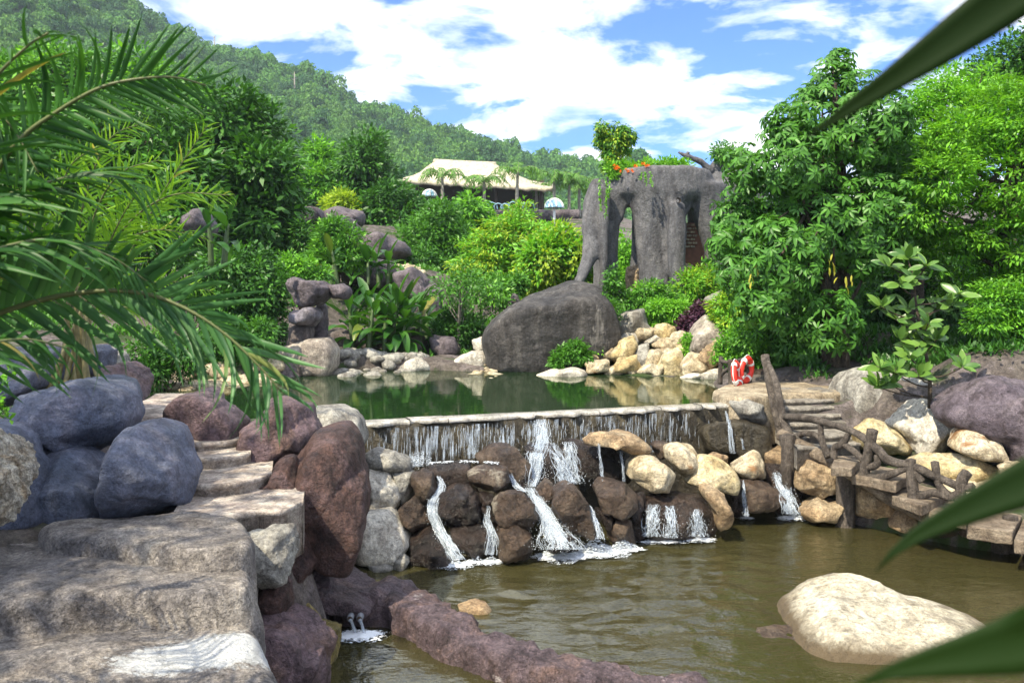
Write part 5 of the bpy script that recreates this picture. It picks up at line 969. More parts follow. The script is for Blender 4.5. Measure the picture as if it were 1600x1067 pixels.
m = MB(); m.tube(spline([W(1112, 268, 28.2), W(1096, 254, 28.0), W(1080, 247, 27.9), W(1070, 243, 27.8), W(1060, 238, 27.8)], 20), [.13, .10, .085, .10, .03], 10, .2, 6); m.tube(spline([W(1072, 244, 27.8), W(1076, 238, 27.8)], 6), [.06, .05], 8, .1, 6)
tag(m.build('stone_branch', M['eleph']), 'bare grey concrete branch sticking out left of the mound', 'branch')
rock('grey concrete footing under the tower roots', [(925,500),(960,455),(1020,450),(1090,440),(1130,470),(1120,560),(1000,560),(930,550)], 26.6, 3.4, 'mauve', planes=5, name='footing', cat='footing')

# ------------------------------------------------------------------ thatched pavilion on its terrace
def pavilion():
    YP = 90.0; pm = ppm(YP); z0 = W(0, 330, YP).z; root = empty('pavilion', (W(740, 330, YP).x, YP, z0), 'open pavilion with a broad pale thatched hip roof on the hill terrace', 'pavilion')
    A = [W(618, 286, 87), W(864, 300, 83), W(862, 292, 99), W(640, 284, 101)]; rl_ = [W(684, 254, 93), W(768, 259, 91)]
    def face(a, b, c, d, n=40, k=18, name='roof_face'):
        a, b, c, d = [np.array(v) for v in (a, b, c, d)]; V = []
        for i in range(k):
            t = i / (k - 1)
            for j in range(n):
                s = j / (n - 1); p = (a * (1 - s) + b * s) * (1 - t) + (d * (1 - s) + c * s) * t; p = p - np.array([0, 0, .5 * math.sin(math.pi * t)]); V.append(p)
        V = np.array(V); V[:, 2] += .06 * fbm(V * 1.2, 3) + .05 * vnoise(V * 5); V[:n, 2] += .18 * vnoise(V[:n] * 2.5); return V, gridF(k, n)
    m = MB()
    for (a, b, c, d) in ((A[0], A[1], rl_[1], rl_[0]), (A[1], A[2], rl_[1], rl_[1]), (A[2], A[3], rl_[0], rl_[1]), (A[3], A[0], rl_[0], rl_[0])): V, F = face(a, b, c, d); m.add(V, F)
    rf = m.build('roof', M['thatch'], root); sm = rf.modifiers.new('t', 'SOLIDIFY'); sm.thickness = .35; sm.offset = 1
    m = MB(); m.tube(spline([rl_[0] + Vector((-.4, 0, .05)), rl_[1] + Vector((.4, 0, .05))], 16), .32, 8, .1, 2); m.build('ridge_cap', M['thatch'], rf)
    for i, (px, Yq) in enumerate(((650, 87), (690, 86.5), (730, 86), (775, 85.5), (818, 85), (846, 84.5), (700, 98), (760, 97), (820, 96))):
        t = W(px, 292, Yq); b = Vector((t.x, Yq + .8, z0 - 1)); m = MB(); m.tube([b, Vector((t.x, Yq + .8, t.z + .2))], .16, 8); m.build('post', M['darkwood'], root)
    m = MB(); p0 = W(655, 330, 97); p1 = W(850, 288, 97); m.box((p0.x, 96.5, z0 - .5), (p1.x, 97, p1.z + .4)); m.build('rear_wall', M['darkwood'], root, smooth=False)
    te = empty('terrace', (W(790, 330, 80).x, 80, W(0, 420, 80).z), 'grey concrete terrace on rough columns below the pavilion', 'terrace')
    a = W(640, 327, 79); b = W(905, 327, 79); zt = a.z; n = 60; xs = np.linspace(a.x, b.x, n)
    V = []
    for (y, z) in ((79.3, zt - .9), (78.9, zt - .5), (79, zt - .1), (79.3, zt), (100, zt), (100, zt - .9)): V.append(np.column_stack([xs, y + .35 * fbm(np.column_stack([xs * .8, xs * 0 + z, xs * 0]), 3) * (y < 90), np.full(n, z)]))
    obj('deck', np.concatenate(V), gridF(6, n), M['mauve'], te)
    m = MB(); m.box((a.x, 84, zt - 8), (b.x, 84.4, zt - .9)); m.build('rear_wall', M['darkwood'], te, smooth=False)
    for px, r in ((886, 9), (842, 6), (795, 6), (745, 7), (700, 6)):
        P = [W(px, 330, 79.6), W(px + 3, 355, 79.6), W(px - 2, 385, 79.6), W(px + 2, 430, 79.6)]; m = MB(); m.tube(spline(P, 20), [r * .055, r * .042, r * .05, r * .065], 12, .15, 1.5); m.build('column', M['mauve'], te)
    rg = empty('loop_railing', tuple(W(780, 327, 79.2)), 'pale blue railing of curled tubes along the terrace edge', 'railing')
    for px in (708, 720, 733, 746, 757, 768, 779, 790, 802, 814, 826):
        w_ = rng.uniform(5, 8); hh = rng.uniform(8, 13); P = [W(px - w_, 327, 79.2), W(px - w_ * 1.1, 327 - hh * .6, 79.2), W(px - w_ * .2, 327 - hh, 79.1), W(px + w_ * .9, 327 - hh * .7, 79.2), W(px + w_ * 1.2, 327, 79.3)]; m = MB(); m.tube(spline(P, 24), .055, 6); m.build('loop', M['blueplastic'], rg)
    def dome(cx, cy, r, Yq, label):
        c = W(cx, cy, Yq); rr = r * ppm(Yq); root2 = empty('dome_shelter', tuple(c), label, 'dome', 'blue domes on the terrace'); V = []; n = 24; k = 8
        for i in range(k):
            e = i / (k - 1) * math.pi / 2 * .97
            for j in range(n): a_ = 2 * math.pi * j / n; V.append((c.x + rr * math.cos(e) * math.cos(a_), c.y + rr * math.cos(e) * math.sin(a_), c.z + rr * math.sin(e) * .95))
        i = np.arange(k - 1)[:, None] * n; j = np.arange(n)[None]; kk = (j + 1) % n; obj('shell', V, np.stack([i + j, i + kk, i + n + kk, i + n + j], -1).reshape(-1, 4), M['blueplastic'], root2)
        for j in range(8):
            a_ = 2 * math.pi * j / 8 + .2; P = [(c.x + rr * 1.02 * math.cos(e) * math.cos(a_), c.y + rr * 1.02 * math.cos(e) * math.sin(a_), c.z + rr * .97 * math.sin(e)) for e in np.linspace(0, 1.5, 8)]; m = MB(); m.tube(P, .06, 6); m.build('rib', M['white'], root2)
        m = MB(); m.tube([c - Vector((0, 0, 1.6)), c + Vector((0, 0, .1))], .12, 8); m.build('pole', M['white'], root2)
    dome(866, 325, 15, 77.5, 'pale blue ribbed dome at the right end of the terrace')
    dome(671, 307, 11, 78, 'small blue dome half hidden by the tree left of the terrace')
    for k, (px, Yq, ww, hh) in enumerate(((893, 77, 12, 16), (905, 77.5, 10, 14), (918, 77, 9, 12))):
        pass
pavilion()
# ------------------------------------------------------------------ vegetation
LEAF6 = (np.array([(0,0,0),(.3,.42,.07),(.7,.36,.05),(1,0,-.10),(.7,-.36,.05),(.3,-.42,.07),(.5,0,0)]), np.array([(0,6,2,1),(0,5,4,6),(6,4,3,2)]))
def crown(blobs, ncl, per, leaf, width, cr, droop=.25, shell=.55, tpl=LEAF4, up=.5, flat=1.0):
    """blobs: world [(centre, radius)]; returns V,F of leaf clumps spread through the blobs"""
    Rr = np.array([b[1] for b in blobs]); Cc = np.array([tuple(b[0]) for b in blobs]); p = Rr ** 2 / (Rr ** 2).sum(); k = rng.choice(len(blobs), ncl, p=p)
    U = rsph(ncl); rad = Rr[k] * (shell + (1.02 - shell) * rng.random(ncl) ** .6); lump = 1 + .22 * vnoise(U * 2.1 + Cc[k] * 1.3)
    C = Cc[k] + U * (rad * lump)[:, None]
    O = U[:, None, :] + rng.normal(0, .55, (ncl, per, 3)); O /= np.linalg.norm(O, axis=2)[:, :, None]
    off = rsph(ncl * per).reshape(ncl, per, 3) * (cr * rng.random((ncl, per, 1)) ** .5) * np.array([1, 1, flat])
    P = (C[:, None, :] + off).reshape(-1, 3); D = (O * .6 + off / (cr + 1e-6) * .8).reshape(-1, 3) + np.array([0, 0, -droop]) + rng.normal(0, .2, (ncl * per, 3))
    s = leaf * rng.uniform(.65, 1.25, ncl * per); UP = U[:, None, :].repeat(per, 1).reshape(-1, 3) * (1 - up) + np.array([0, 0, up])
    V, F = leaves(P, D, s, width, tpl, up=UP); return V, F, C
def wblobs(bl, Y, dz=.0):
    out = []
    for b in bl:
        x, y, r = b[:3]; yy = Y + (b[3] if len(b) > 3 else rng.uniform(-dz, dz)); out.append((np.array(W(x, y, yy)), r * ppm(yy)))
    return out
def tree(name, label, base, blobs, Y, lm, ncl, per, leaf, width=.42, cr=.35, droop=.25, shell=.5, tpl=LEAF4, bark='bark', tr=.12, group=None, dz=.6, cat='tree', up=.5, flat=.8, limbs=12, lm2=None, frac2=.3):
    wb = wblobs(blobs, Y, dz); bx, by, bY = base; b = W(bx, by, bY) if by is not None else None
    if b is None: x = (bx - CX) / FPX * bY; b = Vector((x, bY, gz(x, bY) - .05))
    root = empty(name, tuple(b), label, cat, group)
    V, F, C = crown(wb, ncl, per, leaf, width, cr, droop, shell, tpl, up, flat)
    o = obj('crown', V, F, LF[lm], root); o['kind'] = 'stuff'
    if lm2:
        o.data.materials.append(LF[lm2]); nf = len(tpl[1]); mi = np.repeat((rng.random(ncl) < frac2).astype(np.int32), per * nf); o.data.polygons.foreach_set('material_index', mi)
    m = MB(); cen = sum((q[0] * q[1] for q in wb)) / sum(q[1] for q in wb); top = max(wb, key=lambda q: q[0][2])[0]
    bb = np.array(b); P = spline([bb - (0, 0, .15), bb + (cen - bb) * .5 * np.array([.6, .6, 1]) + rng.normal(0, tr * .5, 3) * (1, 1, 0), cen * .6 + top * .4, top], 24); m.tube(P, [tr * 1.25, tr, tr * .7, tr * .25], 10, .12, 4)
    for i in range(limbs):
        c = C[rng.integers(len(C))]; s = P[rng.integers(7, 20)]; mid = (s + c) / 2 + np.array([0, 0, -.06 * np.linalg.norm(c - s)]); m.tube(spline([s, mid, c], 8), [tr * .4, tr * .25, tr * .08], 6, .1, 4)
    m.build('trunk', M[bark], root); return root

# hillside and background trees
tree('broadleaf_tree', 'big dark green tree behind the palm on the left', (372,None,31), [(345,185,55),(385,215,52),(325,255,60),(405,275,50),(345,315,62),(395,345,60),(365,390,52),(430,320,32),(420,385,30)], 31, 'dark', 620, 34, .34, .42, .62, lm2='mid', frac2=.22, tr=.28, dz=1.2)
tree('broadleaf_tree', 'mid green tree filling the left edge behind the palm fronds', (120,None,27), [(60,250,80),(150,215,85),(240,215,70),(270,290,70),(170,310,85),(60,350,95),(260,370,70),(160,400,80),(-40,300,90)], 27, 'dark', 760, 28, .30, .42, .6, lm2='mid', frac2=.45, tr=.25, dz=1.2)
tree('broadleaf_tree', 'tall tree at the upper left corner with sunlit top', (250,None,42), [(250,150,50),(200,130,50),(300,180,40),(150,150,55),(80,140,60),(20,150,60)], 42, 'mid', 420, 30, .40, .42, .8, lm2='bright', frac2=.2, tr=.3)
tree('conical_tree', 'light green conical tree on the slope below the mountain', (497,None,50), [(496,236,17),(497,258,26),(494,285,34),(500,312,42),(520,330,28)], 50, 'bright', 260, 30, .36, .4, .55, lm2='mid', frac2=.45, tr=.16)
tree('conical_tree', 'darker rounded conical tree right of the light green one', (568,None,49), [(575,232,22),(566,256,34),(578,285,44),(552,306,36),(600,312,40)], 49, 'dark', 330, 32, .36, .4, .6, lm2='mid', frac2=.4, tr=.2)
tree('broadleaf_tree', 'dark green tree left of the thatched roof', (625,None,47), [(604,322,34),(632,336,30),(585,345,36),(622,356,42),(652,322,16),(650,356,34),(600,375,30)], 47, 'dark', 420, 32, .33, .42, .55, lm2='mid', frac2=.25, tr=.2)
tree('broadleaf_tree', 'soft mid green tree in front of the terrace', (682,None,39), [(692,334,20),(680,354,34),(664,382,36),(700,378,36),(650,410,30),(690,412,32)], 39, 'mid', 420, 30, .24, .38, .42, tr=.12)
tree('broadleaf_tree', 'bright green tree standing before the terrace columns', (738,None,42), [(738,322,18),(740,345,28),(725,372,28),(752,375,30),(738,395,28)], 42, 'bright', 300, 28, .28, .42, .42, lm2='mid', frac2=.4, tr=.12)
tree('feathery_tree', 'airy yellow green tree in the centre below the terrace', (806,None,33), [(815,345,26),(790,365,34),(835,372,36),(765,392,32),(808,405,40),(845,405,30),(735,408,28),(775,425,36),(830,435,36),(725,435,26)], 33, 'yellow', 640, 26, .20, .34, .42, lm2='bright', frac2=.6, tr=.12, flat=.35, shell=.3)
tree('broadleaf_tree', 'glossy yellow green bush tree beside the concrete tower', (868,None,30), [(872,385,32),(850,405,36),(895,400,32),(880,430,40),(842,436,30),(908,436,24)], 30, 'yellow', 480, 26, .22, .45, .34, lm2='bright', frac2=.55, tr=.1)
tree('young_tree', 'slender young tree with pale trunk at the far pond edge', (718,556,24.2), [(722,428,26),(700,448,24),(738,450,24),(716,470,26)], 24.2, 'mid', 75, 16, .14, .45, .30, bark='palebark', tr=.045, shell=.2)
tree('young_tree', 'second slender sapling just left of the huge dark boulder', (752,520,25.5), [(755,440,24),(772,455,26),(748,468,22),(778,480,20)], 25.5, 'mid', 75, 16, .14, .45, .30, bark='palebark', tr=.035, shell=.2, lm2='bright', frac2=.4)
tree('round_shrub', 'dark green mound shrub above the stacked rock column', (375,None,22.5), [(350,430,40),(392,432,44),(340,470,44),(390,472,46),(425,455,28),(360,505,40),(410,500,36)], 22.5, 'dark', 520, 30, .14, .5, .28, lm2='mid', frac2=.3, tr=.06, cat='shrub', dz=.4)
tree('round_shrub', 'bright low shrub just above the lumpy grey rock', (470,None,24), [(452,418,20),(478,425,20),(440,432,16),(498,430,14)], 24, 'bright', 160, 26, .14, .4, .2, lm2='mid', frac2=.4, tr=.03, cat='shrub', dz=.3)
tree('hillside_shrub', 'mid green shrub on the slope under the mauve rocks', (440,None,31), [(430,368,22),(455,380,26),(480,368,22),(440,398,24),(480,402,26)], 31, 'mid', 260, 28, .20, .34, .35, tr=.06, cat='shrub', lm2='dark', frac2=.4)
tree('hillside_shrub', 'bluish green bush below the large mauve rock face', (530,None,29), [(520,362,18),(545,378,20),(515,392,24),(548,402,20),(500,412,20)], 29, 'mid', 230, 28, .18, .4, .32, tr=.05, cat='shrub', lm2='bright', frac2=.25)
tree('hillside_shrub', 'low green shrub at the top of the gravel slope', (655,None,35), [(640,428,22),(665,432,24),(690,425,22),(655,408,22)], 35, 'mid', 230, 28, .2, .4, .34, tr=.06, cat='shrub', lm2='dark', frac2=.5)
tree('hillside_shrub', 'dark green shrub hugging the bank left of the huge boulder', (710,None,24.8), [(705,505,20),(730,512,22),(690,520,16),(715,525,18)], 24.8, 'dark', 200, 26, .13, .5, .22, tr=.04, cat='shrub')
tree('hillside_shrub', 'small green shrub between the two saplings', (790,None,26.5), [(785,450,18),(805,445,16),(790,470,14)], 26.5, 'mid', 120, 22, .15, .4, .22, tr=.03, cat='shrub')
tree('hillside_shrub', 'bright green tuft on the hillside between the two conical trees', (530,None,46), [(535,318,16),(520,322,14),(545,330,14)], 46, 'yellow', 90, 24, .3, .35, .4, tr=.05, cat='shrub')
tree('shore_shrub', 'dark green shore bush under the hanging palm frond', (250,None,17.2), [(225,556,24),(255,550,30),(285,565,24),(240,580,22),(300,545,22)], 17.2, 'dark', 240, 26, .11, .35, .2, tr=.03, cat='shrub', lm2='mid', frac2=.3, dz=.3)
tree('shore_shrub', 'green shore bush farther right along the left shore', (340,None,19.5), [(330,545,26),(365,535,28),(395,548,22),(350,520,28),(410,525,24)], 19.5, 'mid', 240, 26, .12, .4, .22, tr=.03, cat='shrub', dz=.3, lm2='dark', frac2=.5)
# right bank shrubs
tree('bank_shrub', 'soft green shrub on the right bank below the tower', (1000,None,24), [(990,482,20),(1012,462,22),(1035,470,20),(1000,500,18)], 24, 'mid', 220, 26, .13, .35, .24, tr=.03, cat='shrub', flat=.4, lm2='bright', frac2=.4, dz=.3)
tree('bank_shrub', 'bright green shrub in the middle of the right bank', (1050,None,23.2), [(1040,500,20),(1060,488,20),(1030,485,16),(1068,505,14)], 23.2, 'bright', 240, 26, .12, .35, .22, tr=.03, cat='shrub', flat=.4, dz=.3)
tree('bank_shrub', 'yellow green shrub between the tower and the big tree', (1085,None,25), [(1075,452,24),(1100,440,24),(1090,470,22),(1118,455,18)], 25, 'bright', 240, 26, .13, .36, .24, tr=.03, cat='shrub', dz=.4, lm2='yellow', frac2=.3)
tree('bank_shrub', 'purple leaved shrub on the right bank', (1085,None,22.4), [(1080,500,13),(1095,488,13),(1070,512,10),(1085,520,9)], 22.4, 'purple', 130, 24, .09, .6, .16, tr=.02, cat='shrub', dz=.2)
tree('bank_shrub', 'bright yellow green shrub beside the white capped boulder', (1140,None,20.3), [(1135,480,22),(1160,470,22),(1150,500,24),(1125,505,16),(1175,495,18)], 20.3, 'yellow', 300, 26, .11, .36, .2, tr=.03, cat='shrub', dz=.3, lm2='bright', frac2=.5, flat=.5)
tree('bank_shrub', 'dense dark green round bush above the life rings', (1165,None,18.6), [(1145,540,20),(1172,530,26),(1198,545,22),(1160,558,22),(1190,565,18),(1130,552,13)], 18.6, 'mid', 360, 26, .085, .5, .16, tr=.03, cat='shrub', dz=.3, lm2='bright', frac2=.45)
tree('bank_shrub', 'low fern green bush at the foot of the huge dark boulder', (890,None,20.8), [(880,555,12),(898,548,13),(910,558,10),(872,564,8)], 20.8, 'mid', 130, 24, .11, .35, .16, tr=.02, cat='shrub', dz=.2, flat=.4)
tree('bank_shrub', 'small green weed on the right flank of the huge boulder', (930,None,21.6), [(925,515,10),(938,522,9),(930,505,6)], 21.6, 'mid', 60, 20, .1, .4, .14, tr=.02, cat='shrub', dz=.1)
tree('bank_shrub', 'low green weed among the cream bank rocks', (940,None,21.4), [(935,545,7),(948,540,6)], 21.4, 'bright', 34, 18, .09, .4, .12, tr=.015, cat='shrub', dz=.1)
tree('bank_shrub', 'climbing green weed on the sunny bank left of the capped boulder', (1072,None,20.6), [(1075,530,7),(1078,545,7),(1073,558,6),(1067,568,5)], 20.6, 'bright', 70, 18, .07, .5, .1, tr=.015, cat='shrub', dz=.1)
tree('young_tree', 'small upright glossy sapling in front of the tower roots', (962,510,22.6), [(957,440,8),(955,425,6),(966,462,11),(978,470,10),(950,465,8)], 22.6, 'gloss', 70, 18, .13, .42, .14, tr=.03, cat='tree', dz=.1)
M['redstem'] = mat_plain('red_stem', (.35, .06, .03), .6)
tree('young_tree', 'tiny sapling with a red stem by the boulder', (944,524,21.7), [(940,478,12),(955,485,12),(930,490,10),(945,495,10)], 21.7, 'mid', 90, 18, .11, .35, .16, bark='redstem', tr=.022, dz=.1)
tree('hillside_shrub', 'green bush seen through the left arch of the tower', (988,None,29.5), [(985,400,26),(1000,430,26),(975,440,24)], 29.5, 'bright', 200, 24, .2, .42, .3, tr=.05, cat='shrub', dz=.3)
# plants growing on the tower
tree('climber', 'leafy climber rising from the left rim of the tower', (952,270,25.9), [(942,200,9),(945,218,12),(962,222,14),(980,212,11),(968,205,9),(955,240,13),(975,232,9),(950,256,9)], 25.9, 'mid', 260, 20, .13, .4, .16, tr=.04, cat='climber', dz=.15, lm2='yellow', frac2=.35, droop=.7)
def rim_plants():
    root = empty('rim_flower_bed', tuple(W(1010, 270, 25.6)), 'strip of green plants with orange red flowers along the tower rim', 'flower bed')
    wb = wblobs([(x, 262 + (x % 7) * .6 - (4 if x > 1000 else 0), 8) for x in range(955, 1074, 9)], 25.7, .4)
    V, F, C = crown(wb, 260, 18, .12, .42, .12, .2, .3); o = obj('foliage', V, F, LF['bright'], root); o['kind'] = 'stuff'
    fl = None
    for k in range(14):
        px = rng.choice([rng.uniform(958, 985), rng.uniform(985, 1035), rng.uniform(1040, 1060)], p=[.55, .38, .07]); p = W(px, rng.uniform(255, 268), 25.0 + rng.uniform(-.1, .2))
        if fl is None:
            a = np.linspace(0, 2 * np.pi, 7, endpoint=False); D = np.column_stack([np.cos(a), -.6 + 0 * a, np.sin(a)]); v, f = leaves(np.zeros((7, 3)), D, .065, .6); fl = mesh('flower', v, f); fl.materials.append(M['flower'])
        inst('flower', fl, Matrix.Translation(p) @ Matrix.Rotation(rng.uniform(0, 6), 4, 'Y') @ Matrix.Scale(rng.uniform(.8, 1.4), 4), root)
    for k, (px, y0, y1, n) in enumerate([(938,280,330,60),(946,278,318,50),(953,275,310,40),(948,285,340,40),(1008,268,288,40),(1016,268,290,36),(1002,268,280,24)]):
        a = W(px, y0, 24.6); e = W(px + rng.uniform(-3, 3), y1, 24.5); P = spline([a, (np.array(a) + np.array(e)) / 2 + rng.normal(0, .03, 3), e], n); D = rsph(n) + np.array([0, -.4, -.8]); v, f = leaves(P, D, rng.uniform(.06, .11, n), .5); m = MB(); m.add(v, f); m.tube(P, .006, 4); m.build('hanging_vine', LF['bright'], root)
rim_plants()
tree('bank_shrub', 'grey green shrub with pink blooms on top of the concrete mound', (1140,246,28.2), [(1125,238,12),(1140,240,10),(1155,248,10)], 28.2, 'mid', 80, 20, .13, .45, .2, tr=.02, cat='shrub', dz=.2)

# big glossy umbrella tree on the right, leaves in palmate whorls
def palmate(nl=8, L=.17, wd=.36):
    a = np.linspace(0, 2 * np.pi, nl, endpoint=False) + rng.uniform(-.15, .15, nl); D = np.column_stack([np.cos(a), np.sin(a), -.35 + rng.uniform(-.2, .15, nl)]); return leaves(np.column_stack([np.cos(a) * .015, np.sin(a) * .015, a * 0]), D, L * rng.uniform(.8, 1.15, nl), wd, LEAF6, up=np.tile([0, 0, 1.], (nl, 1)))
def umbrella_tree():
    Y0 = 17.6; bl = [(1312,95,22),(1300,135,44),(1345,140,34),(1280,190,62),(1350,200,62),(1240,250,62),(1310,270,80),(1390,240,52),(1195,310,60),(1260,350,82),(1340,350,78),(1150,345,40),(1210,405,72),(1290,430,76),(1165,425,46),(1230,480,60),(1300,500,50),(1225,535,34),(1270,540,36),(1400,320,56),(1185,470,40),(1235,195,42),(1385,180,44),(1165,265,40),(1425,285,48),(1130,380,28),(1415,370,44)]
    wb = wblobs(bl, Y0, 1.0); base = W(1306, 606, 17.6); root = empty('umbrella_tree', tuple(base), 'large glossy tree with drooping star shaped leaf clusters on the right', 'tree')
    ncl = 3500; Rr = np.array([b[1] for b in wb]); Cc = np.array([b[0] for b in wb]); k = rng.choice(len(wb), ncl, p=Rr ** 2 / (Rr ** 2).sum()); U = rsph(ncl)
    C = Cc[k] + U * (Rr[k] * (.60 + .44 * rng.random(ncl) ** .6) * (1 + .2 * vnoise(U * 2 + Cc[k])))[:, None]
    axis_ = U * .8 + np.array([0, -.15, .55]) + rng.normal(0, .25, (ncl, 3)); axis_ /= np.linalg.norm(axis_, axis=1)[:, None]
    tpl = [palmate(n) for n in (7, 8, 8, 9)]; tm = []
    for V, F in tpl: me = mesh('leaf_cluster', V, F); me.materials.append(LF['gloss']); tm.append(me)
    # the clusters that face the terrace are objects of their own
    occ = (C[:, 1] - Cc[k][:, 1]) / Rr[k]; dist = C[:, 1] + .0 * occ; order = np.argsort(dist + .6 * (U @ np.array([0, 1, -.4])))
    near = order[:300]; rest = order[300:]
    def mtx(i):
        z = Vector(axis_[i]); q = z.to_track_quat('Z', 'Y'); return Matrix.Translation(Vector(C[i])) @ q.to_matrix().to_4x4() @ Matrix.Rotation(rng.uniform(0, 6.28), 4, 'Z') @ Matrix.Scale(rng.uniform(.8, 1.25), 4)
    for i in near: inst('leaf_cluster', tm[rng.integers(4)], mtx(i), root)
    Vs = []; Fs = []; off = 0
    for i in rest:
        V, F = tpl[rng.integers(4)]; A = np.array(mtx(i)); Vs.append(V @ A[:3, :3].T + A[:3, 3]); Fs.append(F + off); off += len(V)
    o = obj('foliage', np.concatenate(Vs), np.concatenate(Fs), LF['gloss'], root); o['kind'] = 'stuff'
    # hanging yellow leaves
    for (cx, cy, n, sp) in ((1298, 415, 10, 17), (1325, 432, 6, 10), (1176, 432, 4, 8), (1180, 418, 3, 8)):
        for j in range(n):
            p = W(cx + rng.normal(0, sp * .5), cy + rng.normal(0, sp * .6), 15.95 if cx > 1250 else 16.3); q = Vector((rng.normal(0, .25), -.2, -1)).to_track_quat('X', 'Z'); inst('golden_leaf', gold_me(), Matrix.Translation(p) @ q.to_matrix().to_4x4() @ Matrix.Scale(rng.uniform(.8, 1.2), 4), root)
    m = MB(); b = np.array(base); top = np.array(W(1305, 130, 17.7))
    for (dx, dy, r) in ((-.25, 0, .09), (.0, .1, .16), (.22, -.05, .08), (-.1, .25, .10)):
        P = spline([b + (dx, dy, -.2), b + (dx * .7, dy, 1.2), b * .45 + top * .55 + (dx, dy, 0), top], 24); m.tube(P, [r * 1.3, r, r * .6, r * .2], 10, .15, 4)
        for q in range(12):
            c = C[rng.integers(ncl)]; s = P[rng.integers(6, 20)]; m.tube(spline([s, (s + c) / 2 + (0, 0, -.1), c], 8), [.05, .035, .012], 6, .1, 4)
    m.build('trunk', M['bark'], root)
_gold = []
def gold_me():
    if not _gold:
        V, F = leaves(np.zeros((1, 3)), np.array([[1., 0, 0]]), .15, .30, LEAF6); me = mesh('golden_leaf', V, F); me.materials.append(LF['gold']); _gold.append(me)
    return _gold[0]
umbrella_tree()
tree('feathery_tree', 'bright feathery green tree filling the right edge', (1580,None,17.5), [(1500,215,48),(1560,190,58),(1620,180,70),(1470,270,48),(1540,270,66),(1610,290,80),(1440,330,42),(1500,340,62),(1580,380,76),(1450,395,40),(1520,420,56),(1640,420,80),(1590,470,60)], 17.3, 'bright', 820, 36, .145, .36, .30, droop=.1, tr=.14, flat=.25, shell=.45, lm2='lime', frac2=.45, dz=.7, up=.85)
tree('feathery_tree', 'mid green feathery tree between the glossy tree and the right edge', (1430,None,20), [(1475,130,34),(1440,165,30),(1500,165,44),(1455,210,50),(1420,255,40),(1500,240,50),(1540,140,34),(1405,215,30),(1385,275,40),(1530,190,50)], 20, 'bright', 480, 34, .14, .36, .34, droop=.2, tr=.12, flat=.3, shell=.4, lm2='bright', frac2=.45, dz=.8, up=.8)
tree('broadleaf_tree', 'darker tree crown behind the feathery trees at the upper right', (1580,None,25), [(1560,110,34),(1595,85,34),(1630,110,50),(1570,160,50),(1520,130,26),(1640,60,40)], 25, 'mid', 420, 30, .17, .42, .4, tr=.16, lm2='dark', frac2=.5)
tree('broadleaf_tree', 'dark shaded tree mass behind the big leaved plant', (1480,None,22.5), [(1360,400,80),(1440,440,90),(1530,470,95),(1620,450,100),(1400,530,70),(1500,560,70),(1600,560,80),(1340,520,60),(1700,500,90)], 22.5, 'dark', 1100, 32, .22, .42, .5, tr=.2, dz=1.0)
tree('broadleaf_tree', 'dark green tree behind the glossy tree trunk', (1230,None,24), [(1180,380,60),(1250,420,80),(1320,440,80),(1200,490,55),(1270,520,60)], 24, 'dark', 520, 32, .22, .42, .5, tr=.2, dz=.8)
tree('bank_shrub', 'leafy green shrub hugging the trunk of the glossy tree', (1288,None,18.2), [(1282,560,13),(1276,585,13),(1288,598,9),(1290,575,9)], 18.0, 'mid', 120, 22, .09, .4, .14, tr=.02, cat='shrub', dz=.15)
tree('feathery_tree', 'low feathery green foliage at the right edge above the purple rock', (1590,None,15.6), [(1560,470,30),(1600,480,34),(1580,520,30),(1540,500,22),(1620,530,36),(1595,560,24)], 15.4, 'bright', 300, 34, .10, .4, .24, tr=.05, flat=.3, lm2='mid', frac2=.5, dz=.3, up=.85)

def quat(d, up):
    y = up.cross(d)
    if y.length < 1e-4: y = Vector((0, 1, 0)).cross(d)
    y.normalize(); z = d.cross(y); return Matrix(((d.x, y.x, z.x, 0), (d.y, y.y, z.y, 0), (d.z, y.z, z.z, 0), (0, 0, 0, 1)))
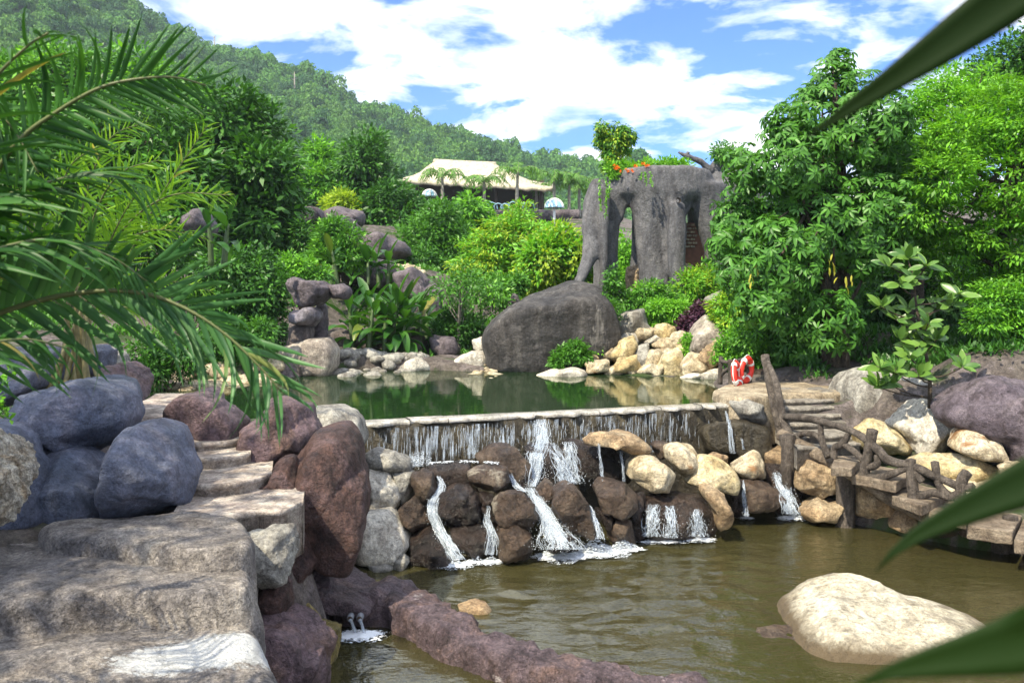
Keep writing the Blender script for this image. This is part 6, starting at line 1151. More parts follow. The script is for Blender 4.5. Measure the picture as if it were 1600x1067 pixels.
# shrub with big oval leaves
def big_leaf_plant():
    YB = 13.6; root = empty('big_leaf_plant', tuple(W(1452, 640, YB + .1)), 'shrub with whorls of big oval light green leaves behind the rail rocks', 'plant')
    n = 9; x = np.linspace(0, 1, n); wd = .34 * np.sin(np.pi * np.clip(x, 0, 1) ** .85) ** .75; V = []
    for i in range(n): zc = .10 * x[i] - .22 * x[i] ** 2; V += [(x[i], wd[i] * .62, zc + .05), (x[i], 0, zc), (x[i], -wd[i] * .62, zc + .05)]
    F = []
    for i in range(n - 1):
        for j in (0, 1): F.append((i * 3 + j, i * 3 + j + 1, i * 3 + 3 + j + 1, i * 3 + 3 + j))
    me = mesh('leaf', np.array(V) * .26, np.array(F)); me.materials.append(LF['rubber'])
    wh = [(560,200,10),(470,240,7),(590,300,8),(430,440,8),(560,450,9),(700,450,8),(625,560,9),(520,600,8),(600,625,8),(640,610,6),(420,740,7),(500,750,8),(520,775,6),(615,775,8),(410,830,7),(825,735,10),(810,380,6),(650,240,5),(470,820,6),(520,330,7),(500,500,8),(660,520,7),(570,690,7),(700,600,6),(760,430,6)]
    stem = MB(); ax = spline([W(1452, 645, YB + .1), W(1453, 600, YB + .1), W(1448, 560, YB + .05), W(1435, 500, YB), W(1425, 420, YB)], 30); stem.tube(ax, [.035, .03, .025, .02, .01], 8, .1, 6)
    for (cx, cy, nl) in wh:
        px, py = 1240 + cx / 3.139, 340 + cy / 3.139; dy = rng.uniform(-.35, .2); c = W(px, py, YB + dy); s = ax[np.argmin(np.abs(ax[:, 2] - (c.z - .15)))]
        stem.tube(spline([s, (np.array(s) + np.array(c)) / 2 + (0, 0, -.04), np.array(c)], 8), [.014, .012, .009], 6)
        for j in range(nl + 2):
            a = 2 * math.pi * j / (nl + 2) + rng.uniform(-.3, .3); el = rng.uniform(-.15, 1.15); d = Vector((math.cos(a) * math.cos(el), math.sin(a) * math.cos(el) * .8 - .15, math.sin(el) - .1)).normalized(); inst('leaf', me, Matrix.Translation(c + d * .02) @ quat(d, Vector((rng.normal(0, .3), -.9, .75))) @ Matrix.Scale(rng.uniform(.75, 1.2), 4), root)
    stem.build('stem', M['bark'], root)
big_leaf_plant()

# banana and heliconia clumps: every leaf is its own part
def banana_leaf_mesh(n=11, L=1.0, wd=.20, bend=.55, torn=0):
    x = np.linspace(0, 1, n); V = []; rg = np.random.default_rng(int(bend * 100 + torn))
    for i in range(n):
        a = x[i]; w_ = wd * (np.sin(np.pi * min(max((a - .12) / .88, 0.02), .985)) ** .5) * (1 + .06 * rg.normal()) if a > .12 else .012; px = a - .18 * bend * a ** 3; pz_ = .18 * a - bend * .75 * a ** 2.4
        V += [(px, w_, pz_ + w_ * .45), (px, w_ * .5, pz_ + w_ * .12), (px, 0, pz_ - .01), (px, -w_ * .5, pz_ + w_ * .12), (px, -w_, pz_ + w_ * .45)]
    F = []
    for i in range(n - 1):
        for j in range(4): F.append((i * 5 + j, i * 5 + j + 1, i * 5 + 5 + j + 1, i * 5 + 5 + j))
    return mesh('leaf', np.array(V) * L, np.array(F))
BL = [banana_leaf_mesh(bend=b, wd=w_) for b, w_ in ((.15, .13), (.4, .15), (.75, .15), (1.0, .14))]
for me in BL: me.materials.append(LF['banana'])
def banana(label, stems, Y, hgt, nl, L, name='banana_plant', group='banana plants', base_py=None, spread=1.0):
    px0, py0 = stems[0]; b0 = W(px0, py0, Y); root = empty(name, tuple(b0), label, 'plant', group); k = 0
    for (px, py) in stems:
        dy = rng.uniform(-.5, .5); b = W(px, py, Y + dy); hh = hgt * rng.uniform(.6, 1.1); t = b + Vector((rng.normal(0, .12), rng.normal(0, .1), hh)); m = MB(); m.tube(spline([b - Vector((0, 0, .2)), (b + t) / 2, t], 10), [.07, .06, .035], 8, .08, 5); m.build('stem', M['greenstem'], root)
        n = nl + rng.integers(-1, 2)
        for j in range(n):
            a = 2.4 * j + rng.uniform(-.4, .4); up = 1.0 - 1.25 * (j / n) + rng.uniform(-.15, .15); d = Vector((math.cos(a), math.sin(a), 0)); d = (d * math.cos(up) + Vector((0, 0, math.sin(up)))).normalized(); q = d.to_track_quat('X', 'Z'); o = inst('leaf', BL[min(3, max(0, int((.95 - up) * 2.2 + rng.uniform(-.5, .9))))], Matrix.Translation(t - Vector((0, 0, hh * .8 * j / n))) @ q.to_matrix().to_4x4() @ Matrix.Scale(L * rng.uniform(.7, 1.2) * spread, 4), root)
M['greenstem'] = mat_plain('green_stem', (.06, .10, .03), .5)
banana('big dark green heliconia clump at the far left pond edge', [(590,575),(560,572),(620,572),(545,560),(640,560),(600,556),(575,548),(630,545),(655,556),(612,535),(552,545),(585,530),(640,530)], 23.2, 1.25, 10, .92, name='heliconia_clump')
banana('broad leaved banana plant on the slope above the heliconia', [(592,440),(575,436),(606,438)], 28, .8, 7, .95)
banana('small banana plant left of the upper one on the slope', [(528,438),(518,440)], 27.5, .9, 7, .85)
banana('banana plant with drooping leaves behind the bright palm clump', [(330,400),(350,402)], 19, .75, 6, .85)
banana('short banana plant at the right flank of the heliconia clump', [(655,500),(668,510)], 25, .6, 6, .75)

# palms
LT_N = 7
def leaflet_mesh(droop, wd=.042, name='leaflet'):
    x = np.linspace(0, 1, LT_N); V = []
    for a in x:
        w_ = wd * (1 - a) ** .6 * min(1, .45 + a * 3); px = a - .25 * droop * a ** 3; z = -droop * a ** 2.2 * .75; V += [(px, w_, z + w_ * .7), (px, 0, z), (px, -w_, z + w_ * .7)]
    F = []
    for i in range(LT_N - 1):
        for j in (0, 1): F.append((i * 3 + j, i * 3 + j + 1, i * 3 + 4 + j, i * 3 + 3 + j))
    return np.array(V), np.array(F)
LT = [leaflet_mesh(d) for d in (.05, .25, .5, .8)]
LTM = {}
def ltm(i, mat):
    if (i, mat) not in LTM: me = mesh('leaflet', *LT[i]); me.materials.append(LF[mat]); LTM[(i, mat)] = me
    return LTM[(i, mat)]
def frond(root, rachis, n, Lm, mat, side=None, single=False, ang=(55, 30), r0=.012, droop=1, jit=.12, width=1.0, start=.06, vee=.35, name='frond', lens=None):
    """rachis: world points; leaflets on both sides; single: each leaflet an object (sub-part)"""
    P = spline(rachis, 60); T = np.gradient(P, axis=0); T /= np.linalg.norm(T, axis=1)[:, None]; m = MB(); m.tube(P, [r0, r0 * .8, r0 * .25], 6); fr = m.build(name, M['rachis'], root)
    MBL = MB(); sd = np.array(side if side is not None else (0, 1, 0.)); 
    for i in range(n):
        t = start + (1 - start) * (i + .5) / n; k = t * 59; a = int(k); p = P[a] + (P[min(a + 1, 59)] - P[a]) * (k - a); tg = T[a]; S = np.cross(tg, np.cross(sd, tg)); S /= np.linalg.norm(S) + 1e-9; Nn = np.cross(tg, S)
        if Nn[2] < 0: Nn = -Nn
        L_ = Lm * (np.interp(t, [0, .15, .5, .85, 1], [.55, .85, 1, .7, .4]) if lens is None else np.interp(t, *lens))
        an = R(np.interp(t, [0, 1], ang))
        for s in (-1, 1):
            ll = L_ * rng.uniform(.85, 1.12); d = tg * math.cos(an) + s * S * math.sin(an) + Nn * vee + rng.normal(0, jit, 3); d = Vector(d).normalized(); up = Vector(Nn) + Vector(rng.normal(0, .25, 3)); q = quat(d, up); di = int(np.clip(rng.choice([0, 1, 1, 2, 2, 3]) * droop, 0, 3)); MX = Matrix.Translation(Vector(p)) @ q @ Matrix.Diagonal((ll, ll * width, ll, 1))
            if single: inst('leaflet', ltm(di, mat), MX, fr)
            else: A = np.array(MX); MBL.add(LT[di][0] @ A[:3, :3].T + A[:3, 3], LT[di][1])
    if not single: o = obj('leaflets', MBL.verts(), MBL.faces(), LF[mat], fr); o['kind'] = 'stuff'
    return fr
M['rachis'] = mat_plain('palm_rachis', (.10, .12, .04), .5)
M['cane'] = mat_plain('palm_cane', (.20, .17, .07), .55, 14, .35)
# foreground palm standing just outside the left edge
pc = Vector((-3.0, 3.3, gz(-3.0, 3.3))); pt = pc + Vector((.15, .1, 2.05))
pal = empty('feather_palm', tuple(pc), 'dark green feather palm reaching in from the left edge', 'palm')
m = MB(); m.tube(spline([pc - Vector((0, 0, .2)), pc + Vector((.05, .05, 1.0)), pt], 14), [.13, .11, .09], 12, .12, 8); m.build('trunk', M['bark'], pal)
frond(pal, [pt, W(-60,330,3.4), W(28,222,3.3), W(86,177,3.25), W(152,139,3.2), W(212,124,3.2), W(273,121,3.25), W(322,134,3.3)], 64, .36, 'palm', side=(.1,-.35,1), single=True, ang=(78, 40), r0=.014, jit=.08, vee=.15, lens=([0, .3, .6, .9, 1], [.5, 1.0, 1.0, .7, .45]))
frond(pal, [pt, W(-80,520,3.6), W(0,489,3.6), W(60,470,3.6), W(120,458,3.6), W(180,454,3.6), W(240,462,3.6), W(300,487,3.6), W(355,524,3.6), W(405,572,3.6), W(440,612,3.6)], 48, .50, 'frond', side=(.15,-.25,1), single=True, ang=(62, 30), r0=.015, jit=.09, vee=-.12, width=1.0, start=.16, lens=([0, .3, .6, .9, 1], [.75, 1.0, 1.0, .75, .5]))
frond(pal, [pt, W(-70,250,3.0), W(-20,140,2.8), W(40,75,2.7), W(75,52,2.6)], 20, .42, 'palm', side=(1,.3,.3), ang=(70, 30), vee=.1)
frond(pal, [pt, W(-120,420,3.3), W(-40,330,3.3), W(60,290,3.4), W(160,270,3.5), W(235,300,3.6)], 38, .44, 'palm', side=(0,.8,.4), ang=(70, 32), vee=-.1)
frond(pal, [pt, W(-110,450,3.2), W(-20,395,3.2), W(80,375,3.3), W(170,400,3.4), W(230,440,3.5)], 38, .42, 'palm', side=(0,.9,.35), ang=(68, 32), vee=-.1)
frond(pal, [pt, W(-120,560,3.0), W(-40,540,3.0), W(40,530,3.1), W(110,545,3.2)], 26, .32, 'palm', side=(0,.8,.5), ang=(68, 32), vee=-.1)
frond(pal, [pt, W(-60,400,4.0), W(40,410,4.4), W(140,420,4.8), W(240,440,5.0)], 38, .46, 'palm', side=(0,.7,.5), ang=(66, 30), vee=.05)
frond(pal, [pt, W(-120,250,3.3), W(-60,160,3.3), W(10,190,3.3), W(60,270,3.3)], 26, .40, 'palm', side=(.6,.5,.3), ang=(70, 32), vee=-.1)
for a in (2.2, 3.0, 3.8, 4.6):
    d = Vector((math.cos(a), math.sin(a), 0)); frond(pal, [pt, pt + d * .5 + Vector((0, 0, .5)), pt + d * 1.1 + Vector((0, 0, .6)), pt + d * 1.8 + Vector((0, 0, .2))], 32, .42, 'palm', ang=(68, 32), vee=-.1, side=(-d.y, d.x, 0))
# bright areca clump on the left bank
ab = W(118, 606, 9.9); arc_ = empty('areca_palm', tuple(ab), 'bright yellow green clumping palm on the left bank behind the blue boulder', 'palm')
tips = [([(150,470),(200,400),(255,300),(325,195)], .42), ([(150,430),(200,350),(270,305),(362,305)], .40), ([(120,440),(150,330),(190,270),(250,250)], .42), ([(100,430),(90,330),(110,260),(160,225)], .45), ([(130,440),(170,390),(240,360),(320,370)], .40), ([(110,450),(60,380),(30,330),(20,300)], .4), ([(140,480),(200,450),(270,440),(330,455)], .36),
        ([(100,480),(40,440),(0,430),(-50,440)], .4), ([(120,420),(130,320),(170,220),(230,190)], .4), ([(125,450),(160,400),(190,340),(215,300)], .4), ([(130,500),(180,480),(230,490),(270,520)], .34), ([(115,480),(80,400),(60,340),(70,280)], .42)]
for i, (pp, L_) in enumerate(tips):
    Yq = 9.9 + rng.uniform(-.6, .7); b = ab + Vector((rng.normal(0, .14), rng.normal(0, .14), -.1)); k0 = W(*pp[0], Yq)
    mm = MB(); mm.tube(spline([b, b * .5 + k0 * .5 + Vector((rng.normal(0, .04), 0, 0)), k0], 14), [.032, .026, .016], 8, .08, 9); mm.build('cane', M['cane'], arc_)
    frond(arc_, [k0] + [W(*q, Yq - .25 * j) for j, q in enumerate(pp[1:], 1)], 30, L_, 'areca', side=(rng.normal(0, .4), -.6, .9), ang=(58, 28), r0=.013, vee=.15, jit=.14, width=1.0)
# royal palms by the pavilion
for i, (px, yb, yt, Yq, lab) in enumerate([(691,335,275,76,'leftmost small palm in front of the thatched roof'), (757,330,284,76,'second small palm from the left before the thatched roof'), (807,330,268,76,'tall thin palm before the right half of the thatched roof'), (866,336,277,80,'palm standing behind the pale blue dome'), (889,345,284,80,'palm right of the dome palm'), (905,350,291,81,'rightmost palm between the pavilion and the concrete tower'), (838,330,296,88,'short palm half behind the right eave of the pavilion'), (920,350,300,84,'low palm close behind the left root of the tower')]):
    b = W(px, yb, Yq); t = W(px + rng.uniform(-2, 2), yt, Yq); root = empty('royal_palm', tuple(b), lab, 'palm', 'palms around the pavilion'); m = MB(); m.tube(spline([b - Vector((0, 0, 1.5)), (b + t) / 2, t], 10), [.20, .15, .11], 8); m.build('trunk', M['palebark'], root)
    for j in range(11):
        a = 2 * math.pi * j / 11 + rng.uniform(-.2, .2); d = Vector((math.cos(a), math.sin(a), 0)); u = rng.uniform(.25, .8); L_ = rng.uniform(1.3, 1.8); frond(root, [t, t + d * .55 * L_ + Vector((0, 0, .75 * u)), t + d * 1.05 * L_ + Vector((0, 0, .6 * u)), t + d * 1.5 * L_ + Vector((0, 0, -.35))], 18, .75, 'royal', ang=(62, 35), side=(-d.y, d.x, 0), vee=-.15, r0=.03, width=2.0) if True else None

# ------------------------------------------------------------------ falling water
from mathutils.bvhtree import BVHTree
def rock_bvh():
    V = []; F = []; n = 0
    for o in bpy.data.objects:
        if o.type == 'MESH' and o.name.split('.')[0] == 'boulder' and o.location.y < 16:
            A = np.zeros(len(o.data.vertices) * 3, np.float32); o.data.vertices.foreach_get('co', A); A = A.reshape(-1, 3) + np.array(o.location); V.append(A); f = np.zeros(len(o.data.loops), np.int32); o.data.loops.foreach_get('vertex_index', f); F.append(f.reshape(-1, 3) + n); n += len(A)
    return BVHTree.FromPolygons([tuple(v) for v in np.concatenate(V)], [tuple(int(q) for q in f) for f in np.concatenate(F)], all_triangles=True)
BVH = rock_bvh()
def surf(px, py, default):
    """distance of the first rock surface met looking down this line"""
    o = Vector((0, 0, H)); d = (W(px, py, 1.0) - o).normalized(); o = W(px, py, 9.9 if px < 900 else 10.5)
    loc = BVH.ray_cast(o, d)[0]
    return loc.y if loc is not None and loc.y < default + 1.5 else default
def stream(label, paths, name='waterfall', group=None, foam=None, drops=120, rad=(.002, .005), foam_n=500, foam_s=.011, hump=.10):
    """paths: [(list of (px,py,width px, default Y), strands)]; the strands follow the rocks"""
    p0 = paths[0][0][-1]; root = empty(name, tuple(W(p0[0], p0[1], p0[3])), label, 'waterfall', group); mb = MB(); DC = []; DS = []
    for (pts, n) in paths:
        Pp = spline([(a, b, 0) for a, b, c, d in pts], 24)[:, :2]; wd = np.interp(np.linspace(0, 1, 24), np.linspace(0, 1, len(pts)), [c for a, b, c, d in pts]); df = np.interp(np.linspace(0, 1, 24), np.linspace(0, 1, len(pts)), [d for a, b, c, d in pts])
        cols = np.linspace(-.5, .5, 7); D = np.zeros((7, 24))
        for ci, cx in enumerate(cols):
            for k in range(24): D[ci, k] = surf(Pp[k, 0] + cx * wd[k], Pp[k, 1], df[k])
            D[ci] = np.minimum(D[ci], df + .3); D[ci] = np.minimum.accumulate(D[ci] + .12) - .12
            D[ci] = np.convolve(np.pad(D[ci], 2, 'edge'), np.ones(5) / 5, 'valid')
        UV = []; V = []
        for lay in range(2):
            V = []; UV = []
            for k in range(24):
                for ci, cx in enumerate(cols):
                    jx = .10 * vnoise(np.array([[k * .35, cx * 3, lay * 5.0 + n]]))[0]; V.append(tuple(W(Pp[k, 0] + (cx * (1.05 + .15 * lay) + jx) * wd[k], Pp[k, 1], D[ci, k] - .015 - .018 * lay - .02 * (vnoise(np.array([[k * .8, cx * 5, lay * 3.0]]))[0] + 1)))); UV.append((cx + .5, k / 23 * max(1.0, (Pp[-1, 1] - Pp[0, 1]) / 60) * 2))
            so = obj('sheet', np.array(V), gridF(24, 7), M['streak'], root); set_uv(so, UV)
        n = int(n * .55)
        for s in range(n):
            o = np.clip(rng.normal(0, .24), -.5, .5); L_ = rng.uniform(.18, .75); t0 = rng.uniform(-.1, 1 - L_ * .6); tt = np.clip(np.linspace(t0, t0 + L_, 10), 0, 1); wob = .18 * vnoise(np.column_stack([tt * 6, tt * 0 + s * 1.7, tt * 0])); k = tt * 23
            x = np.interp(k, range(24), Pp[:, 0]) + (o + wob) * np.interp(k, range(24), wd); y = np.interp(k, range(24), Pp[:, 1]); ci = int(round((o + .5) * 6)); dd = np.interp(k, range(24), D[ci]) - .025 - .02 * rng.random()
            P = np.array([tuple(W(a, b, c)) for a, b, c in zip(x, y, dd)])
            if np.linalg.norm(P[0] - P[-1]) < .05: continue
            P = P + rng.normal(0, .004, P.shape); r = rng.uniform(*rad); v, f = tube(P, [r * .4, r, r * 1.2, r * .5], 4); mb.add(v, f)
        nd = int(drops * n / 60)
        for q in range(nd):
            k = rng.random() ** .7 * 23; x = np.interp(k, range(24), Pp[:, 0]) + rng.normal(0, .42) * np.interp(k, range(24), wd); y = np.interp(k, range(24), Pp[:, 1]) + rng.normal(0, 3); d = np.interp(k, range(24), D[3]) - .05 - .06 * rng.random(); DC.append(tuple(W(x, y, d))); r = rng.uniform(.0018, .0045); DS.append((r, r, r * rng.uniform(1, 2.5)))
    mb.build('strands', M['clear'], root)['kind'] = 'stuff'
    if DC: v, f = blobs_mesh(np.array(DC), np.array(DS)); obj('droplets', v, f, M['foam'], root)['kind'] = 'stuff'
    if foam: foam_patch(root, [(lambda c: (c.x, c.y, w_ * ppm(c.y), h_ * ppm(c.y) * 2.2))(onz(px, py, .0)) for px, py, w_, h_ in foam], foam_n, foam_s, 0, hump)
    return root
def dam_py(px): return float(np.interp(px, [560, 700, 850, 1000, 1190], [667, 661, 652, 643, 633]))
def dam_Y(px):
    t = (px - CX) / FPX; d = DB - DA; # intersection of the sight line with the dam face
    s = (DA[0] - t * DA[1]) / (t * d[1] - d[0]); return DA[1] + s * d[1] - .07
# curtain of thin strands on the dam face
def curtain():
    root = empty('dam_curtain', tuple(W(740, 725, dam_Y(740))), 'curtain of thin white trickles down the dam face', 'waterfall'); mb = MB()
    dens = lambda x: np.interp(x, [560, 590, 625, 640, 740, 780, 830, 860, 900, 1000, 1040, 1110], [.05, .25, .45, .8, .85, .7, .8, .7, .5, .5, .35, .05]); k = 0
    while k < 420:
        px = rng.uniform(565, 1120)
        if rng.random() > dens(px) * (.35 + .65 * (vnoise(np.array([[px * .09, .5, 2.0]]))[0] > -.15)): continue
        k += 1; Yd = dam_Y(px) - rng.uniform(.015, .07); y0 = dam_py(px) + 5; bot = np.interp(px, [570, 640, 700, 780, 850, 900, 1000, 1100], [712, 728, 722, 705, 700, 700, 705, 700]); a = rng.beta(.8, 1.6); ya = y0 + a * (bot - y0) * .8; ln = rng.uniform(.12, .6) * (bot - y0); yb = min(ya + ln, bot)
        r = rng.uniform(.0018, .0045); P = [W(px + rng.normal(0, .5), y, Yd) for y in np.linspace(ya, yb, 5)]; v, f = tube(P, [r * .3, r, r, r * .3], 4); mb.add(v, f)
    mb.build('strands', M['clear'], root)['kind'] = 'stuff'
    for (xa, xb, nn) in ((575, 1060, 90), (630, 800, 40), (826, 862, 10)):
        xs = np.linspace(xa, xb, nn); V = []; UV = []
        for k in range(7):
            for px in xs:
                bot = np.interp(px, [570, 640, 700, 780, 850, 900, 1000, 1100], [712, 730, 724, 707, 702, 702, 707, 702]); y0 = dam_py(px) + 4; V.append(tuple(W(px, y0 + (bot - y0) * k / 6, dam_Y(px) - .02 - .012 * k - (.015 if nn < 90 else 0)))); UV.append(((px - 560) / 600, k / 6))
        so = obj('veil', np.array(V), gridF(7, nn), M['veil'], root); set_uv(so, UV)
    # foam line along the ledge and splashes at its foot
    C = []; S = []
    for q in range(420):
        px = rng.uniform(645, 790)
        if vnoise(np.array([[px * .08, 1.5, .3]]))[0] < -.1: continue
        py = np.interp(px, [645, 670, 720, 790], [726, 722, 719, 722]) + abs(rng.normal(0, 1.5)); Yq = surf(px, py + 2, 12.3); C.append(tuple(W(px, py, Yq - .02))); r = rng.uniform(.003, .009); S.append((r * 1.6, r, r * .8))
    for q in range(260): px, py = 657 + rng.normal(0, 7), 718 + rng.normal(0, 6); C.append(tuple(W(px, py, 12.2 - rng.random() * .15))); r = rng.uniform(.002, .007); S.append((r, r, r))
    v, f = blobs_mesh(np.array(C), np.array(S)); obj('foam', v, f, M['foam'], root)['kind'] = 'stuff'
curtain()
stream('main white cascade pouring over the middle of the dam rocks', [
  ([(846,655,18,13.3),(846,690,22,13.1),(838,712,30,12.8),(836,738,26,12.4),(830,760,18,12.1)], 240),
  ([(828,762,16,12.0),(842,785,18,11.7),(856,808,22,11.5),(866,832,40,11.3),(880,858,70,11.2)], 420),
  ([(860,692,18,13.1),(872,715,24,12.9),(884,745,26,12.5),(890,756,40,12.2)], 120)], name='waterfall', foam=[(878,872,52,13),(928,867,56,11),(975,861,34,7)], drops=260, foam_n=1500, hump=.25, foam_s=.012)
stream('left white trickle zigzagging down between dark rocks', [([(684,744,8,12.0),(690,760,14,11.7),(676,785,16,11.5),(678,810,14,11.4),(694,842,20,11.2),(712,874,30,11.1)], 260), ([(646,712,8,12.4),(652,728,16,12.2)], 30)], foam=[(714,886,28,8),(745,882,34,5)], drops=160, foam_n=420)
stream('thin second trickle left of the mossy boulder', [([(762,790,5,11.6),(760,812,12,11.4),(770,838,18,11.3),(766,866,18,11.2)], 80)], foam=[(768,880,26,5)], drops=160, foam_n=260)
stream('short side fall joining the main cascade from the left', [([(797,740,7,11.9),(806,757,12,11.8),(822,768,14,11.7)], 70)], drops=80)
stream('thin falls dropping from the flat tan slab', [([(888,690,20,12.9),(892,720,24,12.8),(896,752,34,12.6)], 130), ([(934,693,5,12.5),(938,720,5,12.5),(942,750,5,12.5)], 34), ([(971,704,4,12.5),(973,730,5,12.5),(975,753,6,12.5)], 22)], drops=70)
stream('narrow white fall right of the slanted slab', [([(922,790,4,11.6),(930,812,8,11.5),(938,842,14,11.4)], 70)], foam=[(944,858,18,5)], drops=90, foam_n=200)
stream('short curtain of water over the broad brown rock', [([(1020,788,26,11.9),(1018,812,30,11.9),(1018,838,34,11.8)], 70), ([(1045,790,22,11.9),(1048,815,24,11.9),(1050,840,30,11.8)], 80), ([(1088,795,16,11.9),(1090,815,22,11.9),(1092,838,28,11.8)], 100)], foam=[(1030,849,38,5),(1090,846,34,6)], drops=120, foam_n=420)
stream('thin trickle left of the reddish wedge rock', [([(1161,750,4,12.9),(1164,780,7,12.9),(1166,806,9,12.8)], 40)], foam=[(1167,812,14,3)], drops=60, foam_n=120)
stream('bright narrow fall beside the thick stair post', [([(1212,738,14,13.4),(1222,758,20,13.2),(1231,780,22,13.1),(1236,803,28,13.0)], 230)], foam=[(1242,812,34,7)], drops=170, foam_n=460)
stream('faint trickle over the dark right end of the dam', [([(1134,642,5,14.4),(1139,660,8,14.1),(1145,708,8,14.0)], 46), ([(1158,684,3,14.1),(1162,702,5,14.0)], 14)], drops=50)
# ------------------------------------------------------------------ small shore pebbles
def pebbles(label, pts, n, Y, s, mat, zfun=None):
    P = []
    for q in range(n):
        i = rng.integers(len(pts) - 1); t = rng.random(); px = pts[i][0] * (1 - t) + pts[i + 1][0] * t + rng.normal(0, 2); py = pts[i][1] * (1 - t) + pts[i + 1][1] * t + rng.normal(0, 3.5); c = onz(px, max(py, 572), 1.56); P.append((c.x, c.y, max(gz(c.x, c.y), 1.5) + .02))
    m = MB(); V, F = ICO[2]
    for c in P: sz = s * rng.uniform(.5, 1.5); v = V * (1 + .22 * vnoise(V * 1.3 + np.array(c) * 5))[:, None] * np.array([sz * rng.uniform(.9, 1.6), sz, sz * rng.uniform(.5, .9)]) + np.array(c); m.add(v, F)
    tag(m.build('shore_stones', M[mat]), label, 'stones', kind='stuff')
pebbles('loose grey stones along the far shore below the heliconia', [(530,578),(570,576),(620,574),(660,573)], 150, 22, .13, 'grey')
pebbles('loose pale pebbles at the foot of the huge dark boulder', [(742,580),(765,580),(775,584)], 24, 21.5, .09, 'cream')
pebbles('loose cream stones at the left shore behind the palm', [(270,602),(330,598),(400,592),(440,588)], 90, 19, .13, 'cream')
def scree():
    m = MB(); V, F = ICO[2]
    for q in range(200):
        t = rng.random(); px = 625 + 60 * t + rng.normal(0, 7); py = 395 + 45 * t + rng.normal(0, 4); Yq = 33 - 5 * t; x = (px - CX) / FPX * Yq; z = gz(x, Yq); s = rng.uniform(.05, .16); m.add(V * (1 + .25 * vnoise(V * 1.4 + q))[:, None] * np.array([s * 1.3, s, s * .7]) + np.array([x, Yq, z + .02]), F)
    tag(m.build('gravel_scree', M['cream']), 'pale loose gravel spilling down the mauve slope', 'gravel', kind='stuff')
scree()

# low ground cover on the banks and slopes
def cover(label, n, box, mat, leaf, seed, thr=-.1):
    rg = np.random.default_rng(seed); x = rg.uniform(box[0], box[1], n * 4); y = rg.uniform(box[2], box[3], n * 4); XYc = np.column_stack([x, y]); k = (poly_sd(XYc, UPP) > .5) & (poly_sd(XYc, LOW) > .6) & (vnoise(np.column_stack([XYc * .45, x * 0 + seed])) > thr)
    XYc = XYc[k][:n]; z = ground_z(XYc); per = 9; B = np.column_stack([XYc, z]).repeat(per, 0) + rg.normal(0, leaf * .8, (len(XYc) * per, 3)) * np.array([1, 1, .15]); D = rg.normal(0, .6, B.shape) + np.array([0, 0, .9]); V, F = leaves(B, D, leaf * rg.uniform(.6, 1.4, len(B)), .35)
    tag(obj('ground_cover', V, F, LF[mat]), label, 'ground cover', kind='stuff')
cover('low green ground cover on the far hillside below the trees', 3600, (-16, 12, 23, 46), 'mid', .22, 3, -.05)
cover('low leafy ground cover on the right bank under the trees', 2600, (5.8, 14, 14.5, 24), 'dark', .16, 5, -.25)
cover('low green weeds along the left bank', 1500, (-14, -5.2, 11.5, 24), 'mid', .13, 8, -.05)

# ------------------------------------------------------------------ plants close to the camera
def strap_plant():
    base = Vector((1.15, .72, gz(1.15, .72))); root = empty('strap_leaf_plant', tuple(base), 'out of focus plant with long dark strap leaves at the right edge', 'plant')
    top = base + Vector((0, 0, 1.5)); m = MB(); m.tube(spline([base - Vector((0, 0, .2)), base + Vector((.03, 0, .8)), top], 12), [.03, .025, .018], 10); m.build('stem', M['greenstem'], root)
    def blade(ctrl, w0, nrm, fold=.12):
        P = spline(ctrl, 40); T = np.gradient(P, axis=0); T /= np.linalg.norm(T, axis=1)[:, None]; n = len(P); V = []
        for i in range(n):
            S = np.cross(T[i], np.array(nrm)); S /= np.linalg.norm(S); t = i / (n - 1); wd = np.interp(t, np.linspace(0, 1, len(w0)), w0) / 2; N_ = np.cross(S, T[i]); V += [P[i] + S * wd + N_ * wd * fold * 2, P[i] + S * wd * .5 + N_ * wd * fold, P[i], P[i] - S * wd * .5 + N_ * wd * fold, P[i] - S * wd + N_ * wd * fold * 2]
        F = gridF(n, 5); o = obj('leaf', V, F, LF['strap'], root); so = o.modifiers.new('t', 'SOLIDIFY'); so.thickness = .0012
    blade([top, W(1800,-120,.88), W(1640,-50,.88), W(1540,22,.90), W(1430,100,.92), W(1330,168,.95), W(1250,222,.98)], [.008, .07, .095, .095, .075, .045, .001], (.1, -1, .1))
    blade([top - Vector((0, 0, .3)), W(1800,690,.80), W(1660,730,.80), W(1560,772,.80), W(1470,815,.80), W(1410,850,.80), W(1368,893,.80)], [.006, .09, .12, .10, .072, .04, .001], (-.1, -1, .2))
    blade([top - Vector((0, 0, .5)), W(1800,960,.62), W(1660,985,.62), W(1560,1010,.62), W(1470,1030,.62), W(1400,1045,.63), W(1335,1072,.63)], [.006, .20, .30, .26, .16, .06, .001], (-.1, -1, .2))
    blade([top - Vector((0, 0, .2)), W(1760,360,.7), W(1640,378,.7), W(1560,405,.7)], [.006, .02, .014, .001], (0, -1, .5))
LF['strap'] = mat_leaf('leaf_strap', (.007,.020,.002), (.010,.027,.002), .15, .6, .15)  # backlit shade put into the colour, blades kept nearly black
strap_plant()
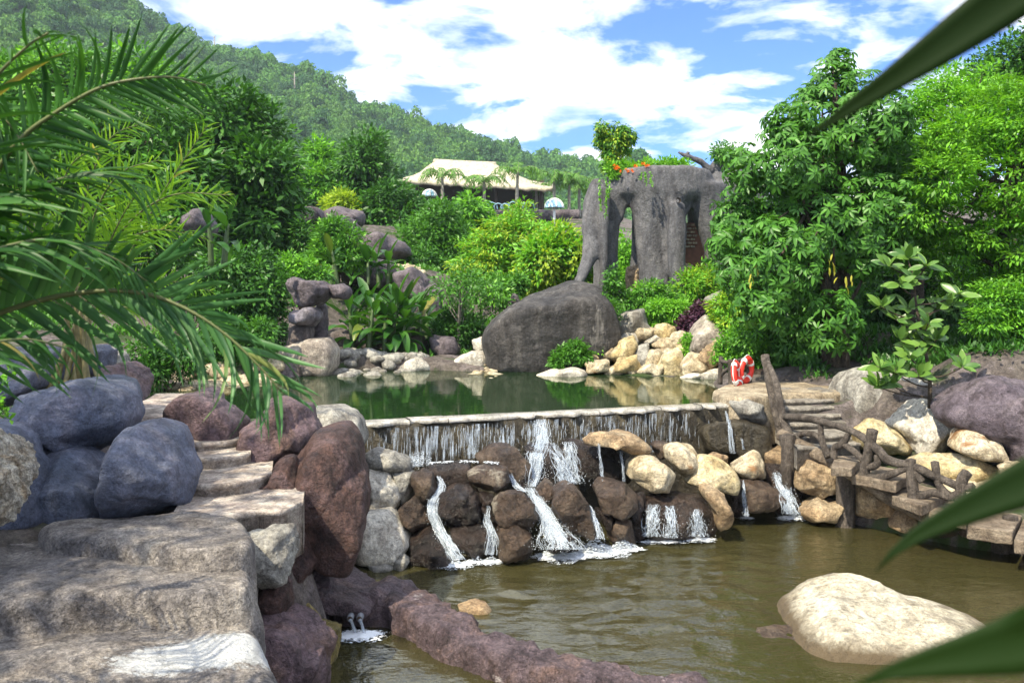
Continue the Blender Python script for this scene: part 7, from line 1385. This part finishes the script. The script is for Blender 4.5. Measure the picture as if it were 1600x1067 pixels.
def edge_sprig():
    root = empty('edge_sprig', tuple(W(-30, 680, 5.3)), 'small sprig with bright green leaflets at the left edge above the pitted stone', 'plant'); m = MB()
    for k in range(7):
        a = W(-40, 690 - k * 8, 5.3); e = W(8 + rng.uniform(-6, 12), 560 + k * 16, 5.3 + rng.uniform(-.1, .1)); P = spline([a, (np.array(a) + np.array(e)) / 2 + (0, 0, .08), np.array(e)], 12); m.tube(P, [.006, .002], 5)
        for p in P[3:]:
            for j in range(3): d = rng.normal(0, 1, 3) + (.6, -.3, .1); v, f = leaves(p[None], d[None], rng.uniform(.035, .06), .5, LEAF6); inst('leaf', sprig_me(), Matrix.Translation(Vector(p)) @ Vector(d).to_track_quat('X', 'Z').to_matrix().to_4x4() @ Matrix.Scale(rng.uniform(.7, 1.3), 4), root)
    m.build('stems', M['greenstem'], root)
_sp = []
def sprig_me():
    if not _sp: V, F = leaves(np.zeros((1, 3)), np.array([[1., 0, 0]]), .05, .55, LEAF6); me = mesh('leaf', V, F); me.materials.append(LF['bright']); _sp.append(me)
    return _sp[0]
edge_sprig()
# unseen tree added outside the left edge so its crown shades the near rocks
def added_shade_tree():
    b = Vector((-8.8, 3.0, gz(-8.8, 3.0))); root = empty('added_shade_tree', tuple(b), 'unseen leafy tree added left of the terrace to shade the near rocks', 'tree')
    wb = [(np.array(c), r) for c, r in (((-8.4, 3.4, 8.2), 1.9), ((-7.4, 5.0, 8.0), 1.4), ((-10.0, 4.6, 8.0), 1.9), ((-9.0, 1.6, 8.3), 1.9), ((-8.0, 2.0, 9.4), 1.5), ((-10.2, 6.6, 7.6), 1.7), ((-8.6, 5.8, 8.8), 1.4), ((-7.0, 3.6, 7.4), 1.0))]
    V, F, C = crown(wb, 300, 24, .26, .45, .55, .3, .35); o = obj('crown', V, F, LF['mid'], root); o['kind'] = 'stuff'
    m = MB(); t = np.array((-8.5, 3.6, 8.6)); P = spline([np.array(b) - (0, 0, .3), np.array(b) + (.1, .1, 3), t], 20); m.tube(P, [.30, .22, .10], 12, .1, 3)
    for q in range(14): c = C[rng.integers(len(C))]; s = P[rng.integers(11, 19)]; m.tube(spline([s, (s + c) / 2, c], 8), [.08, .05, .02], 6)
    m.build('trunk', M['bark'], root)
added_shade_tree()

# ------------------------------------------------------------------ thin humid air over the valley
def haze():
    m, N, L, out = newmat('humid_air'); v = N.new('ShaderNodeVolumePrincipled'); v.inputs['Color'].default_value = (.72, .87, 1.0, 1); v.inputs['Density'].default_value = HAZE; v.inputs['Anisotropy'].default_value = .2; L.new(v.outputs[0], out.inputs['Volume'])
    b = MB(); b.box((-1300, -480, -3), (1300, 1150, 240)); o = b.build('haze', m, smooth=False); tag(o, 'thin bluish humid air over the valley', 'haze', kind='stuff')
HAZE = .0003
haze()
